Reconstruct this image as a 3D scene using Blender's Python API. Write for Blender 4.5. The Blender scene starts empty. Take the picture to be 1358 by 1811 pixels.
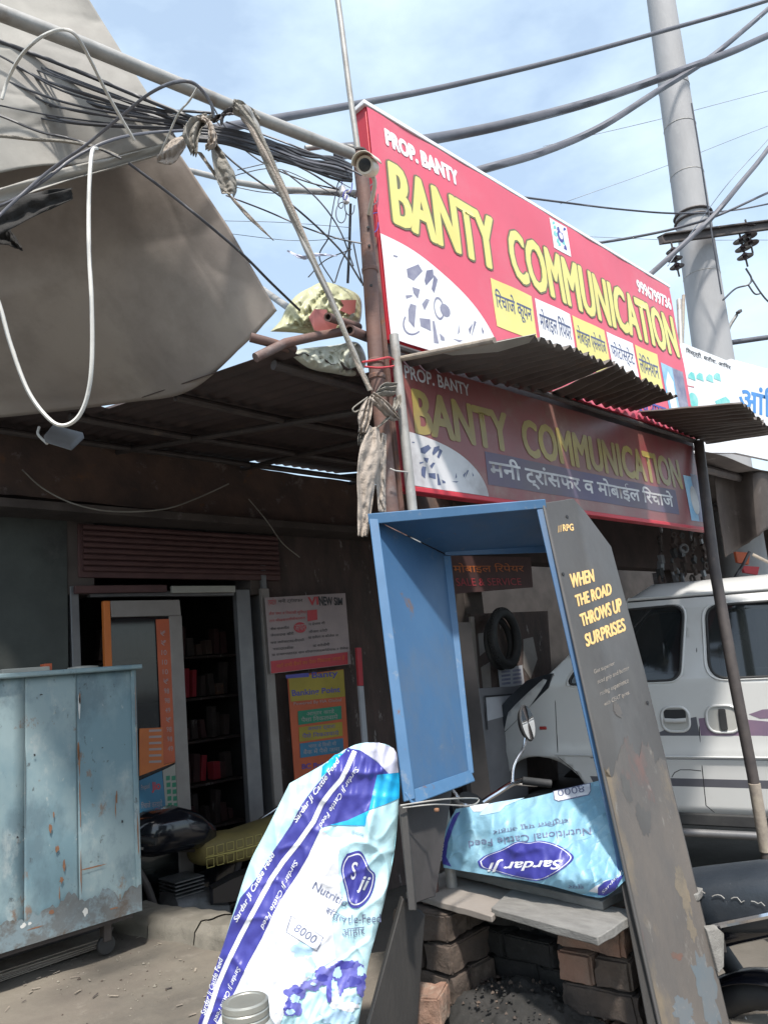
import bpy, bmesh, math, random
from mathutils import Vector, Matrix, noise
from math import sin, cos, pi, radians, atan2, sqrt

random.seed(7)
SC = bpy.context.scene
COL = SC.collection
V = Vector

# ------------------------------------------------------------------ camera, sky, sun, exposure
F = 1340.0
CAM = V((0, 0, 1.10))
Zc = V((-619, 6405, -1340)).normalized()
Xc = V((1401, -145, -1340)); Xc = (Xc - Zc * Xc.dot(Zc)).normalized()
Yc = Zc.cross(Xc)
cd = bpy.data.cameras.new('camera'); cam = bpy.data.objects.new('camera', cd); COL.objects.link(cam)
cam.matrix_world = Matrix.Translation(CAM) @ Matrix((Xc, Yc, Zc)).to_4x4()
cd.sensor_fit = 'VERTICAL'; cd.sensor_height = 36; cd.sensor_width = 27
cd.lens = F / 1811 * 36; cd.clip_start = 0.05; cd.clip_end = 2000
SC.camera = cam

SUN_EL, SUN_AZ = radians(60), radians(214)          # azimuth measured from +Y towards +X
sdir = V((sin(SUN_AZ) * cos(SUN_EL), cos(SUN_AZ) * cos(SUN_EL), sin(SUN_EL)))
sl = bpy.data.lights.new('sun', 'SUN'); so = bpy.data.objects.new('sun', sl); COL.objects.link(so)
sl.energy = 3.3; sl.angle = radians(3.5); sl.color = (1, 0.95, 0.87)
so.rotation_euler = sdir.to_track_quat('Z', 'Y').to_euler()

W = bpy.data.worlds.new('World'); SC.world = W; W.use_nodes = True
nt = W.node_tree; nt.nodes.clear()
out = nt.nodes.new('ShaderNodeOutputWorld')
sky = nt.nodes.new('ShaderNodeTexSky'); sky.sky_type = 'NISHITA'; sky.sun_disc = False
sky.sun_elevation = SUN_EL; sky.sun_rotation = SUN_AZ; sky.air_density = 1.2; sky.dust_density = 2.2; sky.ozone_density = 1.0
bg = nt.nodes.new('ShaderNodeBackground'); bg.inputs[1].default_value = 0.14
nt.links.new(sky.outputs[0], bg.inputs[0])
bgc = nt.nodes.new('ShaderNodeBackground'); bgc.inputs[0].default_value = (0.74, 0.90, 1.0, 1); bgc.inputs[1].default_value = 0.80
tc = nt.nodes.new('ShaderNodeTexCoord'); mp = nt.nodes.new('ShaderNodeMapping'); mp.inputs[3].default_value = (1.0, 1.0, 2.2)
mp.inputs[1].default_value = (0.35, 0.6, 0.1)
nz = nt.nodes.new('ShaderNodeTexNoise'); nz.inputs['Scale'].default_value = 2.6; nz.inputs['Detail'].default_value = 7; nz.inputs['Roughness'].default_value = 0.55
cr = nt.nodes.new('ShaderNodeValToRGB'); cr.color_ramp.elements[0].position = 0.42; cr.color_ramp.elements[1].position = 0.72
cr.color_ramp.elements[0].color = (0.34, 0.34, 0.34, 1); cr.color_ramp.elements[1].color = (0.95, 0.95, 0.95, 1)
mx = nt.nodes.new('ShaderNodeMixShader')
nt.links.new(tc.outputs['Generated'], mp.inputs[0]); nt.links.new(mp.outputs[0], nz.inputs[0]); nt.links.new(nz.outputs[0], cr.inputs[0])
nt.links.new(cr.outputs[0], mx.inputs[0]); nt.links.new(bg.outputs[0], mx.inputs[1]); nt.links.new(bgc.outputs[0], mx.inputs[2])
nt.links.new(mx.outputs[0], out.inputs[0])
SC.view_settings.view_transform = 'Standard'; SC.view_settings.look = 'None'
SC.view_settings.gamma = 1.0; SC.view_settings.use_curve_mapping = False
SC.view_settings.exposure = 0.82
try: SC.cycles.max_bounces = 8
except Exception: pass

# ------------------------------------------------------------------ measuring helpers (points on real planes)
def ray(px, py):
    return (Xc * 1, )[0] and V((Xc.dot(V((px - 679, 905 - py, -F))), Yc.dot(V((px - 679, 905 - py, -F))), Zc.dot(V((px - 679, 905 - py, -F))))) / F
def PD(px, py, d): return CAM + ray(px, py) * d
def PY(px, py, Y):
    r = ray(px, py); return CAM + r * (Y / r.y)
def PX(px, py, X):
    r = ray(px, py); return CAM + r * (X / r.x)
def PZ(px, py, z):
    r = ray(px, py); return CAM + r * ((z - CAM.z) / r.z)
def PL(px, py, p0, n):
    r = ray(px, py); return CAM + r * ((p0 - CAM).dot(n) / r.dot(n))
def plane(a, b, c):
    n = (b - a).cross(c - a).normalized()
    if n.dot(CAM - a) < 0: n = -n
    return a, n
def lerp(a, b, t): return a + (b - a) * t

# ------------------------------------------------------------------ materials
MATS = {}
def M(name, c1, c2=None, scale=6, rough=0.6, metal=0.0, bump=0.0, bscale=40, stains=(), spec=0.5, trans=0.0, alpha=1.0, emit=None, stretch=None, lo=0.35, hi=0.65, coat=0.0, rvar=0.0):
    if name in MATS: return MATS[name]
    m = bpy.data.materials.new(name); m.use_nodes = True; MATS[name] = m
    t = m.node_tree; b = t.nodes['Principled BSDF']
    b.inputs['Roughness'].default_value = rough; b.inputs['Metallic'].default_value = metal
    b.inputs['Specular IOR Level'].default_value = spec; b.inputs['Alpha'].default_value = alpha
    b.inputs['Coat Weight'].default_value = coat; b.inputs['Coat Roughness'].default_value = 0.08
    if trans: b.inputs['Transmission Weight'].default_value = trans
    if emit: b.inputs['Emission Color'].default_value = (*emit[:3], 1); b.inputs['Emission Strength'].default_value = emit[3]
    co = t.nodes.new('ShaderNodeTexCoord'); src = co.outputs['Object']
    oi = t.nodes.new('ShaderNodeObjectInfo')
    va = t.nodes.new('ShaderNodeVectorMath'); va.operation = 'ADD'
    sc = t.nodes.new('ShaderNodeVectorMath'); sc.operation = 'SCALE'; sc.inputs[0].default_value = (7, 3, 5)
    t.links.new(oi.outputs['Random'], sc.inputs['Scale']); t.links.new(src, va.inputs[0]); t.links.new(sc.outputs[0], va.inputs[1])
    src = va.outputs[0]
    if stretch:
        mpn = t.nodes.new('ShaderNodeMapping'); mpn.inputs[3].default_value = stretch
        t.links.new(src, mpn.inputs[0]); src = mpn.outputs[0]
    def nse(s, d=6, r=0.6):
        n = t.nodes.new('ShaderNodeTexNoise'); n.inputs['Scale'].default_value = s; n.inputs['Detail'].default_value = d; n.inputs['Roughness'].default_value = r
        t.links.new(src, n.inputs[0]); return n.outputs[0]
    def rng(o, a, c, mxv=1.0):
        r = t.nodes.new('ShaderNodeMapRange'); r.inputs[1].default_value = a; r.inputs[2].default_value = c; r.inputs[4].default_value = mxv
        t.links.new(o, r.inputs[0]); return r.outputs[0]
    def mix(fac, A, B):
        n = t.nodes.new('ShaderNodeMix'); n.data_type = 'RGBA'
        if fac is not None: t.links.new(fac, n.inputs[0])
        for sock, v in ((n.inputs[6], A), (n.inputs[7], B)):
            if isinstance(v, (tuple, list)): sock.default_value = (*v[:3], 1)
            else: t.links.new(v, sock)
        return n.outputs[2]
    cur = mix(rng(nse(scale), lo, hi), c1, c2 if c2 else tuple(x * 0.82 for x in c1))
    for st in stains:
        col, s, a, c = st[:4]; mv = st[4] if len(st) > 4 else 1.0
        cur = mix(rng(nse(s, 8, 0.7), a, c, mv), cur, col)
    t.links.new(cur, b.inputs['Base Color'])
    if rvar:
        r = t.nodes.new('ShaderNodeMapRange'); r.inputs[3].default_value = max(0.02, rough - rvar); r.inputs[4].default_value = min(1, rough + rvar)
        r.inputs[1].default_value = .3; r.inputs[2].default_value = .7
        t.links.new(nse(scale * 2.3), r.inputs[0]); t.links.new(r.outputs[0], b.inputs['Roughness'])
    if bump:
        bp = t.nodes.new('ShaderNodeBump'); bp.inputs['Strength'].default_value = bump; bp.inputs['Distance'].default_value = 0.01
        t.links.new(nse(bscale, 8, 0.65), bp.inputs['Height']); t.links.new(bp.outputs[0], b.inputs['Normal'])
    return m

DUST = (0.30, 0.27, 0.24)
m_ground = M('packed_dirt', (0.189, 0.168, 0.137), (0.146, 0.125, 0.104), 2.5, .95, bump=.5, bscale=22, stains=[((0.101, 0.092, 0.080), 1.1, .52, .68, .7), ((0.240, 0.214, 0.183), 9, .58, .7, .6), ((0.082, 0.075, 0.069), 30, .66, .74, .5)])
m_road = M('asphalt', (.055, .055, .058), (.04, .04, .042), 4, .9, bump=.4, bscale=60)
m_low = M('road_dirt', (0.135, 0.121, 0.104), (0.090, 0.081, 0.068), 2, .95, bump=.4, bscale=15, stains=[((0.054, 0.050, 0.045), 1.5, .5, .7, .7)])
m_kerb = M('kerb_concrete', (0.259, 0.234, 0.194), (0.194, 0.177, 0.145), 7, .9, bump=.6, bscale=30, stains=[((0.121, 0.112, 0.096), 4, .55, .7, .7)])
m_galv = M('galvanised', (.40, .385, .365), (.31, .30, .285), 14, .5, .25, bump=.08, bscale=60, stains=[((.22, .17, .13), 7, .56, .70, .7), ((.48, .47, .45), 18, .58, .7, .5)])
m_rust = M('rusty_pipe', (0.173, 0.094, 0.075), (0.128, 0.083, 0.075), 9, .7, .1, bump=.25, bscale=60, stains=[((0.225, 0.090, 0.038), 14, .58, .68, .8), ((0.247, 0.217, 0.210), 6, .56, .7, .55)])
m_darksteel = M('dark_steel', (.10, .085, .08), (.07, .06, .06), 12, .6, .3, bump=.15, bscale=60, stains=[((.2, .15, .12), 10, .6, .72, .7)])
m_bamboo = M('weathered_pole', (.36, .31, .25), (.25, .21, .18), 20, .75, bump=.3, bscale=50)
m_tarp = M('tarp_grey', (0.356, 0.339, 0.312), (0.300, 0.287, 0.264), 3, .8, bump=.12, bscale=18, stains=[((0.215, 0.193, 0.180), 2.0, .52, .72, .6), ((0.184, 0.163, 0.141), 30, .68, .74, .5)])
m_tarp2 = M('tarp_brown', (0.334, 0.291, 0.260), (0.260, 0.223, 0.204), 2.2, .82, bump=.12, bscale=18, stains=[((0.176, 0.151, 0.136), 1.7, .50, .72, .7), ((0.209, 0.176, 0.157), 26, .66, .74, .5)])
m_rag = M('grey_rag', (.29, .27, .235), (.235, .215, .19), 9, .95, bump=.7, bscale=110, stains=[((.15, .135, .12), 5, .58, .74, .5)])
m_rag2 = M('beige_rag', (.42, .36, .31), (.36, .305, .26), 9, .95, bump=.7, bscale=130, stains=[((.25, .21, .175), 5, .58, .76, .5)])
m_cable = M('black_cable', (.035, .035, .042), (.06, .06, .07), 6, .5)
m_cable2 = M('grey_cable', (.10, .10, .12), (.13, .13, .15), 6, .5)
m_white_cable = M('white_cable', (.62, .60, .56), (.5, .48, .45), 10, .5)
m_thin = M('thin_wire', (.32, .36, .42), None, 6, .5)
m_red = M('sign_red', (.74, .085, .125), (.70, .075, .115), 3, .38, bump=.03, bscale=4, spec=.5, stains=[((.72, .25, .26), 5, .55, .8, .22)])
m_red_side = M('sign_side_red', (.55, .03, .05), None, 3, .5)
m_red_glare = M('sign_red_glare_faded', (.68, .11, .165), (.62, .095, .145), 1.3, .42, bump=.05, bscale=3, stains=[((.62, .20, .24), 2.2, .50, .75, .5), ((.45, .10, .12), 7, .6, .75, .4)])  # pinker red carries sun glare on top of some fading
m_yel_f = M('sign_yellow_sunbleached', (.74, .68, .24), (.70, .62, .20), 3, .45, stains=[((.6, .55, .3), 5, .55, .7, .4)])
m_wht = M('sign_white', (.82, .82, .84), (.76, .76, .78), 4, .45, bump=.02, bscale=5, stains=[((.6, .6, .62), 7, .6, .75, .4)])
m_yel = M('sign_yellow', (0.800, 0.660, 0.120), (0.760, 0.600, 0.100), 3, .45)
m_navy = M('print_navy', (.06, .06, .30), (.08, .07, .33), 6, .4)
m_outline = M('letter_outline', (.18, .17, .10), None, 4, .5)
m_ink = M('print_ink', (.10, .12, .22), None, 6, .5)
m_ink_grey = M('print_greyblue', (.16, .16, .25), (.30, .30, .38), 12, .5)
m_print_bk = M('print_black', (.03, .03, .035), None, 6, .5)
m_teal = M('print_teal', (.12, .52, .50), (.3, .62, .60), 12, .5)
m_sky_print = M('print_blue', (.16, .40, .66), (.35, .55, .72), 9, .5)
m_blue_txt = M('print_bright_blue', (.06, .25, .62), None, 6, .5)
m_band = M('sign_blue_band', (0.096, 0.080, 0.152), (0.128, 0.096, 0.144), 3, .5, stains=[((0.128, 0.104, 0.104), 2, .45, .65, .6)])
m_corr = M('corrugated_steel', (0.132, 0.114, 0.102), (0.090, 0.075, 0.069), 5, .65, .25, bump=.15, bscale=40, stains=[((0.156, 0.096, 0.060), 4, .58, .7, .6), ((0.210, 0.204, 0.198), 8, .6, .7, .4)])
m_roofd = M('roof_dark', (0.072, 0.050, 0.048), (0.050, 0.036, 0.035), 4, .8, bump=.2, bscale=30, stains=[((0.108, 0.072, 0.058), 5, .55, .7, .6)])
m_beam = M('beam_stained', (0.146, 0.092, 0.071), (0.086, 0.062, 0.055), 5, .85, bump=.5, bscale=25, stains=[((0.244, 0.109, 0.049), 4, .60, .7, .7), ((0.293, 0.244, 0.232), 7, .60, .68, .6)])
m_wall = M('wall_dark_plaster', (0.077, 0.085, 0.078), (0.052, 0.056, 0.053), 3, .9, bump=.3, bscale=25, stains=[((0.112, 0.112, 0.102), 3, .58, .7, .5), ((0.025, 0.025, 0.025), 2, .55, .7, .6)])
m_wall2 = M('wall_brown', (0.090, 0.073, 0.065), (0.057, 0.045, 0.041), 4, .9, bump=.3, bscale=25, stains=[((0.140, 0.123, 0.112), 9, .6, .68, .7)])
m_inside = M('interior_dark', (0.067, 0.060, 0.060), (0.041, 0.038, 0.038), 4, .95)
m_shutter = M('shutter_maroon', (0.109, 0.054, 0.051), (0.080, 0.039, 0.039), 8, .6, .1)
m_alu = M('aluminium', (0.202, 0.202, 0.206), (0.163, 0.163, 0.173), 10, .45, .4)
m_creamf = M('door_frame_cream', (0.270, 0.246, 0.228), (0.228, 0.204, 0.192), 8, .5)
m_glass = M('dark_glass', (.02, .024, .026), None, 3, .06, spec=.7, alpha=.62)
m_vglass = M('tinted_window', (.012, .016, .018), (.02, .024, .026), 2, .05, spec=.8, alpha=.80)
m_orange = M('print_orange', (0.630, 0.180, 0.036), (0.540, 0.144, 0.036), 6, .5)
m_orange2 = M('print_deep_orange', (0.521, 0.109, 0.042), None, 6, .5)
m_redp = M('print_red', (.52, .05, .06), (.45, .05, .07), 6, .5)
m_green = M('print_green', (0.021, 0.224, 0.126), None, 6, .5)
m_bluep = M('print_mid_blue', (0.042, 0.182, 0.308), None, 6, .5)
m_yelp = M('print_poster_yellow', (0.372, 0.288, 0.036), None, 6, .5)
m_paper = M('poster_paper', (0.400, 0.328, 0.328), (0.349, 0.292, 0.298), 8, .7)
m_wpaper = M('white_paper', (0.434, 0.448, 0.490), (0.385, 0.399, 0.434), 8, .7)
m_wood = M('peeling_wood', (0.101, 0.070, 0.062), (0.062, 0.047, 0.043), 9, .85, bump=.5, bscale=60, stains=[((0.328, 0.296, 0.281), 12, .6, .66, .8)], stretch=(1, 1, .35))
m_cart = M('cart_blue_paint', (.15, .24, .28), (.25, .33, .35), 2.6, .55, .0, bump=.12, bscale=10, rvar=.12, lo=.42, hi=.58,
           stains=[((.10, .15, .18), 3.4, .50, .62, .65), ((.38, .42, .42), 7, .56, .66, .55), ((.11, .11, .11), 4.1, .58, .68, .5), ((.20, .11, .06), 9.5, .62, .67, .7), ((.05, .05, .05), 23, .62, .67, .7), ((.40, .42, .40), 31, .63, .68, .6)], stretch=(1, 1, .6))
m_grime = M('cart_grime', (.11, .11, .105), (.15, .17, .18), 6, .8, .1, bump=.2, bscale=40, stains=[((.19, .25, .28), 7, .47, .55, .9), ((.10, .07, .05), 8, .56, .64, .7)])
m_crust = M('paint_rust', (.28, .13, .06), (.20, .10, .06), 20, .8, bump=.3, bscale=80)
m_chip = M('paint_chip_white', (.62, .62, .6), None, 20, .7)
m_blue_old = M('blue_paint_old', (0.052, 0.130, 0.260), (0.068, 0.161, 0.302), 5, .42, .0, bump=.05, bscale=15, rvar=.1, stains=[((0.114, 0.130, 0.156), 4, .54, .72, .6), ((0.104, 0.068, 0.047), 13, .67, .72, .7), ((0.156, 0.177, 0.198), 22, .64, .72, .4)])
m_blue_lip = M('blue_lip_paint', (.065, .155, .29), (.05, .13, .25), 8, .5, stains=[((.16, .075, .04), 11, .60, .66, .9), ((.22, .24, .26), 18, .58, .68, .5)])
m_blue = M('blue_paint', (.036, .098, .205), (.046, .12, .24), 3, .5, .0, bump=.08, bscale=12, rvar=.12, stains=[((.10, .12, .15), 3.2, .50, .72, .6), ((.14, .085, .055), 9, .64, .70, .8), ((.16, .18, .20), 22, .62, .70, .5)], stretch=(1, 1, .6))
m_panel = M('panel_dusty_black', (0.062, 0.058, 0.057), (0.084, 0.081, 0.079), 3.5, .5, .0, bump=.06, bscale=30, rvar=.12,
            stains=[((0.115, 0.112, 0.104), 8, .55, .72, .55), ((0.026, 0.026, 0.028), 4, .57, .7, .6)], stretch=(1, 1, .55))
m_panel_low = M('panel_peeled_old', (0.177, 0.169, 0.161), (0.121, 0.116, 0.116), 6, .6, .0, bump=.2, bscale=40,
            stains=[((0.322, 0.241, 0.137), 4.2, .56, .63, .8), ((0.121, 0.161, 0.209), 3.1, .58, .63, .8), ((0.241, 0.137, 0.129), 5, .62, .67, .8), ((0.306, 0.298, 0.290), 14, .62, .68, .6)], stretch=(1, 1, .5))
m_panel_low = M('panel_peeled', (.125, .108, .095), (.085, .08, .078), 5, .65, .0, bump=.2, bscale=40, stains=[((.20, .155, .10), 3.4, .54, .66, .7), ((.09, .115, .135), 3.1, .58, .68, .7), ((.15, .08, .07), 5, .60, .70, .6), ((.24, .23, .21), 16, .60, .68, .5)], stretch=(1, 1, .45))
m_gold = M('print_gold', (.80, .52, .20), (.70, .45, .18), 30, .5, stains=[((.35, .28, .2), 40, .6, .7, .5)])
m_goldf = M('print_faint', (.36, .31, .26), None, 30, .6, stains=[((.19, .18, .17), 50, .48, .56, .9)])
m_plank = M('plank_grey', (0.217, 0.210, 0.197), (0.160, 0.153, 0.144), 12, .85, bump=.4, bscale=60, stretch=(3, 1, 3), stains=[((.15, .14, .13), 16, .6, .7, .6)])
m_plank2 = M('plank_tan', (0.264, 0.234, 0.210), (0.222, 0.195, 0.174), 6, .8, bump=.15, bscale=50, stains=[((0.120, 0.108, 0.096), 9, .64, .72, .6), ((0.300, 0.276, 0.252), 4, .6, .7, .5)])
m_plank_edge = m_plank
m_brick = M('brick', (0.265, 0.151, 0.107), (0.212, 0.151, 0.116), 8, .92, bump=.7, bscale=45, stains=[((0.372, 0.319, 0.256), 6, .52, .62, .75), ((0.070, 0.062, 0.057), 5, .56, .68, .8)])
m_brick2 = M('brick_sooty', (.105, .078, .062), (.06, .048, .042), 8, .95, bump=.7, bscale=45, stains=[((.16, .13, .105), 6, .54, .66, .7)])
m_brick2o = M('brick_sooty_old', (0.075, 0.060, 0.050), (0.045, 0.040, 0.035), 8, .95, bump=.7, bscale=45, stains=[((0.125, 0.105, 0.085), 6, .56, .66, .7)])
m_ash = M('ash_soil', (0.036, 0.034, 0.033), (0.019, 0.019, 0.018), 7, .95, bump=.8, bscale=40, stains=[((0.072, 0.065, 0.058), 22, .6, .68, .7)])
m_darkslab = M('dark_slab', (0.027, 0.026, 0.026), (0.042, 0.039, 0.037), 5, .75, bump=.3, bscale=30, stains=[((0.060, 0.057, 0.051), 9, .58, .7, .6)], stretch=(1.5, 1.5, .5))
m_bag = M('bag_woven_cyan', (0.413, 0.654, 0.722), (0.499, 0.705, 0.757), 6, .42, bump=.12, bscale=160, spec=.5)
m_bag_w = M('bag_white', (0.671, 0.680, 0.720), (0.640, 0.656, 0.704), 5, .42, bump=.12, bscale=160)
m_bag_navy = M('bag_navy', (0.040, 0.040, 0.248), (0.055, 0.055, 0.292), 6, .38, bump=.12, bscale=160)
m_bag_purple = M('bag_purple', (0.086, 0.086, 0.361), (0.189, 0.189, 0.473), 16, .4, bump=.12, bscale=160, lo=.45, hi=.7)
m_bag_cyan = M('bag_bright_cyan', (.02, .42, .78), None, 6, .4, bump=.12, bscale=160)
m_bag_pale = M('bag_pale_blue', (0.361, 0.533, 0.722), (0.430, 0.619, 0.740), 10, .42, bump=.12, bscale=160)
m_bag_ink = M('bag_ink', (.10, .12, .22), (.16, .18, .28), 30, .5)
m_bag2 = M('bag_light_blue', (0.185, 0.383, 0.519), (0.246, 0.437, 0.546), 8, .42, bump=.2, bscale=140, stains=[((0.341, 0.506, 0.573), 5, .54, .7, .6), ((0.150, 0.314, 0.450), 14, .6, .7, .5)])
m_bag_in = M('bag_inside', (.62, .62, .74), (.55, .55, .68), 6, .5, bump=.1, bscale=100)
m_van = M('van_white', (0.607, 0.607, 0.598), (0.571, 0.571, 0.563), 2, .28, bump=.0, coat=.4, stains=[((0.500, 0.490, 0.464), 3, .55, .75, .5)])
m_van_bowl = M('van_white_bowl_shade', (0.475, 0.468, 0.443), (0.411, 0.404, 0.381), 3, .4, coat=.2, stains=[((0.332, 0.317, 0.285), 4, .55, .75, .5)])  # darker van white, paints the shade inside the door handle bowls
m_seam = M('seam_black', (.02, .02, .022), None, 4, .6)
m_stripe = M('stripe_grey', (.11, .11, .13), None, 4, .4)
m_stripe2 = M('stripe_purple', (0.225, 0.150, 0.210), (0.180, 0.128, 0.195), 6, .4)
m_rubber = M('rubber', (.022, .022, .024), (.04, .04, .04), 8, .7, bump=.1, bscale=60)
m_blackp = M('black_gloss_paint', (.010, .011, .016), None, 4, .18, coat=.6, stains=[((.05, .05, .055), 8, .58, .75, .5)])
m_blackv = M('black_vinyl', (.022, .028, .036), (.03, .036, .045), 8, .38, bump=.15, bscale=50, stains=[((.18, .19, .21), 26, .66, .71, .7)])
m_chrome = M('chrome', (.75, .75, .77), None, 4, .12, 1.0)
m_mirror = M('mirror_glass', (.85, .87, .9), None, 4, .03, 1.0)
m_engine = M('engine_grey', (.13, .13, .135), (.07, .07, .07), 12, .5, .5, bump=.3, bscale=40)
m_seatcov = M('seat_cover_olive', (0.216, 0.168, 0.056), (0.160, 0.128, 0.048), 9, .7, bump=.2, bscale=50)
m_seatline = M('seat_cover_yellow', (.50, .42, .13), None, 9, .7)
m_cream = M('cctv_cream', (.68, .62, .52), (.60, .55, .46), 8, .45)
m_lens = M('cctv_lens', (.015, .02, .025), None, 4, .12, spec=.8)
m_concrete = M('pole_concrete', (0.391, 0.391, 0.400), (0.326, 0.326, 0.336), 3, .75, bump=.25, bscale=18, stains=[((0.455, 0.455, 0.455), 6, .58, .7, .5), ((0.246, 0.246, 0.254), 2.2, .56, .7, .5)], stretch=(1, 1, .35))
m_porc = M('insulator_brown', (.06, .045, .05), None, 6, .25)
m_plasy = M('plastic_yellow', (.46, .45, .27), (.41, .41, .26), 4, .4, bump=.15, bscale=14, stains=[((.55, .54, .42), 3, .55, .72, .5)])
m_plasw = M('plastic_pale', (.50, .51, .44), (.45, .46, .38), 4, .35, bump=.2, bscale=12)
m_plasr = M('plastic_red_print', (.32, .10, .09), None, 6, .5)
m_lid = M('tin_lid', (.42, .42, .38), (.34, .34, .31), 9, .38, .6, bump=.1, bscale=40)
m_jar = M('jar_cloudy_glass', (.50, .52, .50), (.42, .44, .42), 8, .18, alpha=.75)
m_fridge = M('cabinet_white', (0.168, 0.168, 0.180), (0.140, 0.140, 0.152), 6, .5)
m_cardb = M('paper_bundle', (.33, .29, .24), (.26, .22, .19), 10, .9, bump=.4, bscale=60)
m_lamp = M('lamp_face', (.50, .48, .44), None, 6, .4)
m_blank = M('pale_panel', (.38, .37, .33), None, 6, .6)
m_brake = M('brake_lamp', (.35, .02, .02), None, 6, .25)
m_headrest = M('headrest_beige', (.42, .37, .32), None, 9, .9)
m_tyres = m_rubber

# ------------------------------------------------------------------ object helpers
OFF = {}
def props(o, label=None, cat=None, group=None, kind=None):
    if label: o['label'] = label
    if cat: o['category'] = cat
    if group: o['group'] = group
    if kind: o['kind'] = kind
    return o
def thing(name, label, cat, loc=(0, 0, 0), group=None, mat=None):
    o = bpy.data.objects.new(name, None); COL.objects.link(o); o.empty_display_size = .1
    if mat is not None: o.matrix_world = mat; OFF[o.name] = V((0, 0, 0))
    else: o.location = loc; OFF[o.name] = V(loc)
    return props(o, label, cat, group)

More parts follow.
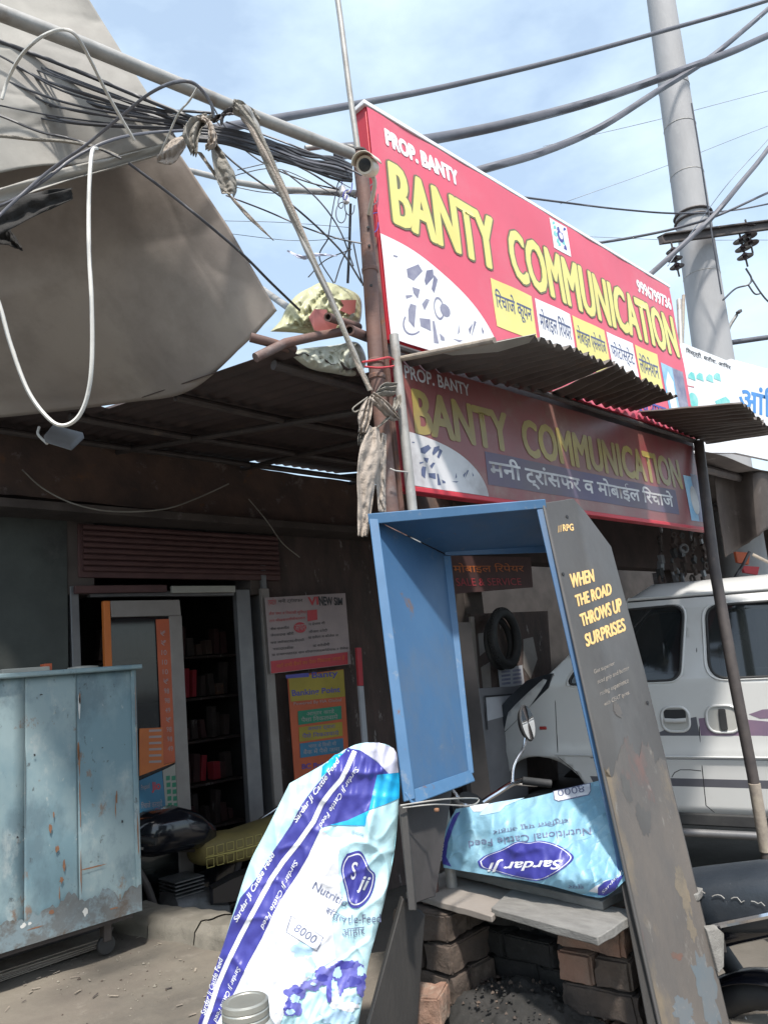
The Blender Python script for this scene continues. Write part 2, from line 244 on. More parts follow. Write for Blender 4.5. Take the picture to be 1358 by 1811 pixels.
class MB:
    def __init__(s): s.v = []; s.f = []; s.m = []; s.mi = 0
    def add(s, vs, fs, mi=None):
        n = len(s.v); s.v += [V(p) for p in vs]; k = s.mi if mi is None else mi
        for f in fs: s.f.append([n + i for i in f]); s.m.append(k)
        return s
    def box(s, c, d, rot=None, mi=None):
        c = V(c); h = [x / 2 for x in d]; R = rot if rot else Matrix.Identity(3)
        vs = [c + R @ V((x * h[0], y * h[1], z * h[2])) for x in (-1, 1) for y in (-1, 1) for z in (-1, 1)]
        return s.add(vs, [(0, 1, 3, 2), (4, 6, 7, 5), (0, 4, 5, 1), (2, 3, 7, 6), (0, 2, 6, 4), (1, 5, 7, 3)], mi)
    def slab(s, quad, th, mi=None):
        """polygon extruded by vector th"""
        q = [V(p) for p in quad]; n = len(q); th = V(th)
        vs = q + [p + th for p in q]
        fs = [tuple(range(n)), tuple(range(2 * n - 1, n - 1, -1))] + [(i, i + n, (i + 1) % n + n, (i + 1) % n) for i in range(n)]
        return s.add(vs, fs, mi)
    def tube(s, pts, r, n=8, cap=True, mi=None):
        pts = [V(p) for p in pts]; rs = r if isinstance(r, (list, tuple)) else [r] * len(pts)
        t0 = (pts[1] - pts[0]).normalized(); a = t0.orthogonal().normalized(); vs = []; fs = []
        for i, p in enumerate(pts):
            t = (pts[min(i + 1, len(pts) - 1)] - pts[max(i - 1, 0)]).normalized()
            a = (a - t * a.dot(t)).normalized(); b = t.cross(a)
            for k in range(n): vs.append(p + (a * cos(2 * pi * k / n) + b * sin(2 * pi * k / n)) * rs[i])
        for i in range(len(pts) - 1):
            for k in range(n):
                fs.append((i * n + k, i * n + (k + 1) % n, (i + 1) * n + (k + 1) % n, (i + 1) * n + k))
        if cap: fs.append(tuple(range(n - 1, -1, -1))); fs.append(tuple((len(pts) - 1) * n + k for k in range(n)))
        return s.add(vs, fs, mi)
    def lathe(s, p, ax, prof, n=20, mi=None):
        """profile [(radius, height)] about axis ax at p"""
        p = V(p); ax = V(ax).normalized(); a = ax.orthogonal().normalized(); b = ax.cross(a); vs = []; fs = []
        for r, h in prof:
            for k in range(n): vs.append(p + ax * h + (a * cos(2 * pi * k / n) + b * sin(2 * pi * k / n)) * r)
        for i in range(len(prof) - 1):
            for k in range(n): fs.append((i * n + k, i * n + (k + 1) % n, (i + 1) * n + (k + 1) % n, (i + 1) * n + k))
        fs.append(tuple(range(n - 1, -1, -1))); fs.append(tuple((len(prof) - 1) * n + k for k in range(n)))
        return s.add(vs, fs, mi)
    def torus(s, c, ax, R, r, n=40, k=10, sx=1.0, sy=1.0, up=None, mi=None):
        c = V(c); ax = V(ax).normalized(); a = (V(up) if up else ax.orthogonal()).normalized(); b = ax.cross(a).normalized(); vs = []; fs = []
        for i in range(n):
            d = a * cos(2 * pi * i / n) * sy + b * sin(2 * pi * i / n) * sx; dn = d.normalized()
            for j in range(k): vs.append(c + d * R + (dn * cos(2 * pi * j / k) + ax * sin(2 * pi * j / k)) * r)
        for i in range(n):
            for j in range(k): fs.append((i * k + j, ((i + 1) % n) * k + j, ((i + 1) % n) * k + (j + 1) % k, i * k + (j + 1) % k))
        return s.add(vs, fs, mi)
    def grid(s, fn, nu, nv, mi=None, mf=None):
        vs = [fn(i / nu, j / nv) for j in range(nv + 1) for i in range(nu + 1)]
        fs = []; n0 = len(s.v); s.v += [V(p) for p in vs]
        for j in range(nv):
            for i in range(nu):
                q = (j * (nu + 1) + i, j * (nu + 1) + i + 1, (j + 1) * (nu + 1) + i + 1, (j + 1) * (nu + 1) + i)
                s.f.append([n0 + k for k in q]); s.m.append(mf(i / nu, j / nv) if mf else (s.mi if mi is None else mi))
        return s
    def loft(s, rings, cap=True, mi=None):
        n = len(rings[0]); vs = [p for r in rings for p in r]; fs = []
        for i in range(len(rings) - 1):
            for k in range(n): fs.append((i * n + k, i * n + (k + 1) % n, (i + 1) * n + (k + 1) % n, (i + 1) * n + k))
        if cap: fs.append(tuple(range(n - 1, -1, -1))); fs.append(tuple((len(rings) - 1) * n + k for k in range(n)))
        return s.add(vs, fs, mi)
    def build(s, name, mats, parent=None, bevel=0, smooth=35, origin=None, sub=0, solid=0, fix=True, segs=2):
        if parent is not None: off = OFF[parent.name]
        elif origin is not None: off = V(origin)
        else:
            xs = [p.x for p in s.v]; ys = [p.y for p in s.v]; zs = [p.z for p in s.v]
            off = V(((min(xs) + max(xs)) / 2, (min(ys) + max(ys)) / 2, min(zs)))
        me = bpy.data.meshes.new(name); me.from_pydata([tuple(p - off) for p in s.v], [], s.f)
        for m in (mats if isinstance(mats, (list, tuple)) else [mats]): me.materials.append(m)
        for i, p in enumerate(me.polygons): p.material_index = s.m[i]
        if fix:
            bm = bmesh.new(); bm.from_mesh(me); bmesh.ops.recalc_face_normals(bm, faces=bm.faces); bm.to_mesh(me); bm.free()
        me.update()
        if smooth:
            me.polygons.foreach_set('use_smooth', [True] * len(me.polygons)); me.set_sharp_from_angle(angle=radians(smooth))
        o = bpy.data.objects.new(name, me); COL.objects.link(o)
        if parent is not None: o.parent = parent; OFF[o.name] = off if True else None
        else: o.location = off; OFF[o.name] = off
        if solid:
            md = o.modifiers.new('t', 'SOLIDIFY'); md.thickness = solid; md.offset = 0
        if bevel:
            md = o.modifiers.new('b', 'BEVEL'); md.width = bevel; md.segments = segs; md.limit_method = 'ANGLE'; md.angle_limit = radians(40); md.harden_normals = False
        if sub:
            md = o.modifiers.new('s', 'SUBSURF'); md.levels = sub; md.render_levels = sub
        return o
# a part is placed at its root's origin, so a sub-part shares the same offset
def smoothpath(pts, k=6):
    P = [V(p) for p in pts]; Q = [P[0] * 2 - P[1]] + P + [P[-1] * 2 - P[-2]]; o = []
    for i in range(1, len(Q) - 2):
        for j in range(k):
            t = j / k; a, b, c, d = Q[i - 1], Q[i], Q[i + 1], Q[i + 2]
            o.append(((b * 2) + (c - a) * t + (a * 2 - b * 5 + c * 4 - d) * t * t + (b * 3 - a - c * 3 + d) * t ** 3) * .5)
    o.append(P[-1]); return o

# ------------------------------------------------------------------ lettering and flat print
TXT = {}
import re as _re
def deva(s):
    s = _re.sub('र्([क-ह])([ािीुूेैोौ]*)', r'\1\2े', s)
    return _re.sub('((?:[क-ह]्)*[क-ह])ि', r'ि\1', s)
def text2d(s, bold=0.0, shear=0.0, res=3):
    key = (s, bold, shear)
    if key in TXT: return TXT[key]
    c = bpy.data.curves.new('txt', 'FONT'); c.body = deva(s); c.offset = bold; c.shear = shear; c.resolution_u = res
    o = bpy.data.objects.new('txt', c); COL.objects.link(o); bpy.context.view_layer.update()
    me = bpy.data.meshes.new_from_object(o)
    vs = [(v.co.x, v.co.y) for v in me.vertices]; fs = [tuple(p.vertices) for p in me.polygons]
    bpy.data.objects.remove(o); bpy.data.curves.remove(c); bpy.data.meshes.remove(me)
    bb = (min(v[0] for v in vs), min(v[1] for v in vs), max(v[0] for v in vs), max(v[1] for v in vs))
    TXT[key] = (vs, fs, bb); return TXT[key]
def tnorm(s, bold=0.0, shear=0.0, base=None):
    vs, fs, bb = text2d(s, bold, shear)
    if base is not None: bb = text2d(s, base, shear)[2]
    w = bb[2] - bb[0]; h = bb[3] - bb[1]
    return [((x - bb[0]) / w, (y - bb[1]) / h) for x, y in vs], fs
def bil(q, u, v):     # q = TL, TR, BR, BL ; v up
    return lerp(lerp(q[3], q[2], u), lerp(q[0], q[1], u), v)
def decal(name, items, mats, parent, surf, step=0, towards=None):
    """items: list of (verts(2D), faces, material index, lift). surf(x, y, lift) gives the point in space."""
    vs_all = []; fs_all = []; mi_all = []
    for vs, fs, mi, lift in items:
        if step:
            bm = bmesh.new(); bv = [bm.verts.new((x, y, 0)) for x, y in vs]
            for f in fs:
                try: bm.faces.new([bv[i] for i in f])
                except Exception: pass
            xs = [v[0] for v in vs]; ys = [v[1] for v in vs]
            for ax, a, b in ((0, min(xs), max(xs)), (1, min(ys), max(ys))):
                k = math.floor(a / step) + 1
                while k * step < b:
                    co = (k * step, 0, 0) if ax == 0 else (0, k * step, 0); no = (1, 0, 0) if ax == 0 else (0, 1, 0)
                    bmesh.ops.bisect_plane(bm, geom=bm.verts[:] + bm.edges[:] + bm.faces[:], plane_co=co, plane_no=no, dist=1e-5); k += 1
            bmesh.ops.triangulate(bm, faces=bm.faces[:])
            bm.verts.index_update()
            vs = [(v.co.x, v.co.y) for v in bm.verts]; fs = [[v.index for v in f.verts] for f in bm.faces]; bm.free()
        n = len(vs_all); vs_all += [surf(x, y, lift) for x, y in vs]
        for f in fs: fs_all.append([n + i for i in f]); mi_all.append(mi)
    off = OFF[parent.name]
    me = bpy.data.meshes.new(name); me.from_pydata([tuple(p - off) for p in vs_all], [], fs_all)
    for m in (mats if isinstance(mats, (list, tuple)) else [mats]): me.materials.append(m)
    for i, p in enumerate(me.polygons): p.material_index = mi_all[i]
    if step: me.polygons.foreach_set('use_smooth', [True] * len(me.polygons))
    o = bpy.data.objects.new(name, me); COL.objects.link(o); o.parent = parent; OFF[o.name] = off
    return o
def poly(pts, mi=0, lift=0.0): return (pts, [tuple(range(len(pts)))], mi, lift)
def tq(s, q, mi=0, lift=0.0, bold=0.0, shear=0.0, base=None):
    """text filling a pixel quad (TL, TR, BR, BL), given in 2-D"""
    vs, fs = tnorm(s, bold, shear, base); q = [V((a, b, 0)) for a, b in q]
    return ([tuple(bil(q, u, v)[:2]) for u, v in vs], fs, mi, lift)
def tdil(s, x0, z0, x1, z1, mi, lift, r, k=8, ry=None):
    o = []; ry = r if ry is None else ry
    for i in range(k):
        a = 2 * pi * i / k; o.append(tr(s, x0 + r * cos(a), z0 + ry * sin(a), x1 + r * cos(a), z1 + ry * sin(a), mi, lift + i * .00006))
    return o
def tline(s, a, b, h, mi=0, lift=0.0, bold=0.0, shear=0.0):
    """text along baseline a->b (pixels, y down) of height h"""
    dx, dy = b[0] - a[0], b[1] - a[1]; L = sqrt(dx * dx + dy * dy); ux, uy = dy / L * h, -dx / L * h
    return tq(s, [(a[0] + ux, a[1] + uy), (b[0] + ux, b[1] + uy), b, a], mi, lift, bold, shear)
def disc(cx, cy, rx, ry, rot=0, n=20, mi=0, lift=0.0, a0=0, a1=2 * pi, pie=False):
    pts = []
    for i in range(n + (1 if pie else 0)):
        a = a0 + (a1 - a0) * i / n; x, y = rx * cos(a), ry * sin(a)
        pts.append((cx + x * cos(rot) - y * sin(rot), cy + x * sin(rot) + y * cos(rot)))
    if pie: pts.append((cx, cy))
    return poly(pts, mi, lift)
def flat3(P0, n):    # surf for a flat thing: pixel -> its plane
    return lambda x, y, l: PL(x, y, P0 + n * l, n)
def cx(pts, s, ox, oy): return [(ox + a * s, oy + b * s) for a, b in pts]   # from an enlarged view to photo pixels

# ================================================================== THE SETTING
LOW = -0.48
mb = MB(); mb.grid(lambda u, v: V(((u - .5) * 3000 * abs(u - .5) * 2, (v - .5) * 3000 * abs(v - .5) * 2, LOW)), 40, 40)
props(mb.build('ground', m_low, origin=(0, 0, LOW)), 'lower dusty ground reaching away under the parked vehicles', kind='structure')
def plat_h(x, y): return .012 * noise.noise(V((x * 2.2, y * 2.2, 0))) + .006 * noise.noise(V((x * 9, y * 9, 3)))
mb = MB()
PX0 = -3.0
def platpt(u, v):
    y = lerp(-2.0, 3.88, v)
    xr = 2.62 if y < 2.2 else (lerp(2.62, 1.98, min(1, (y - 2.2) / .5)) if y < 2.7 else 1.98)
    x = lerp(PX0, xr, u); return V((x, y, plat_h(x, y)))
mb.grid(platpt, 120, 150)
def skirt(u, v):
    p = platpt(1, u); return V((p.x, p.y, lerp(p.z, LOW - .02, v)))
mb.grid(skirt, 150, 3); mb.grid(lambda u, v: V((platpt(u, 1).x, platpt(u, 1).y, lerp(platpt(u, 1).z, LOW - .02, v))), 60, 3)
props(mb.build('forecourt', m_ground, origin=(0, 0, 0), fix=False), 'raised sandy platform of packed dirt in front of the shop', kind='structure')

mb = MB(); mb.add([(-400, -300, LOW + .02), (400, -300, LOW + .02), (400, -2.6, LOW + .02), (-400, -2.6, LOW + .02)], [(0, 1, 2, 3)])
props(mb.build('road', m_road, origin=(0, -10, LOW), fix=False), 'dark asphalt road behind the forecourt', kind='structure')
# kerb of broken concrete stones
kerb = thing('kerb', 'broken low concrete kerb between the blue cart and the parked motorcycle', 'kerb', (1.85, 3.4, 0))
rnd = random.Random(3)
ys = [3.92, 3.60, 3.28, 2.96, 2.68]
for i in range(len(ys) - 1):
    ya, yb = ys[i], ys[i + 1]; xa = lerp(1.71, 1.93, (4.0 - ya) / 1.3) ; xb = lerp(1.71, 1.93, (4.0 - yb) / 1.3)
    k = MB(); h = .085 + rnd.uniform(-.012, .012)
    def f(u, v, _a=(xa, ya, xb, yb, h)):
        xa_, ya_, xb_, yb_, h_ = _a
        prof = [(-.01, -.03), (0.0, h_ * .6), (.03, h_), (.12, h_ * 1.05), (.2, h_ * .95), (.24, h_ * .4), (.25, -.3)]
        t = v * 6; j = min(5, int(t)); a, b = prof[j], prof[j + 1]; w = t - j
        ox, z = lerp(a[0], b[0], w), lerp(a[1], b[1], w); x = lerp(xa_, xb_, u) + ox; y = lerp(ya_ - .004, yb_ + .004, u)
        nn = noise.noise(V((x * 11, y * 11, z * 11))) * .014
        return V((x + nn, y, z + nn * (z > 0)))
    k.grid(f, 18, 24); k.build('kerb_stone', m_kerb, kerb, smooth=50, fix=False)

# pebbles and crumbs
mb = MB()
for i in range(420):
    x = rnd.uniform(-.2, 1.85); y = rnd.uniform(1.5, 4.2)
    if i % 3 == 0: y = rnd.uniform(2.9, 4.2); x = rnd.uniform(1.25, 1.75)
    s = rnd.uniform(.0015, .007) * (1.8 if rnd.random() < .05 else 1)
    c = V((x, y, plat_h(x, y) + s * .3)); vs = [c + V((rnd.uniform(.6, 1) * s * a, rnd.uniform(.6, 1) * s * b, rnd.uniform(.5, .8) * s * cc)) for a, b, cc in ((1, 0, 0), (-1, 0, 0), (0, 1, 0), (0, -1, 0), (0, 0, 1), (0, 0, -1))]
    mb.add(vs, [(0, 2, 4), (2, 1, 4), (1, 3, 4), (3, 0, 4), (2, 0, 5), (1, 2, 5), (3, 1, 5), (0, 3, 5)], rnd.choice((0, 0, 1)))
props(mb.build('gravel', [m_kerb, m_brick2], origin=(1, 3, 0), smooth=0), 'scattered pebbles and crumbs on the packed dirt', 'gravel', kind='stuff')

mb = MB(); rl_ = random.Random(31)
for i in range(150):
    x = rl_.uniform(.2, 1.8); y = rl_.uniform(1.9, 3.85); a = rl_.uniform(0, 2 * pi); L_ = rl_.uniform(.008, .04); z = plat_h(x, y) + .004; d_ = V((cos(a), sin(a), 0)) * L_; w_ = V((-sin(a), cos(a), 0)) * rl_.uniform(.0008, .005)
    mb.slab([V((x, y, z)) - w_, V((x, y, z)) + w_, V((x, y, z + .003)) + d_ + w_, V((x, y, z + .002)) + d_ - w_], V((0, 0, .0012)), rl_.choice((0, 0, 1, 2)))
props(mb.build('litter', [m_bamboo, m_cardb, m_darksteel], origin=(1, 3, 0), smooth=0), 'dry straw bits and tiny scraps strewn over the packed dirt', 'litter', kind='stuff')
# ------------------------------------------------------------------ shop building on the plane Y = 4.4
YW = 4.4
shop = thing('shop_building', 'dim single-storey shop with rusty concrete beam, maroon shutter and aluminium glass door', 'shop', (2.5, YW, LOW))
def wallbox(name, x0, x1, z0, z1, y0, y1, mat, parent=None, bevel=.004, **k):
    mb = MB(); mb.box(((x0 + x1) / 2, (y0 + y1) / 2, (z0 + z1) / 2), (x1 - x0, y1 - y0, z1 - z0)); return mb.build(name, mat, parent or shop, bevel=bevel, **k)
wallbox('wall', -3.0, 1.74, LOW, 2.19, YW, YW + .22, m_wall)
wallbox('wall', 3.08, 3.12, LOW, 1.92, YW - .02, YW + .22, m_alu)
wallbox('wall', 3.122, 5.0, LOW, 2.19, YW + .03, YW + .22, m_wood)
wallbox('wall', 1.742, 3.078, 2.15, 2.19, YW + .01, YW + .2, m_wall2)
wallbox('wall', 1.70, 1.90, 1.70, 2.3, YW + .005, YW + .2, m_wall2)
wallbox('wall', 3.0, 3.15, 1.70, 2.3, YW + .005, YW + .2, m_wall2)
# fascia beam with uneven face
mb = MB()
def beamf(u, v):
    x = lerp(-3, 5.2, u); prof = [(YW + .16, 2.60), (4.30, 2.60), (4.30, 2.22), (YW + .16, 2.20)]
    t = v * 3; j = min(2, int(t)); a, b = prof[j], prof[j + 1]; y = lerp(a[0], b[0], t - j); z = lerp(a[1], b[1], t - j)
    nn = .018 * noise.noise(V((x * 4, y * 4, z * 4))) + .01 * noise.noise(V((x * 17, y * 9, z * 17)))
    return V((x, y + nn, z + nn * .6 + .02 * sin(x * 1.3)))
mb.grid(beamf, 160, 24); mb.build('beam', m_beam, shop, smooth=60, fix=False)
wallbox('ledge', -3, 5.0, 2.135, 2.185, 4.16, YW + .02, m_wall2)
# rolled shutter: slats one by one
sh = wallbox('shutter', 1.80, 3.25, 1.80, 2.12, YW - .01, YW + .03, m_shutter)
for i in range(8):
    z = 1.85 + i * .036
    s_ = MB(); s_.tube([(1.82, YW - .022, z), (3.23, YW - .022, z)], .0165, 10); s_.build('slat', m_shutter, sh)
# dark room behind the door
mb = MB()
x0, x1, y0, y1, z0, z1 = 1.3, 3.6, YW + .23, YW + 2.2, LOW + .1, 2.1
mb.add([(x0, y0, z0), (x1, y0, z0), (x1, y1, z0), (x0, y1, z0), (x0, y0, z1), (x1, y0, z1), (x1, y1, z1), (x0, y1, z1)], [(0, 1, 2, 3), (4, 7, 6, 5), (2, 3, 7, 6), (0, 3, 7, 4), (1, 2, 6, 5)])
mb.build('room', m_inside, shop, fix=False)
# door frame members, placed by their photographed edges on the wall plane
def member(name, a, b, w, dpt, mat, y=YW, parent=None, bevel=.003):
    A, B = PY(*a, y), PY(*b, y); t = (B - A).normalized(); n = V((0, 1, 0)); s_ = t.cross(n).normalized()
    mb = MB(); hw = s_ * w / 2
    mb.slab([A - hw, A + hw, B + hw, B - hw], n * dpt); return mb.build(name, mat, parent or shop, bevel=bevel)
member('door_frame', (132, 1036), (150, 1560), .05, .06, m_alu)
member('door_frame', (160, 1050), (415, 1048), .035, .05, m_alu, y=YW - .002)
member('door_frame', (430, 1042), (462, 1560), .11, .05, m_alu, y=YW + .002)
member('door_frame', (305, 1042), (417, 1041), .045, .03, m_blank, y=YW - .05)
member('door_frame', (134, 1042), (296, 1040), .045, .03, m_shutter, y=YW - .05)
# goods on shelves in the room
rr = random.Random(5)
for i in range(5):
    z = .05 + i * .32
    shf = wallbox('shelf', 2.35, 3.5, z, z + .02, YW + 1.0, YW + 1.3, m_wood)
    for j in range(15):
        x = 2.38 + j * .073 + rr.uniform(0, .02); h = rr.uniform(.07, .25)
        b_ = MB(); b_.box((x, YW + 1.08 + rr.uniform(-.04, .04), z + .03 + h / 2), (rr.uniform(.035, .065), .09, h), Matrix.Rotation(rr.uniform(-.12, .12), 3, 'Y')); b_.build('packet', rr.choice([m_shutter, m_shutter, m_wood, m_wall2, m_redp, m_shutter, m_beam, m_wood, m_wall2]), shf, bevel=.003)
# glass door leaf
door = thing('glass_door', 'cream-framed glass door leaf with orange price stickers', 'door', PY(260, 1560, 4.3))
YD = 4.30
def dmember(name, pts, mat, y, th, parent, bevel=.003):
    mb = MB(); mb.slab([PY(px, py, y) for px, py in pts], V((0, th, 0))); return mb.build(name, mat, parent, bevel=bevel)
dmember('top_rail', [(196, 1062), (318, 1060), (321, 1088), (198, 1091)], m_creamf, YD, .035, door)
dmember('stile', [(300, 1089), (322, 1088), (345, 1560), (320, 1560)], m_creamf, YD, .035, door)
dmember('stile', [(184, 1062), (195.5, 1062), (212, 1560), (198, 1560)], m_orange, YD, .035, door)
pane = dmember('pane', [(196, 1092), (300, 1090), (320, 1560), (213, 1560)], m_glass, YD + .012, .006, door, bevel=0)
ps = flat3(V((0, YD + .004, 0)), V((0, -1, 0)))
items = [poly([(276, 1095), (299, 1094), (315, 1345), (288, 1352)], 0, 0), poly([(247, 1288), (288, 1286), (290, 1352), (314, 1346), (316, 1340), (288, 1330)][:4] + [(247, 1372)], 1, .001),
         poly([(247, 1380), (287, 1362), (298, 1470), (247, 1472)], 2, 0), poly([(288, 1362), (312, 1350), (320, 1480), (298, 1480)], 3, 0)]
for k in range(13):
    y = 1115 + k * 17; items.append(tq(rr.choice(['₹', '10', '49', '98', '20']), [(284 + k * 1.1, y), (293 + k * 1.1, y), (293 + k * 1.1, y + 9), (284 + k * 1.1, y + 9)], 4, .002))
for k in range(6): items.append(poly([(264, 1290 + k * 11), (286, 1289 + k * 11), (286, 1293 + k * 11), (264, 1294 + k * 11)], 4, .002))
items.append(tq('Jio', [(268, 1383), (284, 1380), (285, 1400), (269, 1402)], 6, .002, bold=.03))
items.append(tq('Prepaid', [(250, 1388), (265, 1384), (265, 1396), (250, 1400)], 4, .002))
items.append(tq('रिचार्ज करवायें', [(250, 1418), (287, 1413), (288, 1426), (250, 1430)], 4, .002))
items.append(tq('Yaha Only', [(250, 1436), (287, 1434), (288, 1450), (250, 1452)], 4, .002))
for k in range(9):
    for j in range(2): items.append(poly([(294 + j * 10 + k * .9, 1372 + k * 12), (301 + j * 10 + k * .9, 1371 + k * 12), (301 + j * 10 + k * .9, 1379 + k * 12), (294 + j * 10 + k * .9, 1380 + k * 12)], 5, .002))
decal('sticker', items, [m_orange2, m_orange, m_bluep, m_blank, m_paper, m_green, m_redp], door, ps)

# roof sheet and joists
roof = thing('shop_roof', 'dark rusty roof sheets sloping down from the shop wall to the sign poles', 'roof', (2.5, 3.1, 2.3))
def roofz(y): return lerp(2.225, 2.615, (y - 1.95) / (4.34 - 1.95))
TE = [PY(-420, 770, 4.3), PY(0, 738, 3.75), PY(227, 712, 3.2), PY(335, 692, 2.72), PY(430, 612, 2.25), PY(490, 560, 1.95)]
def roofy0(x):
    if x >= TE[-1].x: return 1.95
    for a, b in zip(TE, TE[1:]):
        if a.x <= x <= b.x: return lerp(a.y, b.y, (x - a.x) / (b.x - a.x))
    return 4.3
xs = [-2.5, -1.6, -.7, .2, 1.1, 2.0, 2.9, 3.8, 4.75]
for i in range(8):
    a, b = xs[i], xs[i + 1]; dz = .004 * (i % 2) + random.uniform(0, .006)
    mb = MB(); mb.grid(lambda u, v: V((lerp(a - .03, b + .03, u), lerp(roofy0(lerp(a, b, u)), 4.34, v), roofz(lerp(roofy0(lerp(a, b, u)), 4.34, v)) + dz + (.04 if i == 6 else .0) * v + .008 * sin(lerp(a, b, u) * 2 * pi / .076) + .01 * sin(v * 5 + i) * (v < .98))), 72, 8)
    mb.build('roof_sheet', m_roofd, roof, smooth=70, solid=.002, fix=False)
for y in (2.05, 2.75, 3.5, 4.1):
    mb = MB(); z = roofz(y) - .035; xa = next(x * .05 for x in range(-50, 60) if roofy0(x * .05) < y - .02); mb.tube(smoothpath([(xa, y, z), ((xa + 2.5) / 2, y, z - .01), (2.5, y + .03, z + .005), (4.7, y, z)], 4), .019, 10); mb.build('joist', m_darksteel, roof)
for a, b in (((2.0, 4.28, 2.56), (2.2, 2.02, 2.17)), ((2.9, 4.28, 2.56), (2.6, 2.1, 2.19)), ((3.9, 4.28, 2.56), (3.3, 2.1, 2.19))):
    mb = MB(); mb.tube([a, b], .017, 8); mb.build('rafter', m_darksteel, roof)

# ------------------------------------------------------------------ posters on the shop wall
YP = 4.33
def poster(name, label, quad, items, mats, y=YP, cat='poster', th=.004, off=.003):
    P = [PY(a, b, y) for a, b in quad]; t = thing(name, label, cat, ((P[2] + P[3]) / 2))
    mb = MB(); mb.slab(P, V((0, th, 0))); mb.build('sheet', mats[0], t)
    decal('print', items, mats, t, flat3(V((0, y - off, 0)), V((0, -1, 0)))); return t
S6 = .2043
def c6(*p): return cx(p, S6, 440, 1030)
board = dmember('notice_board', [(462, 1040), (476, 1040), (512, 1560), (496, 1560)], m_creamf, 4.36, .03, shop)
it = [poly(c6((190, 680), (855, 600), (858, 705), (195, 785)), 1), tq('NEW SIM', c6((600, 115), (810, 130), (812, 195), (615, 200)), 2, .001, bold=.03),
      tq('एयरटेल', c6((165, 135), (235, 130), (240, 200), (170, 205)), 1, .001), tq('मनी ट्रांसफर', c6((255, 140), (465, 130), (470, 175), (260, 185)), 2, .001), tq('VI', c6((510, 125), (600, 120), (605, 190), (515, 200)), 1, .001, bold=.03),
      disc(*cx([(445, 388)], S6, 440, 1030)[0], 11, 9.5, 0, 18, 1, .001), tq('आधार', c6((400, 365), (490, 360), (492, 410), (402, 415)), 0, .002), poly(c6((505, 240), (590, 232), (595, 320), (510, 335)), 1, .001),
      tq('कैश जमा व निकासी सुविधा', c6((175, 250), (500, 235), (500, 275), (175, 290)), 1, .001)]
for k, (a, b, c) in enumerate([(190, 350, 385), (190, 390, 440), (190, 480, 505), (210, 390, 560), (200, 860, 610), (520, 660, 345), (520, 680, 410), (515, 775, 460), (555, 700, 530), (180, 490, 315)]):
    w = (b - a); n = max(3, int(w / 26)); s_ = ''.join(rr.choice('कखगचजटतदनपमरलवसह') + rr.choice(['', 'ा', 'ी', ' ', 'े']) for _ in range(n))
    it.append(tq(s_, c6((a, c), (b, c - w * .09), (b, c + 28 - w * .09), (a, c + 28)), 2 if k != 9 else 1, .001))
it.append(tq('यहाँ सभी बैंकों का पैसा निकाला जाता है', c6((240, 700), (830, 625), (832, 670), (242, 745)), 3, .002))
poster('poster', 'pinkish white handwritten-style poster headed NEW SIM on the shop wall', c6((140, 130), (835, 90), (885, 705), (190, 790)), it, [m_paper, m_redp, m_print_bk, m_orange])
it = [poly(c6((345, 830), (820, 752), (835, 985), (365, 1030)), 1, .0008), tq('Banty', c6((545, 775), (770, 755), (772, 825), (550, 845)), 2, .0018, bold=.02), tq('Banking Point', c6((372, 930), (790, 900), (792, 960), (378, 1000)), 2, .0018, bold=.02),
      poly(c6((320, 800), (520, 780), (522, 815), (325, 830)), 2, .0018), tq('Powered By FIA Global', c6((390, 1035), (800, 1000), (802, 1035), (392, 1070)), 3, .0018)]
for (a, b, m_, s1, s2) in [(1100, 1225, 4, 'आधार कार्ड', 'पैसा निकलवाये'), (1240, 1370, 1, 'आधार द्वारा', 'पैसे निकलवाये'), (1380, 1510, 5, 'भारत के किसी भी', 'बैंक में पैसे जमा')]:
    k = (a - 1100) * .06
    it += [poly(c6((425 + k, a + 12), (800 + k, a - 35), (805 + k, b - 45), (430 + k, b + 8)), m_, .0008), tq(s1, c6((500 + k, a + 12), (740 + k, a - 12), (742 + k, a + 28), (502 + k, a + 52)), 2 if m_ == 1 else 3, .0018), tq(s2, c6((455 + k, a + 62), (770 + k, a + 32), (772 + k, a + 78), (457 + k, a + 108)), 2 if m_ == 1 else 3, .0018)]
it.append(tq('BC Point Code', c6((460, 1570), (860, 1530), (862, 1580), (462, 1615)), 2, .0018, bold=.02))
poster('poster', 'tall orange banner reading Banty Banking Point with yellow, green and blue rows', c6((335, 812), (820, 748), (905, 2100), (430, 2150)), it, [m_orange2, m_yelp, m_navy, m_paper, m_green, m_bluep])
# red and white scale strip to the right of the posters
st = thing('marker_post', 'thin red and white banded strip standing right of the posters', 'strip', PY(655, 1330, 4.25))
mb = MB(); mb.slab([PY(a, b, 4.25) for a, b in ((631, 1145), (639, 1145), (643, 1212), (635, 1212))], V((0, .02, 0))); mb.build('upper_band', m_redp, st)
mb = MB(); mb.slab([PY(a, b, 4.25) for a, b in ((635, 1213), (643, 1213), (656, 1380), (648, 1380))], V((0, .02, 0))); mb.build('lower_band', m_wpaper, st)

# white-ish flood lamp under the roof and loose wall cable
lamp = thing('flood_lamp', 'small square pale flood lamp hanging under the roof at upper left', 'lamp', PD(115, 775, 3.3))
A = [PD(80, 782, 3.25), PD(97, 761, 3.4), PD(151, 775, 3.4), PD(128, 797, 3.25)]
mb = MB(); mb.slab(A, V((0, .02, .035))); mb.build('housing', m_alu, lamp, bevel=.004)
mb = MB(); B = [lerp(p, sum(A, V((0, 0, 0))) / 4, .1) - V((0, .001, .003)) for p in A]; mb.slab(B, V((0, .0005, .002))); mb.build('lens', m_lamp, lamp)
mb = MB(); mb.tube(smoothpath([PD(70, 755, 3.45), PD(68, 768, 3.4), PD(84, 784, 3.3)], 4), .006, 6); mb.build('bracket', m_white_cable, lamp)

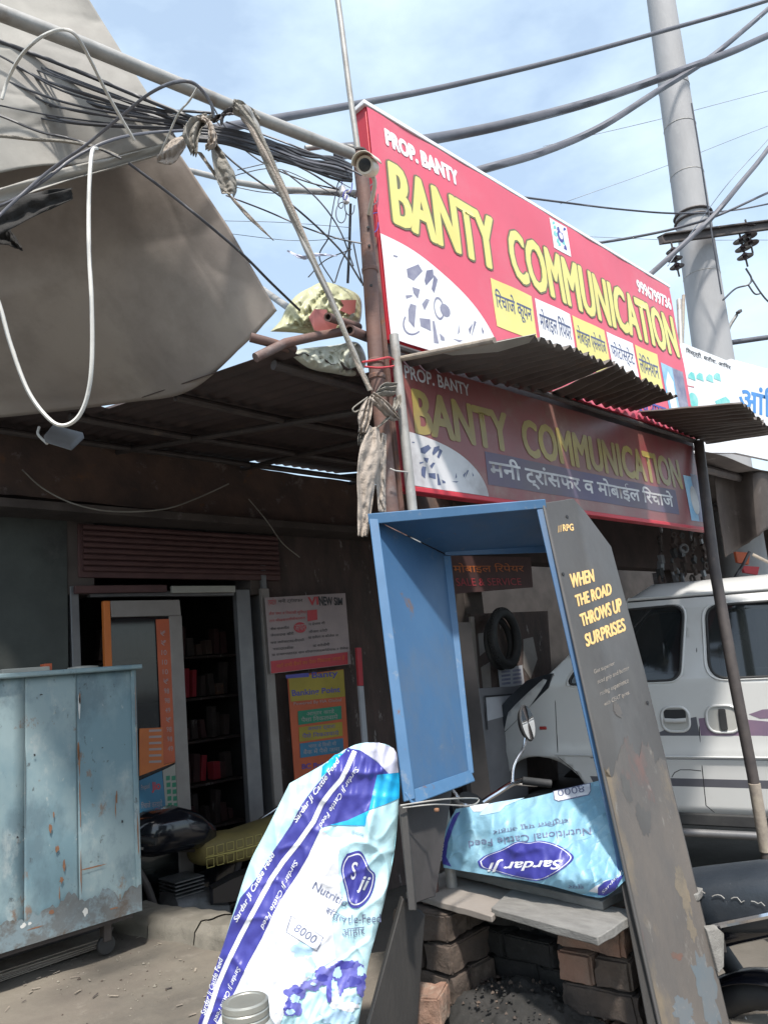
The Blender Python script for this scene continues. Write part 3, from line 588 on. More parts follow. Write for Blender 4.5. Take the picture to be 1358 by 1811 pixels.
# ================================================================== SIGN BOARDS on Y = 1.9
YS = 1.9
NS = V((0, -1, 0))
def surfY(y): return flat3(V((0, y, 0)), NS)
xl, xr = 2.005, 4.745
def box_sign(name, label, z0, z1, th=.06, x0=xl, x1=xr, topmat=m_wht, facemat=m_red):
    t = thing(name, label, 'sign', ((x0 + x1) / 2, YS + th / 2, z0))
    mb = MB(); mb.box(((x0 + x1) / 2, YS + th / 2, (z0 + z1) / 2), (x1 - x0, th, z1 - z0)); mb.build('panel', m_red_side if facemat is m_red else facemat, t, bevel=.003)
    return t
up = thing('shop_sign', 'large faded, glare-paled red shop sign reading BANTY COMMUNICATION above the corrugated canopy', 'sign', ((xl + xr) / 2, YS + .03, 2.35))
mb = MB(); mb.box(((xl + xr) / 2, YS + .032, 2.885), (xr - xl, .06, 1.055)); mb.build('side_frame', m_red_side, up, bevel=.003)
mb = MB(); mb.box(((xl + xr) / 2, YS + .03, 3.422), (xr - xl + .03, .08, .022)); mb.build('top_edge', m_wht, up, bevel=.004)
su = surfY(YS - .001)
def zx(x, z): return V((x, YS, z))
# face laid out on the plane in metres: surf for plane coordinates
def sp(y): return lambda x, z, l: V((x, y - l - .0035 * sin(x * 3.1 + z * 5) * sin(z * 7 + x) - .002 * sin(x * 17 + z * 3), z))
def rect(x0, z0, x1, z1, mi=0, lift=0.0): return poly([(x0, z0), (x1, z0), (x1, z1), (x0, z1)], mi, lift)
def tr(s, x0, z0, x1, z1, mi=0, lift=0.0, bold=0.0, shear=0.0, base=None):
    return tq(s, [(x0, z1), (x1, z1), (x1, z0), (x0, z0)], mi, lift, bold, shear, base)
Mu = [m_red_glare, m_wht, m_yel_f, m_outline, m_ink_grey, m_ink, m_sky_print, m_teal, m_navy, m_red, m_redp]
it = [rect(xl + .002, 2.36, xr - .002, 3.408, 0, 0), rect(xl + .002, 2.36, xl + .03, 2.80, 1, .0006)]
decal('face', it[:1], Mu, up, sp(YS - .007), step=.06)
it = []
# white quarter ellipse with gadget silhouettes
pts = [(xl + .003, 2.362)] + [(xl + .003 + .73 * cos(a), 2.362 + .455 * sin(a)) for a in [i * pi / 2 / 30 for i in range(31)]]
it.append(poly(pts, 1, .001))
GAD = []
G = lambda *p: [(PY(a, b, YS).x, PY(a, b, YS).z) for a, b in cx(p, .2429, 640, 180)]
for g in [((310, 1225), (395, 1190), (425, 1240), (360, 1310), (318, 1285)), ((455, 1235), (505, 1225), (510, 1280), (450, 1345), (438, 1310)), ((512, 1265), (540, 1300), (510, 1400), (490, 1370)),
          ((350, 1355), (405, 1375), (390, 1440), (360, 1400)), ((305, 1415), (350, 1412), (350, 1425), (310, 1440)), ((340, 1475), (380, 1490), (370, 1650), (330, 1600), (325, 1520)),
          ((405, 1580), (480, 1590), (488, 1675), (415, 1640)), ((497, 1600), (512, 1605), (545, 1765), (510, 1760)), ((550, 1690), (585, 1720), (590, 1745), (560, 1740)), ((420, 1480), (450, 1440), (475, 1450), (440, 1525)),
          ((690, 1620), (700, 1680), (685, 1700)), ((760, 1660), (790, 1620), (770, 1700)), ((800, 1600), (815, 1610), (780, 1720)), ((850, 1640), (870, 1680), (860, 1700)), ((650, 1730), (720, 1740), (700, 1755)), ((215, 1120), (250, 1130), (240, 1140), (218, 1132))]:
    it.append(poly(G(*g), 4, .0016)); GAD.append(G(*g))
def ring(cx_, cy_, rx, ry, w, rot, mi, lift, n=24, s=.2429, ox=640, oy=180, a0=0, a1=2 * pi):
    o = []
    for i in range(n):
        qa = []
        for a, k in ((a0 + (a1 - a0) * i / n, 1), (a0 + (a1 - a0) * (i + 1) / n, 1), (a0 + (a1 - a0) * (i + 1) / n, 1 - w), (a0 + (a1 - a0) * i / n, 1 - w)):
            x, y = rx * cos(a) * k, ry * sin(a) * k; qa.append((ox + s * (cx_ + x * cos(rot) - y * sin(rot)), oy + s * (cy_ + x * sin(rot) + y * cos(rot))))
        o.append(qa)
    return o
for q in ring(545, 1510, 38, 85, .2, -.15, 4, .0016): it.append(poly([(PY(a, b, YS).x, PY(a, b, YS).z) for a, b in q], 4, .0016))
for q in ring(365, 1610, 75, 95, .14, .3, 4, .0016, a0=.6, a1=3.4): it.append(poly([(PY(a, b, YS).x, PY(a, b, YS).z) for a, b in q], 4, .0016))
it.append(disc(2.355, 2.575, .035, .03, .3, 12, 4, .002))
# lettering
it += tdil('PROP. BANTY', 2.10, 3.266, 2.565, 3.342, 1, .0016, .006, 6)
for s_, a, b in (('BANTY', 2.09, 2.80), ('COMMUNICATION', 2.90, 4.70)):
    g = .012 if s_ == 'BANTY' else .010
    it += tdil(s_, a + g, 2.90, b - g, 3.18, 3, .0016, g + .011, 10, .017) + tdil(s_, a + g, 2.90, b - g, 3.18, 2, .0026, g, 10, .008)
it += tdil('9996799736', 4.265, 3.24, 4.71, 3.32, 1, .0016, .005, 6)
it.append(rect(3.335, 3.215, 3.50, 3.395, 1, .0012))
rg = random.Random(11)
for k in range(16):
    a = rg.uniform(3.35, 3.46); z = rg.uniform(3.23, 3.36); it.append(poly([(a, z), (a + .03, z + rg.uniform(-.01, .02)), (a + .025, z + .03), (a + .006, z + .02)], 7 if k % 3 else 8, .0018))
it.append(disc(3.42, 3.31, .03, .035, .2, 14, 8, .002)); it.append(disc(3.425, 3.315, .018, .02, .2, 12, 1, .0026))
bxs = [(2.722, 3.045, 2, 'रिचार्ज कूपन'), (3.075, 3.392, 1, 'मोबाइल रिपेयर'), (3.415, 3.745, 2, 'मोबाइल एसेसरीज'), (3.77, 4.068, 1, 'फोटोस्टेट'), (4.094, 4.37, 2, 'लेमिनेशन')]
for a, b, m_, s_ in bxs:
    it.append(rect(a, 2.60 if a < 2.9 else 2.56, b, 2.845, m_, .0012)); it.append(tr(s_, a + .02, 2.675, b - .02, 2.80, 5, .002, bold=.012))
it.append(rect(4.40, 2.42, 4.56, 2.80, 6, .0012)); it.append(rect(4.56, 2.42, 4.70, 2.80, 4, .0012))
it.append(poly([(4.43, 2.5), (4.52, 2.48), (4.54, 2.7), (4.48, 2.76), (4.42, 2.66)], 1, .002)); it.append(tr('मनी ट्रांसफर', 3.75, 2.40, 4.36, 2.52, 8, .0016, bold=.03))
decal('print', it, Mu, up, sp(YS - .0074), step=.06)

lo = thing('shop_sign', 'lower dusty red shop sign, shade put into its colours, under the corrugated canopy', 'sign', ((xl + xr) / 2, YS + .03, 1.765))
z0, z1, x0, x1 = 1.768, 2.288, 2.02, 4.65
mb = MB(); mb.box(((x0 + x1) / 2, YS + .025, (z0 + z1) / 2), (x1 - x0, .045, z1 - z0)); mb.build('side_frame', m_red_side, lo, bevel=.003)
mb = MB(); mb.box(((x0 + x1) / 2, YS + .01, z0 - .012), (x1 - x0 + .02, .05, .022)); mb.build('bottom_edge', m_red_side, lo, bevel=.004)
m_red2 = M('lower_sign_red_shade', (.27, .045, .055), (.19, .05, .052), 2.2, .35, bump=.04, bscale=3, stains=[((.20, .095, .08), 1.6, .36, .62, .9), ((.34, .26, .22), 3.2, .54, .78, .5)])  # lower sign colours darkened for canopy shade and haze, plus a dust veil
m_yel2 = M('lower_sign_yellow_shade', (0.440, 0.336, 0.056), (0.288, 0.216, 0.080), 2.2, .35, stains=[((0.208, 0.152, 0.080), 1.6, .34, .62, .85)])
m_wht2 = M('lower_sign_white_shade', (.60, .59, .60), (.42, .40, .41), 3, .35, stains=[((.28, .25, .25), 3, .46, .66, .7)])
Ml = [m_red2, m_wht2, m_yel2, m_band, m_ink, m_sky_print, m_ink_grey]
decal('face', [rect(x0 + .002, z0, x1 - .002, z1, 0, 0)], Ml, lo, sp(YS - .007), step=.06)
it = []
pts = [(x0 + .003, z0 + .002)] + [(x0 + .003 + .48 * cos(a), z0 + .002 + .215 * sin(a)) for a in [i * pi / 2 / 24 for i in range(25)]]
it.append(poly(pts, 1, .001))
it += [poly([(2.51, z0 + .055), (4.28, z0 + .055), (4.28, z0 + .2), (2.51, z0 + .2)], 3, .001)]
it.append(tr('PROP. BANTY', 2.06, 2.205, 2.46, 2.262, 1, .0016, bold=.02))
for s_, a, b in (('BANTY', 2.085, 2.70), ('COMMUNICATION', 2.80, 4.40)):
    it += tdil(s_, a + .01, 1.99, b - .01, 2.165, 2, .0016, .009, 8, .006)
it.append(tr('मनी ट्रांसफर व मोबाईल रिचार्ज', 2.53, 1.835, 4.22, 1.955, 1, .0018, bold=.02))
it += [rect(4.43, z0 + .03, 4.53, 2.08, 5, .0012), rect(4.53, z0 + .03, 4.63, 2.10, 6, .0012), disc(4.52, 1.93, .05, .09, 0, 16, 1, .0018)]
for it_ in GAD: it.append(poly([(x0 + (x - xl) * .655, z0 + (z - 2.362) * .47) for x, z in it_], 4, .0018))
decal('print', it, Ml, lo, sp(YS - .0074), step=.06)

mb = MB(); mb.box(((xl + xr) / 2, YS + .035, 2.335), (xr - xl, .02, .10)); mb.build('back_strip', m_darksteel, lo)
# neighbour's boards farther along the row
nb = thing('neighbour_sign', 'white neighbouring signboard with teal car pictures beyond the red sign', 'sign', (5.2, YS + .05, 2.3))
mb = MB(); P = [PY(a, b, YS + .05) for a, b in ((1207, 606), (1292, 640), (1300, 800), (1207, 800))]; mb.slab(P, V((0, .03, 0))); mb.build('panel', m_wht, nb)
c5 = lambda *p: cx(p, .265, 1150, 380)
it = [tq('मिस्त्री. सतीश. आमिर', c5((235, 880), (535, 1000), (535, 1040), (235, 925)), 1, .001, bold=.015)]
for a, b in ((250, 1045), (305, 1050), (370, 1060), (420, 1050)): it.append(poly(c5((a, b + 20), (a + 20, b), (a + 40, b + 10), (a + 50, b + 60), (a, b + 40)), 0, .001))
it += [disc(*c5((285, 1235))[0], 8, 14, -.3, 16, 0, .001), poly(c5((430, 1240), (500, 1210), (530, 1240), (520, 1290), (440, 1270)), 0, .001), poly(c5((245, 1135), (290, 1145), (290, 1150), (245, 1140)), 2, .001)]
decal('print', it, [m_teal, m_print_bk, m_redp], nb, surfY(YS + .049))
nb2 = thing('neighbour_sign', 'far white signboard with big blue lettering at the right edge', 'sign', (7, YS + .1, 2.3))
mb = MB(); P = [PY(a, b, YS + .1) for a, b in ((1292, 634), (1358, 652), (1440, 690), (1440, 830), (1300, 800))]; mb.slab(P, V((0, .03, 0))); mb.build('panel', m_wht, nb2)
it = [tq('आंटि', [(1306, 672), (1385, 690), (1385, 745), (1306, 722)], 0, .001, bold=.02), tq('दुकान सर्विस', [(1245, 770), (1345, 752), (1345, 772), (1245, 788)], 0, .001, bold=.02)]
decal('print', it, [m_blue_txt], nb2, surfY(YS + .099))

# ------------------------------------------------------------------ corrugated canopies
def corr(quad, name, parent_label, per=.078, amp=.012, jag=0.0, mat=m_corr, ragged=3):
    a, b, c, d = quad           # inner-left, inner-right, outer-right, outer-left
    L = ((b - a).length + (c - d).length) / 2; rn = random.Random(ragged)
    jg = [rn.uniform(-.012, .012) for _ in range(200)]
    def f(u, v):
        p = lerp(lerp(a, b, u), lerp(d, c, u), v); dirv = (lerp(d, c, u) - lerp(a, b, u)).normalized()
        p = p + V((0, 0, 1)) * amp * sin(u * L / per * 2 * pi) + V((0, 0, .012)) * noise.noise(V((u * 4, v * 3, ragged)))
        if v > .99: p = p + dirv * jg[int(u * L / per * 1.5) % 200]
        return p
    mb = MB(); mb.grid(f, int(L / per * 10), 10); o = mb.build(name, mat, None, smooth=80, solid=.0016, fix=False)
    return props(o, parent_label, 'roof sheet', 'corrugated canopy sheets over the lower sign')
I = lambda x, z: V((x, YS - .012, z))
corr([I(2.03, 2.268), I(3.045, 2.335), PY(1086, 643, 1.49), PY(944, 594, 1.42)], 'canopy_sheet', 'corrugated canopy sheet nearest the rusty pole, end curled up', ragged=4)
corr([I(3.075, 2.337), I(3.95, 2.40), PY(1197, 702, 1.50), PY(1088, 645, 1.495)], 'canopy_sheet', 'middle corrugated canopy sheet with jagged edge over the phone shop sign', ragged=9)
corr([I(3.97, 2.395), I(4.86, 2.345), PY(1368, 764, 1.47), PY(1310, 714, 1.31)], 'canopy_sheet', 'right-hand corrugated canopy sheet below the neighbouring white board', ragged=5)
# curled pale flap at its left end
q = [PY(770, 622, 1.72), PY(872, 606, 1.45), PY(948, 590, 1.42), PY(935, 606, 1.46), PY(880, 622, 1.52), PY(800, 628, 1.66)]
mb = MB(); mb.slab(q, V((0.004, .003, .004))); props(mb.build('sheet_flap', m_blank), 'pale bent metal flap on the left end of the corrugated canopy', 'metal flap')
mb = MB(); mb.tube([V((2.01, 1.86, 2.262)), PY(874, 601, 1.42)], .011, 10); props(mb.build('short_pipe', m_bamboo), 'short weathered pipe propping the left end of the canopy', 'pipe')
mb = MB(); mb.tube([V((2.0, 1.87, 2.315)), V((3.0, 1.885, 2.325)), V((4.7, 1.885, 2.325))], .014, 8); props(mb.build('support_rod', m_darksteel), 'dark steel rod between the two red signs holding the canopy sheets', 'rod')

# ================================================================== POLES AND PIPES
def pipe(name, label, pts, r, mat, cat='pole', k=0, n=14, group=None, extra=None):
    P = smoothpath(pts, k) if k else pts
    mb = MB(); mb.tube(P, r, n); o = mb.build(name, mat); props(o, label, cat, group); return o
cp = thing('sign_pole', 'thick rusty brown steel pole carrying the camera and red signs', 'pole', (1.93, 1.9, 0))
mb = MB(); mb.tube([(1.93, 1.9, -.0), (1.925, 1.9, 1.2), (1.915, 1.9, 2.2), (1.945, 1.9, 2.9), (1.94, 1.9, 3.15)], .029, 18); mb.build('shaft', m_rust, cp)
for z in (2.23, 2.17, 2.62):
    mb = MB(); mb.lathe((1.915 if z < 2.5 else 1.935, 1.9, z), (0, 0, 1), [(.0295, 0), (.033, .004), (.033, .018), (.0295, .022)], 18); mb.build('collar', m_rust, cp)
for z, a in ((2.72, -2.0), (2.55, -2.3), (2.20, -2.2), (2.80, -1.9)):
    mb = MB(); mb.lathe(V((1.93, 1.9, z)) + V((cos(a), sin(a), 0)) * .0275, (cos(a), sin(a), 0), [(.006, 0), (.006, .003), (.0025, .0035)], 8); mb.build('bolt_hole', m_seam, cp)
mb = MB(); mb.lathe((1.94, 1.9, 3.15), (0, 0, 1), [(.029, 0), (.033, .005), (.033, .012), (.01, .016)], 16); mb.build('cap', m_darksteel, cp)
pipe('mast', 'thin galvanised pipe rising above the rusty pole into the sky', [V((1.935, 1.9, 3.15)), PY(618, 160, 1.9), PY(603, 40, 1.9), PY(589, -60, 1.9)], .0125, m_galv)
pipe('side_pole', 'square rusty upright bolted beside the thick rusty pole', [V((1.985, 1.915, 2.80)), V((1.985, 1.915, 2.25)), V((1.99, 1.92, 1.2))], .015, m_rust, n=4)
pipe('side_pole', 'grey galvanised pipe standing in front of the lower sign end', [V((1.995, 1.865, 2.36)), V((2.0, 1.868, 1.9)), V((2.0, 1.868, .0))], .0185, m_galv)
bar = thing('overhead_pipe', 'long galvanised pipe running from the rusty pole out past top left', 'pipe', (1.0, 1.9, 3.0))
mb = MB(); mb.tube([PY(622, 272, 1.9), PY(450, 205, 1.895), PY(300, 142, 1.89), PY(150, 80, 1.89), PY(0, 22, 1.885), PY(-260, -70, 1.88)], .0225, 16); mb.build('shaft', m_galv, bar)
mb = MB(); mb.tube([PY(420, 190, 1.895), PY(432, 196, 1.895)], .0245, 16); mb.build('coupling', m_galv, bar)
pipe('cross_pipe', 'grey horizontal pipe behind the cables reaching the rusty pole', [PY(640, 262, 1.99), PY(590, 256, 2.1), PY(540, 262, 2.15)], .012, m_galv, 'pipe')
pipe('cross_pipe', 'lower grey pipe between tarpaulin and rusty pole', [PY(632, 342, 1.97), PY(500, 335, 2.3), PY(420, 322, 2.6), PY(330, 300, 2.9)], .014, m_galv, 'pipe')
pipe('cross_pipe', 'short grey pipe end emerging behind the tarpaulin edge', [PY(512, 545, 2.15), PY(455, 505, 2.5)], .014, m_galv, 'pipe')
# right-hand post of the sign
A = V((4.67, 1.86, 2.31)); B = PD(1352, 1500, 4.05); C2 = lerp(A, B, .9) 
rp = thing('sign_post', 'slanting dark iron post at the right sign end before the white van', 'post', B)
mb = MB(); mb.tube([A, PD(1262, 1000, 4.35), lerp(A, B, .5).lerp(PD(1300, 1215, 4.2), 1)], [.03, .031, .031], 16); mb.build('upper_shaft', m_darksteel, rp)
mb = MB(); mb.tube([PD(1300, 1215, 4.2), PD(1330, 1370, 4.1), B, B + (B - A).normalized() * .42], [.031, .029, .029, .029], 16); mb.build('lower_shaft', m_bamboo if False else m_darksteel, rp)
mb = MB(); mb.tube([PD(1333, 1385, 4.085), PD(1353, 1505, 4.04)], .0305, 16); mb.build('wrapping', m_bamboo, rp)
pipe('back_upright', 'pale galvanised upright at the right edge of the upper sign', [PY(1200, 530, 1.98), PY(1205, 640, 1.98), PY(1206, 730, 1.98)], .018, m_galv)
pipe('thin_post', 'thin bare rod standing just beyond the right end of the sign', [PY(1208, 522, 2.1), PY(1206, 600, 2.1), PY(1213, 720, 2.1)], .012, m_bamboo)

# ------------------------------------------------------------------ tarpaulins
def sheet(name, label, rows, mat, cat='tarpaulin', nu=50, sag=.03, seed=0, solid=.004):
    """rows: list of rows from top to bottom, each a list of points left to right"""
    R = [smoothpath(r, 8) if len(r) > 2 else [lerp(V(r[0]), V(r[1]), i / 8) for i in range(9)] for r in rows]
    def at(r, u):
        t = u * (len(r) - 1); i = min(len(r) - 2, int(t)); return lerp(r[i], r[i + 1], t - i)
    nv = (len(rows) - 1) * 30; nu = 110
    def f(u, v):
        t = v * (len(R) - 1); j = min(len(R) - 2, int(t)); p = lerp(at(R[j], u), at(R[j + 1], u), t - j)
        cre = .5 * max(0, 1 - abs(noise.noise(V((u * 2.1 + seed, v * 3.1, seed + 5)))) * 9) ** 2 + .3 * max(0, 1 - abs(noise.noise(V((u * 5.1 + v * 2 + seed, v * 2.1, seed + 9)))) * 7) ** 2 + .12 * noise.noise(V((u * 14, v * 14, seed)))
        return p + V((.3, .6, .8)) * sag * (noise.noise(V((u * 2.3 + seed, v * 2.3, seed))) + .45 * cre)
    mb = MB(); mb.grid(f, nu, nv); return props(mb.build(name, mat, smooth=80, solid=solid, fix=False), label, cat)
sheet('tarpaulin', 'large brownish tarpaulin sheet sagging from the overhead pipe to the roof edge',
      [[PY(-420, -150, 3.4), PY(-150, -120, 2.9), PY(92, -95, 2.42)],
       [PY(-420, 250, 3.4), PY(0, 235, 2.6), PY(150, 232, 2.42), PY(288, 228, 2.2)],
       [PY(-420, 540, 3.6), PY(0, 520, 2.95), PY(220, 440, 2.5), PY(405, 402, 2.1)],
       [PY(-420, 770, 4.1), PY(0, 738, 3.55), PY(227, 712, 3.05), PY(335, 692, 2.6), PY(430, 612, 2.2), PY(490, 550, 2.02)]], m_tarp2, sag=.02, seed=2)
sheet('tarpaulin', 'upper grey tarpaulin layer hanging over the brown sheet below the overhead pipe',
      [[PY(-420, -180, 3.1), PY(-150, -150, 2.6), PY(85, -120, 2.22)],
       [PY(-420, 40, 3.1), PY(-20, 90, 2.35), PY(180, 35, 2.2)],
       [PY(-420, 200, 3.2), PY(0, 190, 2.35), PY(150, 175, 2.2), PY(252, 150, 2.12)],
       [PY(-420, 420, 3.3), PY(0, 305, 2.38), PY(150, 290, 2.25), PY(240, 268, 2.15), PY(318, 252, 2.06)]], m_tarp, sag=.015, seed=6)
TR_ = [[PY(-420, 250, 3.4), PY(0, 235, 2.6), PY(150, 232, 2.42), PY(288, 228, 2.2)], [PY(-420, 540, 3.6), PY(0, 520, 2.95), PY(220, 440, 2.5), PY(405, 402, 2.1)]]
# rolled and torn hem of the upper sheet
def strip(name, label, cen, wid, nrm, mat, cat, seed=0, nu=60, nv=10, fold=.01, freq=3, solid=.002, taper=None):
    """cloth strip following a centre line with a width direction"""
    P = smoothpath(cen, 8); Wd = smoothpath(wid, 8) if len(wid) > 2 else None; n = V(nrm).normalized()
    def f(u, v):
        t = u * (len(P) - 1); i = min(len(P) - 2, int(t)); p = lerp(P[i], P[i + 1], t - i)
        w = lerp(Wd[min(i, len(Wd) - 1)], Wd[min(i + 1, len(Wd) - 1)], t - i) if Wd else lerp(V(wid[0]), V(wid[-1]), u)
        k = 2 * v - 1
        return p + w * k * .5 + n * fold * (sin(k * pi * freq + 2.5 * noise.noise(V((u * 3, v * 2, seed)))) ) + V((1, 1, 1)) * .006 * noise.noise(V((u * 11, v * 5, seed + 4)))
    mb = MB(); mb.grid(f, nu, nv); return props(mb.build(name, mat, smooth=80, solid=solid, fix=False), label, cat)
strip('tarpaulin_hem', 'bunched grey hem along the lower edge of the upper tarpaulin', [PY(-120, 372, 2.35), PY(0, 345, 2.3), PY(110, 312, 2.22), PY(200, 288, 2.16), PY(300, 258, 2.05), PY(345, 235, 1.98)],
      [V((0, .02, .085)), V((0, .02, .075)), V((0, 0, .06)), V((0, 0, .05)), V((0, 0, .05)), V((0, 0, .06))], (-.5, -.8, -.2), m_tarp, 'cloth', 3, fold=.014, freq=1.4, nv=16)
strip('torn_cloth', 'dark torn cloth flap under the tarpaulin hem at the left edge', [PY(-60, 396, 2.2), PY(0, 385, 2.18), PY(60, 362, 2.15), PY(128, 342, 2.12)],
      [V((0, 0, .13)), V((0, 0, .12)), V((0, 0, .09)), V((0, 0, .05))], (-.5, -.8, -.2), M('torn_dark_cloth', (.03, .028, .027), (.018, .017, .016), 20, .95, bump=.5, bscale=60), 'cloth', 5, fold=.01, freq=1.5)
strip('torn_cloth', 'pointed dark rag hanging lowest at the left edge', [PY(-40, 405, 2.29), PY(10, 415, 2.28), PY(40, 440, 2.27)],
      [V((.0, 0, .1)), V((0, 0, .07)), V((0, 0, .008))], (-.5, -.8, -.2), MATS['torn_dark_cloth'], 'cloth', 8, fold=.008, freq=1)
strip('tarpaulin_corner', 'folded tan corner of the tarpaulin near the knotted rags', [PY(278, 282, 2.0), PY(305, 268, 1.99), PY(330, 250, 1.97)],
      [V((.0, 0, .03)), V((0, 0, .10)), V((0.01, 0, .06))], (-.5, -.8, -.2), m_rag2, 'cloth', 1, fold=.008, freq=1.5)
# knotted rags on the overhead pipe
strip('knotted_rag', 'grey rag knotted round the cables below the overhead pipe', [PY(372, 205, 1.88), PY(350, 215, 1.86), PY(338, 240, 1.85), PY(344, 272, 1.85)],
      [V((.08, 0, .03)), V((.07, 0, .02)), V((.055, 0, 0)), V((.02, 0, 0))], (-.4, -.9, 0), m_rag, 'rag', 2, fold=.013, freq=2.5, nv=20)
strip('knotted_rag', 'light curled rag end beside the cable knot', [PY(355, 208, 1.85), PY(372, 222, 1.83), PY(376, 250, 1.83), PY(366, 262, 1.84)],
      [V((.03, 0, .02)), V((.035, 0, 0)), V((.03, 0, 0)), V((.015, 0, 0))], (-.4, -.9, 0), m_rag2, 'rag', 7, fold=.01, freq=1.6, nv=16)
strip('hanging_rag', 'dark grey triangular rag dangling below the cable knot', [PY(378, 250, 1.86), PY(392, 280, 1.85), PY(400, 318, 1.85), PY(402, 342, 1.85)],
      [V((.015, 0, .0)), V((.075, 0, -.02)), V((.085, 0, -.01)), V((.05, 0, 0))], (-.4, -.9, 0), m_rag, 'rag', 12, fold=.011, freq=1.2, nv=16)
strip('wrapped_rag', 'dark rag wound under the overhead pipe at the knot', [PY(412, 196, 1.87), PY(395, 200, 1.86), PY(382, 214, 1.86)],
      [V((.0, 0, .05)), V((.03, 0, .04)), V((.05, 0, .01))], (-.4, -.9, 0), m_darksteel, 'rag', 15, fold=.012, freq=1.6, nv=14)
pipe('plastic_strip', 'thin pale plastic strip fluttering from the dark rag', [PY(352, 268, 1.86), PY(375, 300, 1.86), PY(400, 340, 1.87), PY(445, 385, 1.88), PY(484, 425, 1.9)], [.006, .005, .004, .003] + [.0025] * 0 + [.001], m_rag2, 'strip') if False else None
strip('plastic_strip', 'thin pale plastic strip fluttering from the hanging rag', [PY(352, 268, 1.88), PY(375, 300, 1.88), PY(398, 335, 1.9), PY(440, 382, 1.92), PY(484, 425, 1.94)],
      [V((.018, 0, .004)), V((.016, 0, .004)), V((.007, 0, .002)), V((.02, 0, .01)), V((.003, 0, 0))], (-.4, -.9, 0), m_rag2, 'strip', 15, fold=.001, freq=1, nv=3)
strip('plastic_strip', 'short white plastic scrap caught on the slanting cloth rope', [PY(508, 443, 1.86), PY(535, 455, 1.85), PY(560, 450, 1.86), PY(596, 452, 1.9)],
      [V((.001, 0, .004)), V((0, 0, .014)), V((0, 0, .012)), V((0, 0, .002))], (-.4, -.9, 0), m_bag_in, 'strip', 18, fold=.003, freq=1, nv=4)
# slanting twisted cloth rope from pipe to knot
cr_ = thing('cloth_rope', 'twisted grey cloth strip stretched from the overhead pipe down to the pole knot', 'rope', PY(650, 690, 1.8))
base = [PY(430, 190, 1.86), PY(452, 232, 1.85), PY(492, 320, 1.84), PY(540, 430, 1.83), PY(590, 540, 1.82), PY(632, 640, 1.81), PY(655, 690, 1.80)]
sp_ = smoothpath(base, 10)
for k in range(4):
    pts = []
    for i, p in enumerate(sp_):
        u = i / (len(sp_) - 1); a = k * pi / 2 + u * 9; rr_ = lerp(.022, .006, min(1, u * 1.6)) * (1 + .3 * noise.noise(V((u * 9, k, 0))))
        pts.append(p + V((cos(a) * .9, .4 * sin(a), .2 * cos(a))) * rr_)
    mb = MB(); mb.tube(pts, [lerp(.011, .0055, i / len(pts)) * (1 + .35 * noise.noise(V((i * .3, k * 5, 1)))) for i in range(len(pts))], 7)
    mb.build('strand', [m_rag, m_rag2, m_rag, m_galv][k], cr_)
strip('wrapped_rag', 'cloth strip wound over the overhead pipe at the top of the rope', [PY(415, 185, 1.865), PY(440, 196, 1.862), PY(458, 216, 1.862)],
      [V((0, 0, .05)), V((0.01, 0, .05)), V((.02, 0, .04))], (-.4, -.9, 0), m_rag, 'rag', 25, fold=.008, freq=2)
# knot and hanging cloth round the pole
kn = thing('pole_cloth', 'frayed beige sackcloth knotted round the poles and hanging down', 'cloth', PY(655, 950, 1.82))
def strip_part(name, parent, cen, wid, nrm, mat, seed, **k):
    o = strip(name, None, cen, wid, nrm, mat, None, seed, **k); off = o.location.copy(); 
    me = o.data; me.transform(Matrix.Translation(off - OFF[parent.name])); o.location = (0, 0, 0); o.parent = parent; return o
for i, (c_, w_, m_, s_) in enumerate([
    ([PY(700, 688, 1.83), PY(672, 690, 1.80), PY(650, 712, 1.80), PY(640, 760, 1.82)], [V((.02, 0, .05)), V((.03, 0, .05)), V((.06, 0, .03)), V((.02, 0, .0))], m_rag, 1),
    ([PY(655, 700, 1.79), PY(675, 715, 1.785), PY(695, 735, 1.80), PY(705, 742, 1.82)], [V((.03, 0, .03)), V((.03, 0, .035)), V((.03, 0, .03)), V((.01, 0, .0))], m_rag2, 2),
    ([PY(702, 700, 1.84), PY(700, 720, 1.82), PY(680, 745, 1.80), PY(655, 765, 1.80)], [V((.04, 0, .02)), V((.05, 0, .03)), V((.05, 0, .03)), V((.03, 0, .02))], m_rag, 3),
    ([PY(652, 705, 1.79), PY(645, 735, 1.785), PY(640, 765, 1.79)], [V((.04, 0, .02)), V((.055, 0, .0)), V((.03, 0, .0))], m_rag2, 6)]):
    strip_part('knot_fold', kn, c_, w_, (-.5, -.85, 0), m_, s_, fold=.012, freq=2.2, nv=16, nu=30)
strip_part('hanging_cloth', kn, [PY(662, 755, 1.79), PY(655, 800, 1.785), PY(648, 850, 1.79), PY(645, 900, 1.80), PY(641, 948, 1.81)],
           [V((.05, 0, 0)), V((.10, 0, 0)), V((.085, 0, 0)), V((.065, 0, 0)), V((.045, 0, 0))], (-.5, -.85, 0), m_rag2, 9, fold=.006, freq=1.6, nv=34, nu=80)
strip_part('hanging_cloth', kn, [PY(675, 765, 1.81), PY(672, 820, 1.825), PY(674, 870, 1.835), PY(676, 905, 1.84)],
           [V((.05, 0, 0)), V((.06, 0, 0)), V((.045, 0, 0)), V((.04, 0, 0))], (-.5, -.85, 0), m_rag2, 19, fold=.005, freq=1.5, nv=24)
for i in range(9):
    a = (636 + i * 3.0, 765 + 3 * (i % 3)); mb = MB(); mb.tube(smoothpath([PY(a[0], a[1], 1.80), PY(a[0] - 3, a[1] + 10, 1.80), PY(a[0] - 2 + i % 3, a[1] + 22, 1.81)], 3), .0012, 5); mb.build('frayed_thread', m_rag, kn)
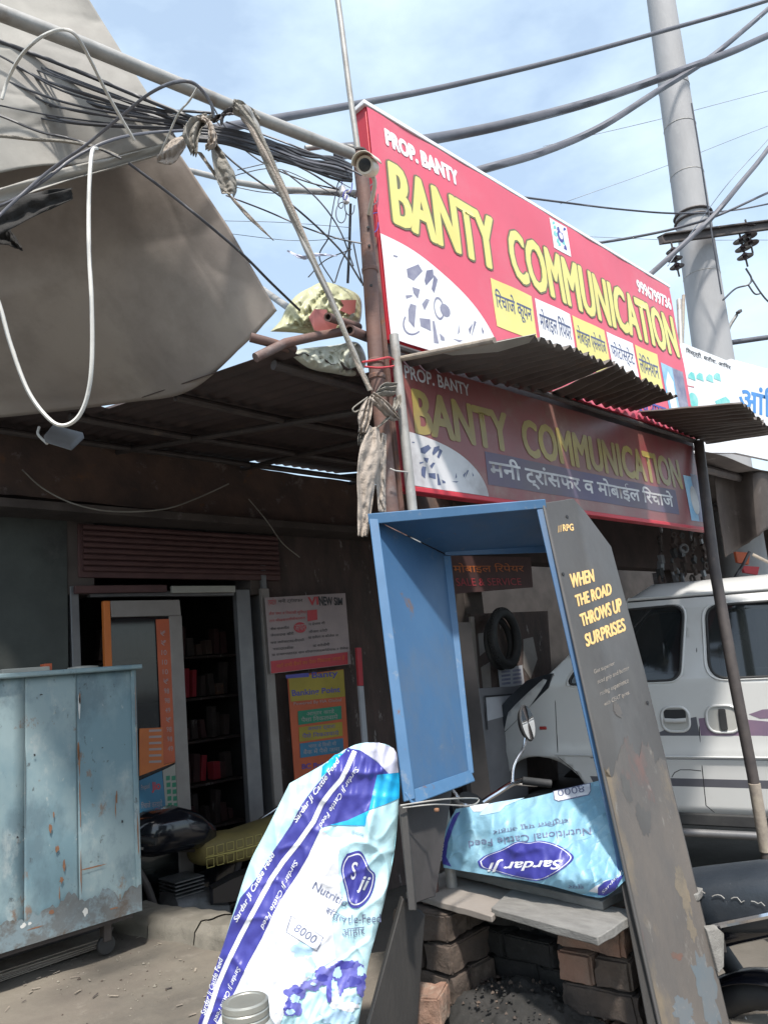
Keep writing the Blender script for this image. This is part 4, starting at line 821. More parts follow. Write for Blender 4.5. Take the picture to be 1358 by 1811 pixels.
mb = MB(); mb.tube(smoothpath([PY(650, 702, 1.79), PY(636, 712, 1.79), PY(624, 722, 1.80), PY(628, 728, 1.80), PY(642, 720, 1.80)], 5), .0028, 6); mb.build('loop', m_rag, kn)
# red cloth tie at pole
pipe('red_tie', 'thin red twine wound round the rusty pole', smoothpath([PY(640, 640, 1.86), PY(665, 636, 1.85), PY(690, 632, 1.86), PY(700, 645, 1.87), PY(672, 650, 1.85), PY(645, 648, 1.86)], 5), .004, m_redp, 'twine', n=6)
pipe('wire_tie', 'small wire tie round the grey pipe beside the lower sign', smoothpath([PY(690, 828, 1.84), PY(700, 832, 1.835), PY(716, 834, 1.85), PY(730, 838, 1.88)], 5), .0025, m_white_cable, 'wire tie', n=6)

# plastic bag and bundle of pipes stuffed at the roof corner
pb = thing('plastic_bag', 'crumpled yellow and red plastic bag stuffed beside the rusty pole', 'plastic bag', PY(580, 640, 1.98))
def blob(outline, y0, bulge, seed, res=44):
    """cushion-like crumpled shape over a pixel outline"""
    n = len(outline); cxx = sum(p[0] for p in outline) / n; cyy = sum(p[1] for p in outline) / n
    ol = [V((a, b, 0)) for a, b in outline]; ol = smoothpath(ol + [ol[0]], 9)[:-1]; mb = MB(); vs = []; fs = []; N = len(ol)
    for side in (1, -1):
        base_ = len(vs)
        for j in range(res):
            r = j / (res - 1); 
            for p in ol:
                x = lerp(cxx, p.x, r); y = lerp(cyy, p.y, r); h = bulge * sqrt(max(0, 1 - r ** 2)); cr1 = .5 * noise.noise(V((x * .035, y * .035, seed))) + .7 * abs(noise.noise(V((x * .05 + y * .03, y * .04, seed + 3)))) - .6 * abs(noise.noise(V((x * .1, y * .07 - x * .04, seed + 6))))
                vs.append(PY(x, y, y0 - side * (h * max(.5, 1 + cr1 * 1.0)) ))
        for j in range(res - 1):
            for i in range(N): fs.append((base_ + j * N + i, base_ + j * N + (i + 1) % N, base_ + (j + 1) * N + (i + 1) % N, base_ + (j + 1) * N + i))
    return mb.add(vs, fs)
blob([(478, 586), (496, 566), (506, 545), (524, 522), (548, 508), (572, 498), (604, 506), (634, 522), (640, 548), (632, 578), (600, 588), (560, 592), (520, 588)], 2.02, .05, 2).build('upper_bulge', m_plasy, pb, smooth=80, fix=False)
blob([(508, 622), (540, 615), (590, 610), (632, 605), (648, 640), (628, 664), (590, 660), (545, 650)], 2.0, .05, 8).build('lower_bulge', m_plasw, pb, smooth=80, fix=False)
decal('red_print', [poly([(546, 560), (556, 546), (578, 547), (580, 560), (598, 572), (590, 588), (556, 584)], 0), poly([(602, 530), (630, 530), (628, 552), (618, 556), (600, 548), (608, 540)], 0)], [m_plasr], pb, lambda x, y, l: PY(x, y, 2.02 - .088 + .0006 * abs(x - 570) ))
pipe('loose_pipe', 'thick rust-red pipe end poking left under the plastic bag', [PY(452, 632, 1.95), PY(505, 606, 1.93), PY(560, 594, 1.93), PY(625, 583, 1.95)], .0165, m_rust, 'pipe', group='loose pipes by the rusty pole')
lp = pipe('loose_pipe', 'short hollow pipe angled left above the rust-red one', [PY(443, 596, 1.97), PY(470, 603, 1.95), PY(520, 618, 1.97)], .0165, m_rust, 'pipe')
for nm, (a, b), r, d in (('open hollow pipe end facing forward above the crossing pipes', (580, 560), .016, (634, 578)), ('open hollow pipe end facing forward below the plastic bag', (618, 583), .02, (650, 596))):
    P0 = PY(a, b, 1.87); P1 = PY(d[0], d[1], 1.99); t = thing('loose_pipe', nm, 'pipe', P0); mb = MB(); ax = (P1 - P0).normalized()
    mb.lathe(P0, ax, [(r * .65, .06), (r * .65, 0), (r, 0), (r, (P1 - P0).length)], 16); mb.build('tube', m_rust, t, smooth=30)
    mb = MB(); mb.lathe(P0 + ax * .02, ax, [(r * .66, 0), (r * .66, .003)], 14); mb.build('bore', m_seam, t)

# ------------------------------------------------------------------ CCTV camera
cc = thing('security_camera', 'cream bullet security camera with dark lens on the rusty pole', 'security camera', PY(648, 300, 1.85))
c0 = PD(645, 291, 2.76); ax = (PD(632, 290, 2.5) - PD(676, 286, 2.9)); ax = (V((ray(640, 292).x, ray(640, 292).y, ray(640, 292).z)) * -1).normalized(); ax = (ax + V((-.38, 0, .02))).normalized()
bk = c0 - ax * .11
mb = MB(); mb.lathe(c0, -ax, [(.024, 0), (.031, -.002), (.034, .004), (.035, .05), (.033, .10), (.02, .115)], 24); mb.build('body', m_cream, cc, smooth=40)
mb = MB(); mb.lathe(c0 + ax * .0005, ax, [(.0235, 0), (.0225, .0015), (.010, .0035)], 24); mb.build('lens', m_lens, cc)
mb = MB(); b1 = ax.cross(V((0, 0, 1))).normalized(); up_ = b1.cross(ax).normalized()
mb.grid(lambda u, v: c0 + ax * lerp(.028, -.11, v) + (b1 * cos(lerp(.15, pi - .15, u)) + up_ * sin(lerp(.15, pi - .15, u))) * .043, 16, 6); mb.build('visor', m_cream, cc, solid=.003, smooth=70)
mb = MB(); mb.tube(smoothpath([bk - up_ * .02, bk - up_ * .06, V((1.93, 1.87, 2.86))], 4), .008, 8); mb.build('bracket', m_cream, cc)
# cable connectors tucked at the pole
jb = thing('cable_connectors', 'tangle of white plugs and loops of thin cable at the pole below the camera', 'connectors', PY(610, 370, 1.9))
for i in range(14):
    a = rnd.uniform(600, 622) if i < 6 else rnd.uniform(642, 662); b = rnd.uniform(320, 400); r = rnd.uniform(8, 20)
    pts = [PY(a + r * cos(t) * .6 + 1.4 * t, b + r * sin(t), 1.90 + .02 * sin(i)) for t in [j * .7 for j in range(8)]]
    mb = MB(); mb.tube(smoothpath(pts, 3), .0022, 5); mb.build('cable_loop', [m_cable, m_cable2, m_navy][i % 3], jb)
for a, b in ((612, 352), (650, 380), (606, 336), (655, 405)):
    mb = MB(); mb.box(PY(a, b, 1.9), (.022, .02, .035)); mb.build('plug', m_wht, jb, bevel=.004)

# ------------------------------------------------------------------ cables
def wire(label, pts, r, mat=m_cable, k=8, group=None, name='cable', n=6, cat='cable'):
    P = [PD(*p) for p in pts] if len(pts[0]) == 3 else pts
    mb = MB(); mb.tube(smoothpath(P, k), r, n); return props(mb.build(name, mat, smooth=60), label, cat, group)
wire('heavy dark cable crossing the sky highest, from pole to top right', [(380, 228, 3.6), (490, 209, 4.0), (640, 182, 5), (800, 150, 6), (1000, 102, 7), (1180, 52, 8), (1358, 0, 9), (1600, -80, 11)], .022, m_cable2)
wire('thick bundled cable passing behind the sign top and rising to the right edge', [(600, 268, 3.4), (760, 246, 5), (900, 218, 5.6), (1050, 178, 6.2), (1180, 133, 6.8), (1290, 92, 7.4), (1358, 62, 8), (1500, 0, 9)], .035, m_cable2)
wire('second thick cable crossing the bundled one near the concrete pole', [(700, 345, 4.4), (850, 300, 5), (960, 268, 5.5), (1060, 225, 6), (1160, 162, 6.6), (1250, 105, 7.2), (1320, 48, 7.8), (1375, 0, 8.4)], .028, m_cable2)
wire('sagging thin cable between the sign top and the right edge', [(900, 345, 6), (1000, 358, 6.4), (1100, 370, 7), (1200, 377, 7.4), (1290, 372, 8), (1358, 360, 8.4), (1450, 340, 9)], .009, m_cable2)
wire('thin cable rising past the cross-arm to the right edge', [(1040, 432, 7), (1120, 419, 7.4), (1200, 402, 7.6), (1270, 380, 7.8), (1358, 340, 8.2), (1450, 300, 9)], .013, m_cable2)
wire('thick service cable slanting up from behind the sign across the cross-arm', [(1120, 510, 6.6), (1160, 475, 6.8), (1215, 425, 7), (1262, 380, 7.2), (1310, 322, 7.5), (1358, 262, 8), (1450, 130, 9)], .026, m_cable2)
wire('hair-thin wire beside the thick service cable at right', [(1180, 470, 7.6), (1230, 400, 7.8), (1290, 320, 8), (1358, 245, 8.4), (1420, 170, 9)], .005, m_thin)
wire('dark cable end at the right below the insulators', [(1288, 606, 8.2), (1358, 596, 8.4), (1460, 582, 9)], .028, m_cable2)
for i, (a, b, c_, d) in enumerate([(960, 258, 1358, 160), (990, 360, 1358, 222), (1040, 418, 1358, 424)]):
    wire(['faint distant wire highest above the sign', 'faint distant wire through the middle of the sky', 'faint distant wire level with the cross-arm'][i], [(a, b, 16), ((a + c_) / 2, (b + d) / 2 + 3, 17), (c_, d, 18), (c_ + 200, d + (d - b) * .5, 19)], .007, m_thin, name='thin_wire', cat='wire')
# bundle at upper left
B0 = [((0, 76), (0, 'a')), ]
lines = [([(-80, 40), (0, 72), (120, 118), (250, 172), (335, 206), (372, 216)], .0058), ([(-80, 62), (0, 92), (100, 130), (210, 172), (300, 208), (345, 222)], .0062), ([(-80, 98), (0, 126), (80, 152), (160, 182), (260, 208), (345, 232)], .0055),
         ([(-80, 140), (0, 145), (60, 145), (120, 165), (200, 188), (270, 205), (345, 226)], .006), ([(-80, 138), (0, 146), (90, 172), (180, 190), (260, 202), (345, 228)], .004), ([(-80, 142), (0, 151), (110, 182), (200, 195), (345, 232)], .0035),
         ([(-80, 152), (0, 168), (120, 186), (230, 212), (300, 226), (345, 234)], .0045), ([(200, 188), (260, 200), (320, 196), (380, 200)], .004)]
for i, (p, r) in enumerate(lines):
    r *= 1.35
    wire(['topmost black cable sagging from the left edge to the rag knot', 'second black cable from top between left edge and rag knot', 'third black cable from top, passing under the white loop', 'thick wavy black cable in the middle of the left bundle', 'thin black cable just under the thick wavy one', 'thinnest black cable low in the left bundle', 'lowest straight black cable of the left bundle', 'short dark cable ending at the rag knot over the tarpaulin edge'][i], [(a, b, 2.55 + .02 * i) for a, b in p], r, m_cable, group='black cables in the top left bundle')
rl = random.Random(77)
for i in range(14):
    y0 = rl.uniform(70, 215); k = rl.uniform(-14, 14); ye = 206 + (y0 - 70) * .19
    wire('very thin cable fanning from the left edge into the knot, one of many alike', [(-60, y0 - 14, 2.5 + .02 * i), (0, y0, 2.5 + .02 * i), (110, lerp(y0, ye, .33) + k + 12, 2.5), (230, lerp(y0, ye, .7) + k * .5 + 8, 2.53), (350, ye, 2.6)], rl.choice([.003, .0038, .0045]), m_cable, group='very thin cables fanning to the knot')
for i in range(11):
    r0 = random.Random(40 + i); y0 = 222 + i * 2.6; 
    wire('black cable in the tight bundle between rag knot and rusty pole', [(345, y0, 2.62), (400, 228 + i * 2.6, 2.66), (470, 246 + i * 2.9 + r0.uniform(-4, 6), 2.75), (540, 268 + i * 3 + r0.uniform(-5, 8), 2.85), (590, 282 + i * 3.2 + r0.uniform(-4, 4), 2.92), (622, 292 + i * 2.8, 2.98)], r0.choice([.0055, .0065, .008]), [m_cable, m_cable, m_cable2][i % 3], group='black cables between knot and rusty pole')
wire('pale grey conduit at the left edge meeting the cable crossing', [(-80, 236, 2.4), (0, 240, 2.4), (60, 246, 2.42), (120, 250, 2.45), (175, 262, 2.48), (210, 276, 2.5)], .006, m_rag)
wire('thin dark cable dipping from the left edge into the tarpaulin hem', [(-80, 180, 2.45), (0, 204, 2.45), (70, 232, 2.46), (130, 246, 2.47), (175, 262, 2.48), (215, 280, 2.5)], .0045)
wire('black cable crossing diagonally over the brown tarpaulin to the roof corner', [(228, 288, 2.35), (300, 342, 2.4), (360, 390, 2.42), (430, 450, 2.5), (480, 500, 2.6), (530, 548, 2.75)], .005)
wire('loose cable looping from the lower left over the pipe', [(-20, 400, 2.0), (30, 352, 2.05), (90, 300, 2.1), (150, 258, 2.1), (215, 205, 2.05), (265, 165, 1.98), (310, 145, 1.9), (345, 148, 1.9), (372, 180, 2.05), (378, 205, 2.3)], .0045, m_cable2)
wire('second loose cable joining the hem at lower left', [(-20, 372, 2.1), (30, 350, 2.1), (80, 318, 2.1), (130, 280, 2.15), (190, 250, 2.2), (250, 236, 2.3), (330, 230, 2.5)], .0045, m_cable2)
wire('long white cable looping down in front of the brown tarpaulin', [(-15, 500, 1.9), (2, 545, 1.9), (20, 610, 1.9), (50, 690, 1.9), (85, 738, 1.9), (112, 752, 1.9), (138, 738, 1.9), (155, 700, 1.9), (163, 640, 1.9), (163, 540, 1.92), (158, 440, 1.95), (158, 340, 2.0), (163, 270, 2.05), (172, 262, 2.1)], .0052, m_white_cable)
wire('thin white cable hung over the overhead pipe at upper left', [(4, 175, 2.0), (15, 140, 2.0), (38, 98, 1.95), (72, 66, 1.86), (108, 52, 1.80), (135, 62, 1.80), (160, 105, 1.86), (185, 155, 1.95), (210, 200, 2.0), (238, 248, 2.05)], .0042, m_white_cable)
wire('short white string hanging from the overhead pipe to the tan corner', [(352, 150, 1.95), (335, 178, 2.0), (316, 200, 2.05), (300, 235, 2.1), (285, 270, 2.15)], .0028, m_white_cable)
web = [([(378, 255), (430, 300), (520, 365), (600, 440), (640, 500)], .004), ([(400, 345), (470, 372), (540, 402), (600, 422), (640, 430)], .0035), ([(420, 255), (470, 290), (540, 320), (612, 338)], .003), ([(500, 300), (560, 350), (600, 405), (625, 470)], .0032),
       ([(460, 262), (540, 300), (590, 330), (630, 350)], .004), ([(420, 300), (500, 285), (560, 300), (620, 332)], .002), ([(580, 422), (565, 455), (590, 500)], .0028), ([(622, 428), (605, 460), (592, 500)], .003), ([(620, 360), (618, 430), (615, 500)], .006),
       ([(580, 422), (592, 350), (600, 330)], .0025), ([(545, 490), (575, 460), (622, 440)], .0022), ([(395, 390), (500, 393), (620, 402)], .0012), ([(400, 412), (520, 425), (620, 420)], .0012), ([(625, 430), (633, 470), (642, 505)], .0035), ([(375, 205), (420, 255), (430, 262)], .003),
       ([(400, 215), (500, 250), (600, 290), (640, 310)], .004), ([(378, 190), (398, 222), (430, 250)], .0035), ([(415, 330), (470, 340), (540, 342), (600, 340)], .0022), ([(395, 322), (430, 306), (500, 300), (600, 348)], .002)]
for i, (p, r) in enumerate(web):
    wire('loose wire ' + ['crossing steeply from the dark rag to the lower pole', 'running down right from under the dark rag', 'from the cable knot to the pole connectors', 'bent down beside the cloth rope to the pole', 'passing behind the cloth rope just below the bundle', 'arching faintly right of the dark rag', 'forming the left leg of the little fork', 'forming the right leg of the little fork', 'hanging thick and vertical beside the rusty pole', 'rising from the little fork to the lower grey pipe', 'rising right over the white plastic scrap', 'hair-thin and level, upper one by the cloth rope', 'hair-thin and level, lower one by the cloth rope', 'ending behind the yellow plastic bag at the pole', 'dropping from the overhead pipe at the knot', 'just under the tight bundle, long and dark', 'short between overhead pipe and cable knot', 'level beneath the lower grey pipe', 'curving up then down behind the cloth rope'][i], [(a, b, 2.95 + .03 * (i % 5)) for a, b in p], r, [m_cable, m_cable2][i % 2], name='loose_wire', cat='wire', group='loose wires left of the rusty pole')
wire('thin grey wire drooping across the rusty beam', [(40, 830, 4.2), (75, 862, 4.2), (130, 890, 4.2), (200, 904, 4.3), (290, 900, 4.5), (350, 880, 4.7), (405, 855, 4.8)], .0045, m_rag, name='wall_wire', cat='wire')
wire('grey wire trailing from the beam down to the right', [(440, 882, 5.0), (470, 918, 5.0), (500, 960, 5.1), (530, 985, 5.2)], .004, m_rag, name='wall_wire', cat='wire')

# ================================================================== UTILITY POLE
P0 = PD(1275, 700, 8.0); base = V((P0.x, P0.y, LOW)); topz = 11
up0 = PD(1258, 610, 8.0); up1 = PD(1168, 0, 8.0)
dv = (PD(1168, 0, 8.6) - up0); 
ut = thing('utility_pole', 'tall pale concrete utility pole with steel cross-arm behind the signs', 'utility pole', (up0.x, up0.y, LOW))
def polept(z):  # axis through photographed points
    A = PD(1258, 610, 8.0); B = V((0, 0, 0)); r = ray(1168, 0); t = 8.0 * 1.0; B = CAM + r * (( (A - CAM).xy.length) / r.xy.length)
    return lerp(A, B, (z - A.z) / (B.z - A.z))
ax_pts = [polept(z) for z in (LOW, 2, 3, 4, 5, 6, 7, 8, 9.5)]
mb = MB(); mb.tube(ax_pts, [.235, .215, .205, .196, .186, .176, .165, .155, .14], 28); mb.build('shaft', m_concrete, ut)
for z in (4.9, 6.1, 6.7, 7.2): 
    mb = MB(); mb.torus(polept(z), polept(z + 1) - polept(z), lerp(.205, .165, (z - 3) / 4.2) * .985, .006, 28, 6); mb.build('wire_band', m_galv, ut)
for z, r in ((5.55, .19), (5.62, .19)):
    mb = MB(); mb.torus(polept(z), polept(z + 1) - polept(z), r, .014, 28, 6); mb.build('clamp_band', m_darksteel, ut)
ca = PD(1170, 414, 7.8); cb = PD(1490, 372, 8.3)
mb = MB(); d_ = (cb - ca).normalized(); 
mb.slab([ca, cb, cb + V((0, 0, -.10)), ca + V((0, 0, -.10))], V((0, .05, 0))); mb.slab([ca + V((0, -.04, 0)), cb + V((0, -.04, 0)), cb + V((0, -.04, -.02)), ca + V((0, -.04, -.02))], V((0, .1, 0)))
mb.build('cross_arm', m_darksteel, ut, bevel=.004)
def insul(px, py, d, n, tilt=0, r=.072, gap=.085):
    t = PD(px, py, d); st_ = MB(); o_ = MB(); dd = V((tilt, 0, -1)).normalized()
    st_.tube([t, t + dd * (gap * n + .12)], .010, 8); s0 = st_.build('insulator', m_darksteel, ut)
    for i in range(n):
        q = MB(); q.lathe(t + dd * (.07 + gap * i), dd, [(.02, -.01), (.03, 0), (r, .028), (r * .96, .036), (.025, .03), (.02, .06)], 20); q.build('disc', m_porc, s0)
insul(1186, 428, 7.8, 3, .12, .075, .085)
insul(1317, 388, 8.1, 3, .04, .085, .09); insul(1306, 410, 8.05, 3, .12, .085, .09)
wire('jumper wire hanging from the right insulator string', [(1318, 474, 8.0), (1328, 492, 8), (1322, 503, 8), (1300, 510, 8), (1278, 530, 7.8)], .010, m_cable2, name='jumper_wire', cat='wire')
wire('wire leaving the right insulator string toward the lower right', [(1328, 492, 8), (1345, 518, 8), (1360, 535, 8.1), (1400, 570, 8.2)], .009, m_cable2, name='jumper_wire', cat='wire')
wire('curved wire looping below the right insulators', [(1322, 503, 8), (1334, 519, 8), (1346, 518, 8)], .009, m_cable2, name='jumper_wire', cat='wire')
wire('thin earthing wire running down the right face of the utility pole', [(1222, 182, 7.7), (1235, 260, 7.7), (1256, 400, 7.7), (1275, 520, 7.7)], .008, m_cable2, name='earth_wire', cat='wire')
sl_ = thing('street_light', 'tiny distant street light on a bent arm right of the utility pole', 'street light', PD(1287, 640, 12))
mb = MB(); mb.tube(smoothpath([PD(1287, 640, 12), PD(1288, 600, 12), PD(1288, 580, 12), PD(1302, 556, 12)], 5), .028, 8); mb.build('arm', m_galv, sl_)
mb = MB(); mb.box(PD(1306, 551, 12), (.16, .06, .05), Matrix.Rotation(-.5, 3, 'Y')); mb.build('lamp_head', m_darksteel, sl_, bevel=.01)
#NEXT
# ================================================================== BLUE METAL CABINET ON THE LEFT
YC = 3.45
cart = thing('metal_cabinet', 'tall pale blue painted metal cabinet with rust streaks standing at left', 'cabinet', (.7, YC, 0))
XR = 1.675
cz = lambda px, py: PY(px, py, YC)
seams = [-1.2, -.45, .2, cz(44, 1400).x, cz(138, 1400).x, XR]
for i in range(len(seams) - 1):
    a, b = seams[i] + .0008, seams[i + 1] - .0008
    mb = MB()
    def f(u, v, a=a, b=b, i=i):
        x = lerp(a, b, u); z = lerp(.165, 1.215, v); bow = .003 * sin(pi * u) * sin(pi * v) + .004 * noise.noise(V((x * 3, z * 3, i)))
        return V((x, YC - bow + .0004 * i, z))
    mb.grid(f, 20, 30); mb.build('front_panel', m_cart, cart, fix=False, solid=.002)
mb = MB(); mb.box(((XR - 1.2) / 2, YC + .20, .69), (XR + 1.2 - .01, .38, 1.04)); mb.build('body', m_cart, cart, bevel=.006)
mb = MB(); mb.box(((XR - 1.2) / 2 + .005, YC + .19, 1.226), (XR + 1.2 + .03, .46, .022)); mb.build('top', m_cart, cart, bevel=.006)
mb = MB(); mb.box((XR - .012, YC - .004, .69), (.024, .012, 1.05)); mb.build('corner_strip', m_cart, cart, bevel=.003)
# worn grime along the foot, uneven upper border
pts = []
N = 260
for i in range(N + 1):
    x = lerp(-1.2, XR - .002, i / N); pts.append((x, .28 + .05 * noise.noise(V((x * 4, 0, 0))) + .05 * noise.noise(V((x * 13, 2, 0))) + .045 * noise.noise(V((x * 41, 0, 1)))))
it = [([(a, b) for a, b in pts] + [(a, .166) for a, b in pts], [(i, i + 1, N + 2 + i, N + 1 + i) for i in range(N)], 0, 0)]
rg = random.Random(2)
def blotch(px, py, w, h, n=11, k=.35): 
    c = cz(px, py); o = []
    for i in range(n):
        a = 2 * pi * i / n; r = 1 + rg.uniform(-k, k); o.append((c.x + w * cos(a) * r, c.z + h * sin(a) * r))
    return o
for px, py, w, h, m_ in [(139, 1248, .004, .055, 2), (138, 1330, .0045, .04, 1), (139, 1350, .003, .07, 1), (140, 1400, .002, .05, 1), (141, 1440, .0018, .05, 1), (88, 1465, .006, .018, 1), (94, 1440, .003, .012, 1), (205, 1410, .0045, .026, 1), (203, 1430, .002, .04, 1), (108, 1555, .008, .014, 1), (104, 1580, .002, .03, 1), (165, 1532, .05, .003, 1), (142, 1540, .0025, .09, 1), (240, 1300, .0015, .3, 1), (243, 1480, .003, .08, 1), (44, 1400, .0015, .2, 3), (200, 1605, .02, .003, 1), (60, 1640, .03, .003, 1), (60, 1335, .004, .006, 3), (72, 1228, .006, .003, 3), (180, 1322, .004, .003, 3),
                         (40, 1636, .010, .009, 2), (52, 1632, .006, .006, 2), (150, 1612, .012, .014, 2), (90, 1612, .014, .007, 1), (30, 1480, .005, .004, 3), (112, 1530, .006, .02, 1), (215, 1452, .004, .006, 3), (140, 1235, .003, .03, 1), (100, 1500, .007, .012, 1)]:
    it.append(poly(blotch(px, py, w, h), m_, .0006))
decal('worn_paint', it, [m_grime, m_crust, m_chip, m_print_bk], cart, lambda x, z, l: V((x, YC - .0105 - l, z)))
for x, px in ((XR - .12, 215), (.1, 0), (-.9, 0)):
    cs = MB(); cs.lathe((x, YC + .10, .043), (0, 1, 0), [(.02, -.012), (.036, -.012), (.04, -.008), (.04, .008), (.036, .012), (.02, .012)], 20); w_ = cs.build('caster_wheel', m_rubber, cart)
    fk = MB(); fk.box((x, YC + .10, .105), (.035, .045, .09)); fk.build('fork', m_darksteel, w_, bevel=.003)
mb = MB(); mb.box(((XR - 1.2) / 2, YC + .19, .152), (XR + 1.2 - .06, .34, .02)); mb.build('bottom_tray', m_darksteel, cart)
mb = MB(); mb.box(((XR - 1.2) / 2, YC + .35, .07), (XR + 1.2 - .1, .02, .14)); mb.build('back_skirt', m_inside, cart)
# things lying on the cabinet
A = PY(38, 1170, 3.6); 
bt = thing('tray', 'pale flat tray on top of the blue cabinet', 'tray', (A.x, 3.6, 1.237))
mb = MB(); mb.box((A.x, 3.6, 1.249), (.20, .14, .022)); mb.build('base', m_blank, bt, bevel=.004)
bx = thing('matchbox', 'small red box beside the pale tray on the blue cabinet', 'box', (PY(70, 1165, 3.58).x, 3.58, 1.238))
mb = MB(); mb.box((PY(70, 1165, 3.58).x + .03, 3.58, 1.256), (.035, .05, .034)); mb.build('carton', m_orange2, bx, bevel=.002)
mb = MB(); mb.lathe((PY(150, 1160, 3.6).x, 3.62, 1.2385), (0, 0, 1), [(.06, 0), (.07, .004), (.068, .012), (.03, .016)], 24); props(mb.build('lid', m_blank), 'round flat lid lying on the right part of the blue cabinet', 'lid')
# flattened cardboard under the cabinet
bd = thing('cardboard_bundle', 'flattened bundle of dirty cardboard sheets on the ground under the blue cabinet', 'cardboard', PZ(100, 1700, .01))
for i in range(7):
    z = .012 + i * .0045; o_ = rg.uniform(-6, 6)
    q = [PZ(-90 + o_, 1765 - i * 3, z), PZ(193 + rg.uniform(-9, 8), 1672 - i * 2.6, z), PZ(200 + rg.uniform(-9, 4), 1640, z), PZ(-90, 1690, z)]
    mb = MB(); mb.slab([p + V((0, 0, .004 * noise.noise(p * 9))) for p in q], V((0, 0, .0035))); mb.build('cardboard_sheet', m_cardb, bd, bevel=.001)

# ================================================================== TYRE DISPLAY STAND (blue inside, black outside)
fr = thing('display_stand', 'leaning empty display stand, blue inside with a black lettered side panel', 'display stand', PD(940, 1700, 2.1))
def sheetmetal(name, quad, th, mat, **k):
    P = [PD(*p) for p in quad]; n = (P[1] - P[0]).cross(P[2] - P[0]).normalized()
    mb = MB(); mb.slab(P, n * th); return mb.build(name, mat, fr, bevel=k.pop('bevel', .0025), **k)
sheetmetal('left_panel', [(655, 915, 2.49), (715, 1415, 2.15), (832, 1370, 2.42), (787, 980, 2.76)], -.006, m_blue)
sheetmetal('left_front_lip', [(652, 912, 2.485), (668, 912, 2.485), (735, 1412, 2.145), (714, 1418, 2.14)], .012, m_blue_lip)
sheetmetal('left_back_lip', [(783, 982, 2.75), (797, 982, 2.75), (838, 1366, 2.42), (824, 1372, 2.41)], .01, m_blue_lip)
sheetmetal('top_panel', [(655, 915, 2.49), (962, 890, 2.49), (988, 965, 2.76), (785, 978, 2.76)], .006, m_blue)
sheetmetal('top_front_lip', [(650, 908, 2.482), (964, 882, 2.482), (966, 898, 2.48), (652, 927, 2.48)], .012, m_blue_lip)
sheetmetal('top_back_lip', [(785, 966, 2.755), (985, 962, 2.755), (986, 976, 2.75), (787, 982, 2.75)], .01, m_blue)
sheetmetal('left_bottom_tray', [(714, 1402, 2.15), (728, 1424, 2.14), (838, 1382, 2.41), (830, 1362, 2.43)], .006, m_blue_lip)
for a, b, d in ((655, 918, 2.475), (718, 905, 2.47), (940, 895, 2.47)):
    pass
# lower dark part of the left side
sheetmetal('left_lower_side', [(708, 1424, 2.16), (726, 1600, 2.04), (770, 1585, 2.22), (800, 1396, 2.40)], -.008, m_inside)
sheetmetal('left_lower_edge', [(706, 1422, 2.155), (718, 1422, 2.15), (736, 1610, 2.03), (722, 1610, 2.03)], .012, m_darkslab)
# right panel outer face with chamfered top corner
R0, R1, R2 = PD(962, 890, 2.49), PD(1165, 1811, 1.93), PD(1290, 1811, 2.08)
rp0, rn = plane(R0, R1, R2)
rpt = lambda x, y, l=0: PL(x, y, rp0 + rn * l, rn)
outl = [(960, 889), (1013, 881), (1033, 903), (1080, 966), (1139, 1185), (1290, 1811), (1327, 1960), (1200, 1960), (1165, 1811)]
def panel_pts(l): return [rpt(x, y, l) for x, y in outl]
mb = MB(); P = panel_pts(0); Q = panel_pts(-.012); n = len(P)
mb.add(P + Q, [tuple(range(n)), tuple(range(2 * n - 1, n - 1, -1))] + [(i, i + n, (i + 1) % n + n, (i + 1) % n) for i in range(n)])
right_panel = mb.build('right_panel', m_panel, fr, bevel=.003)
# front lip of the right panel, blue
sheetmetal('right_front_lip', [(947, 893, 2.488), (961, 889, 2.488), (1109, 1545, 2.085), (1096, 1545, 2.085)], .006, m_blue)
sheetmetal('right_front_lip', [(1095, 1546, 2.085), (1109, 1546, 2.085), (1200, 1960, 1.86), (1172, 1960, 1.86)], .006, m_darkslab)
sheetmetal('right_front_edge', [(958, 889, 2.484), (963, 889, 2.484), (1202, 1960, 1.855), (1196, 1960, 1.855)], .010, m_panel)
P = [rpt(1290, 1811, -.001), rpt(1240, 1640, -.001)]
sheetmetal('right_patch', [(1242, 1636, 2.17), (1262, 1634, 2.18), (1272, 1642, 2.19), (1272, 1700, 2.14), (1262, 1712, 2.13)], -.02, m_plank)
rs = lambda x, y, l: rpt(x, y, l)
c8 = lambda *p: cx(p, .2209, 940, 880)
def fblob(cx_, cy_, rx, ry, seed, n=48, mi=0, l=.0009, rot=.24):
    o = []
    for i in range(n):
        a = 2 * pi * i / n; k = 1 + .55 * noise.noise(V((cos(a) * 1.3, sin(a) * 1.3, seed))) + .35 * noise.noise(V((cos(a) * 4, sin(a) * 4, seed)))
        x, y = rx * cos(a) * k, ry * sin(a) * k; o.append((cx_ + x + y * rot, cy_ + y))
    return poly(o, mi, l)
bd_ = [(lerp(1064, 1168, i / 60), 1345 - i * .45 + 55 * noise.noise(V((i * .06, 0, 0))) + 26 * noise.noise(V((i * .23, 1, 0))) + 14 * noise.noise(V((i * .8, 2, 0)))) for i in range(61)]
bd_[0] = (1072, 1375); bd_[-1] = (1176, 1345)
it = [poly(bd_ + [(1288, 1808), (1323, 1955), (1204, 1955), (1170, 1811)], 2, .0006)]
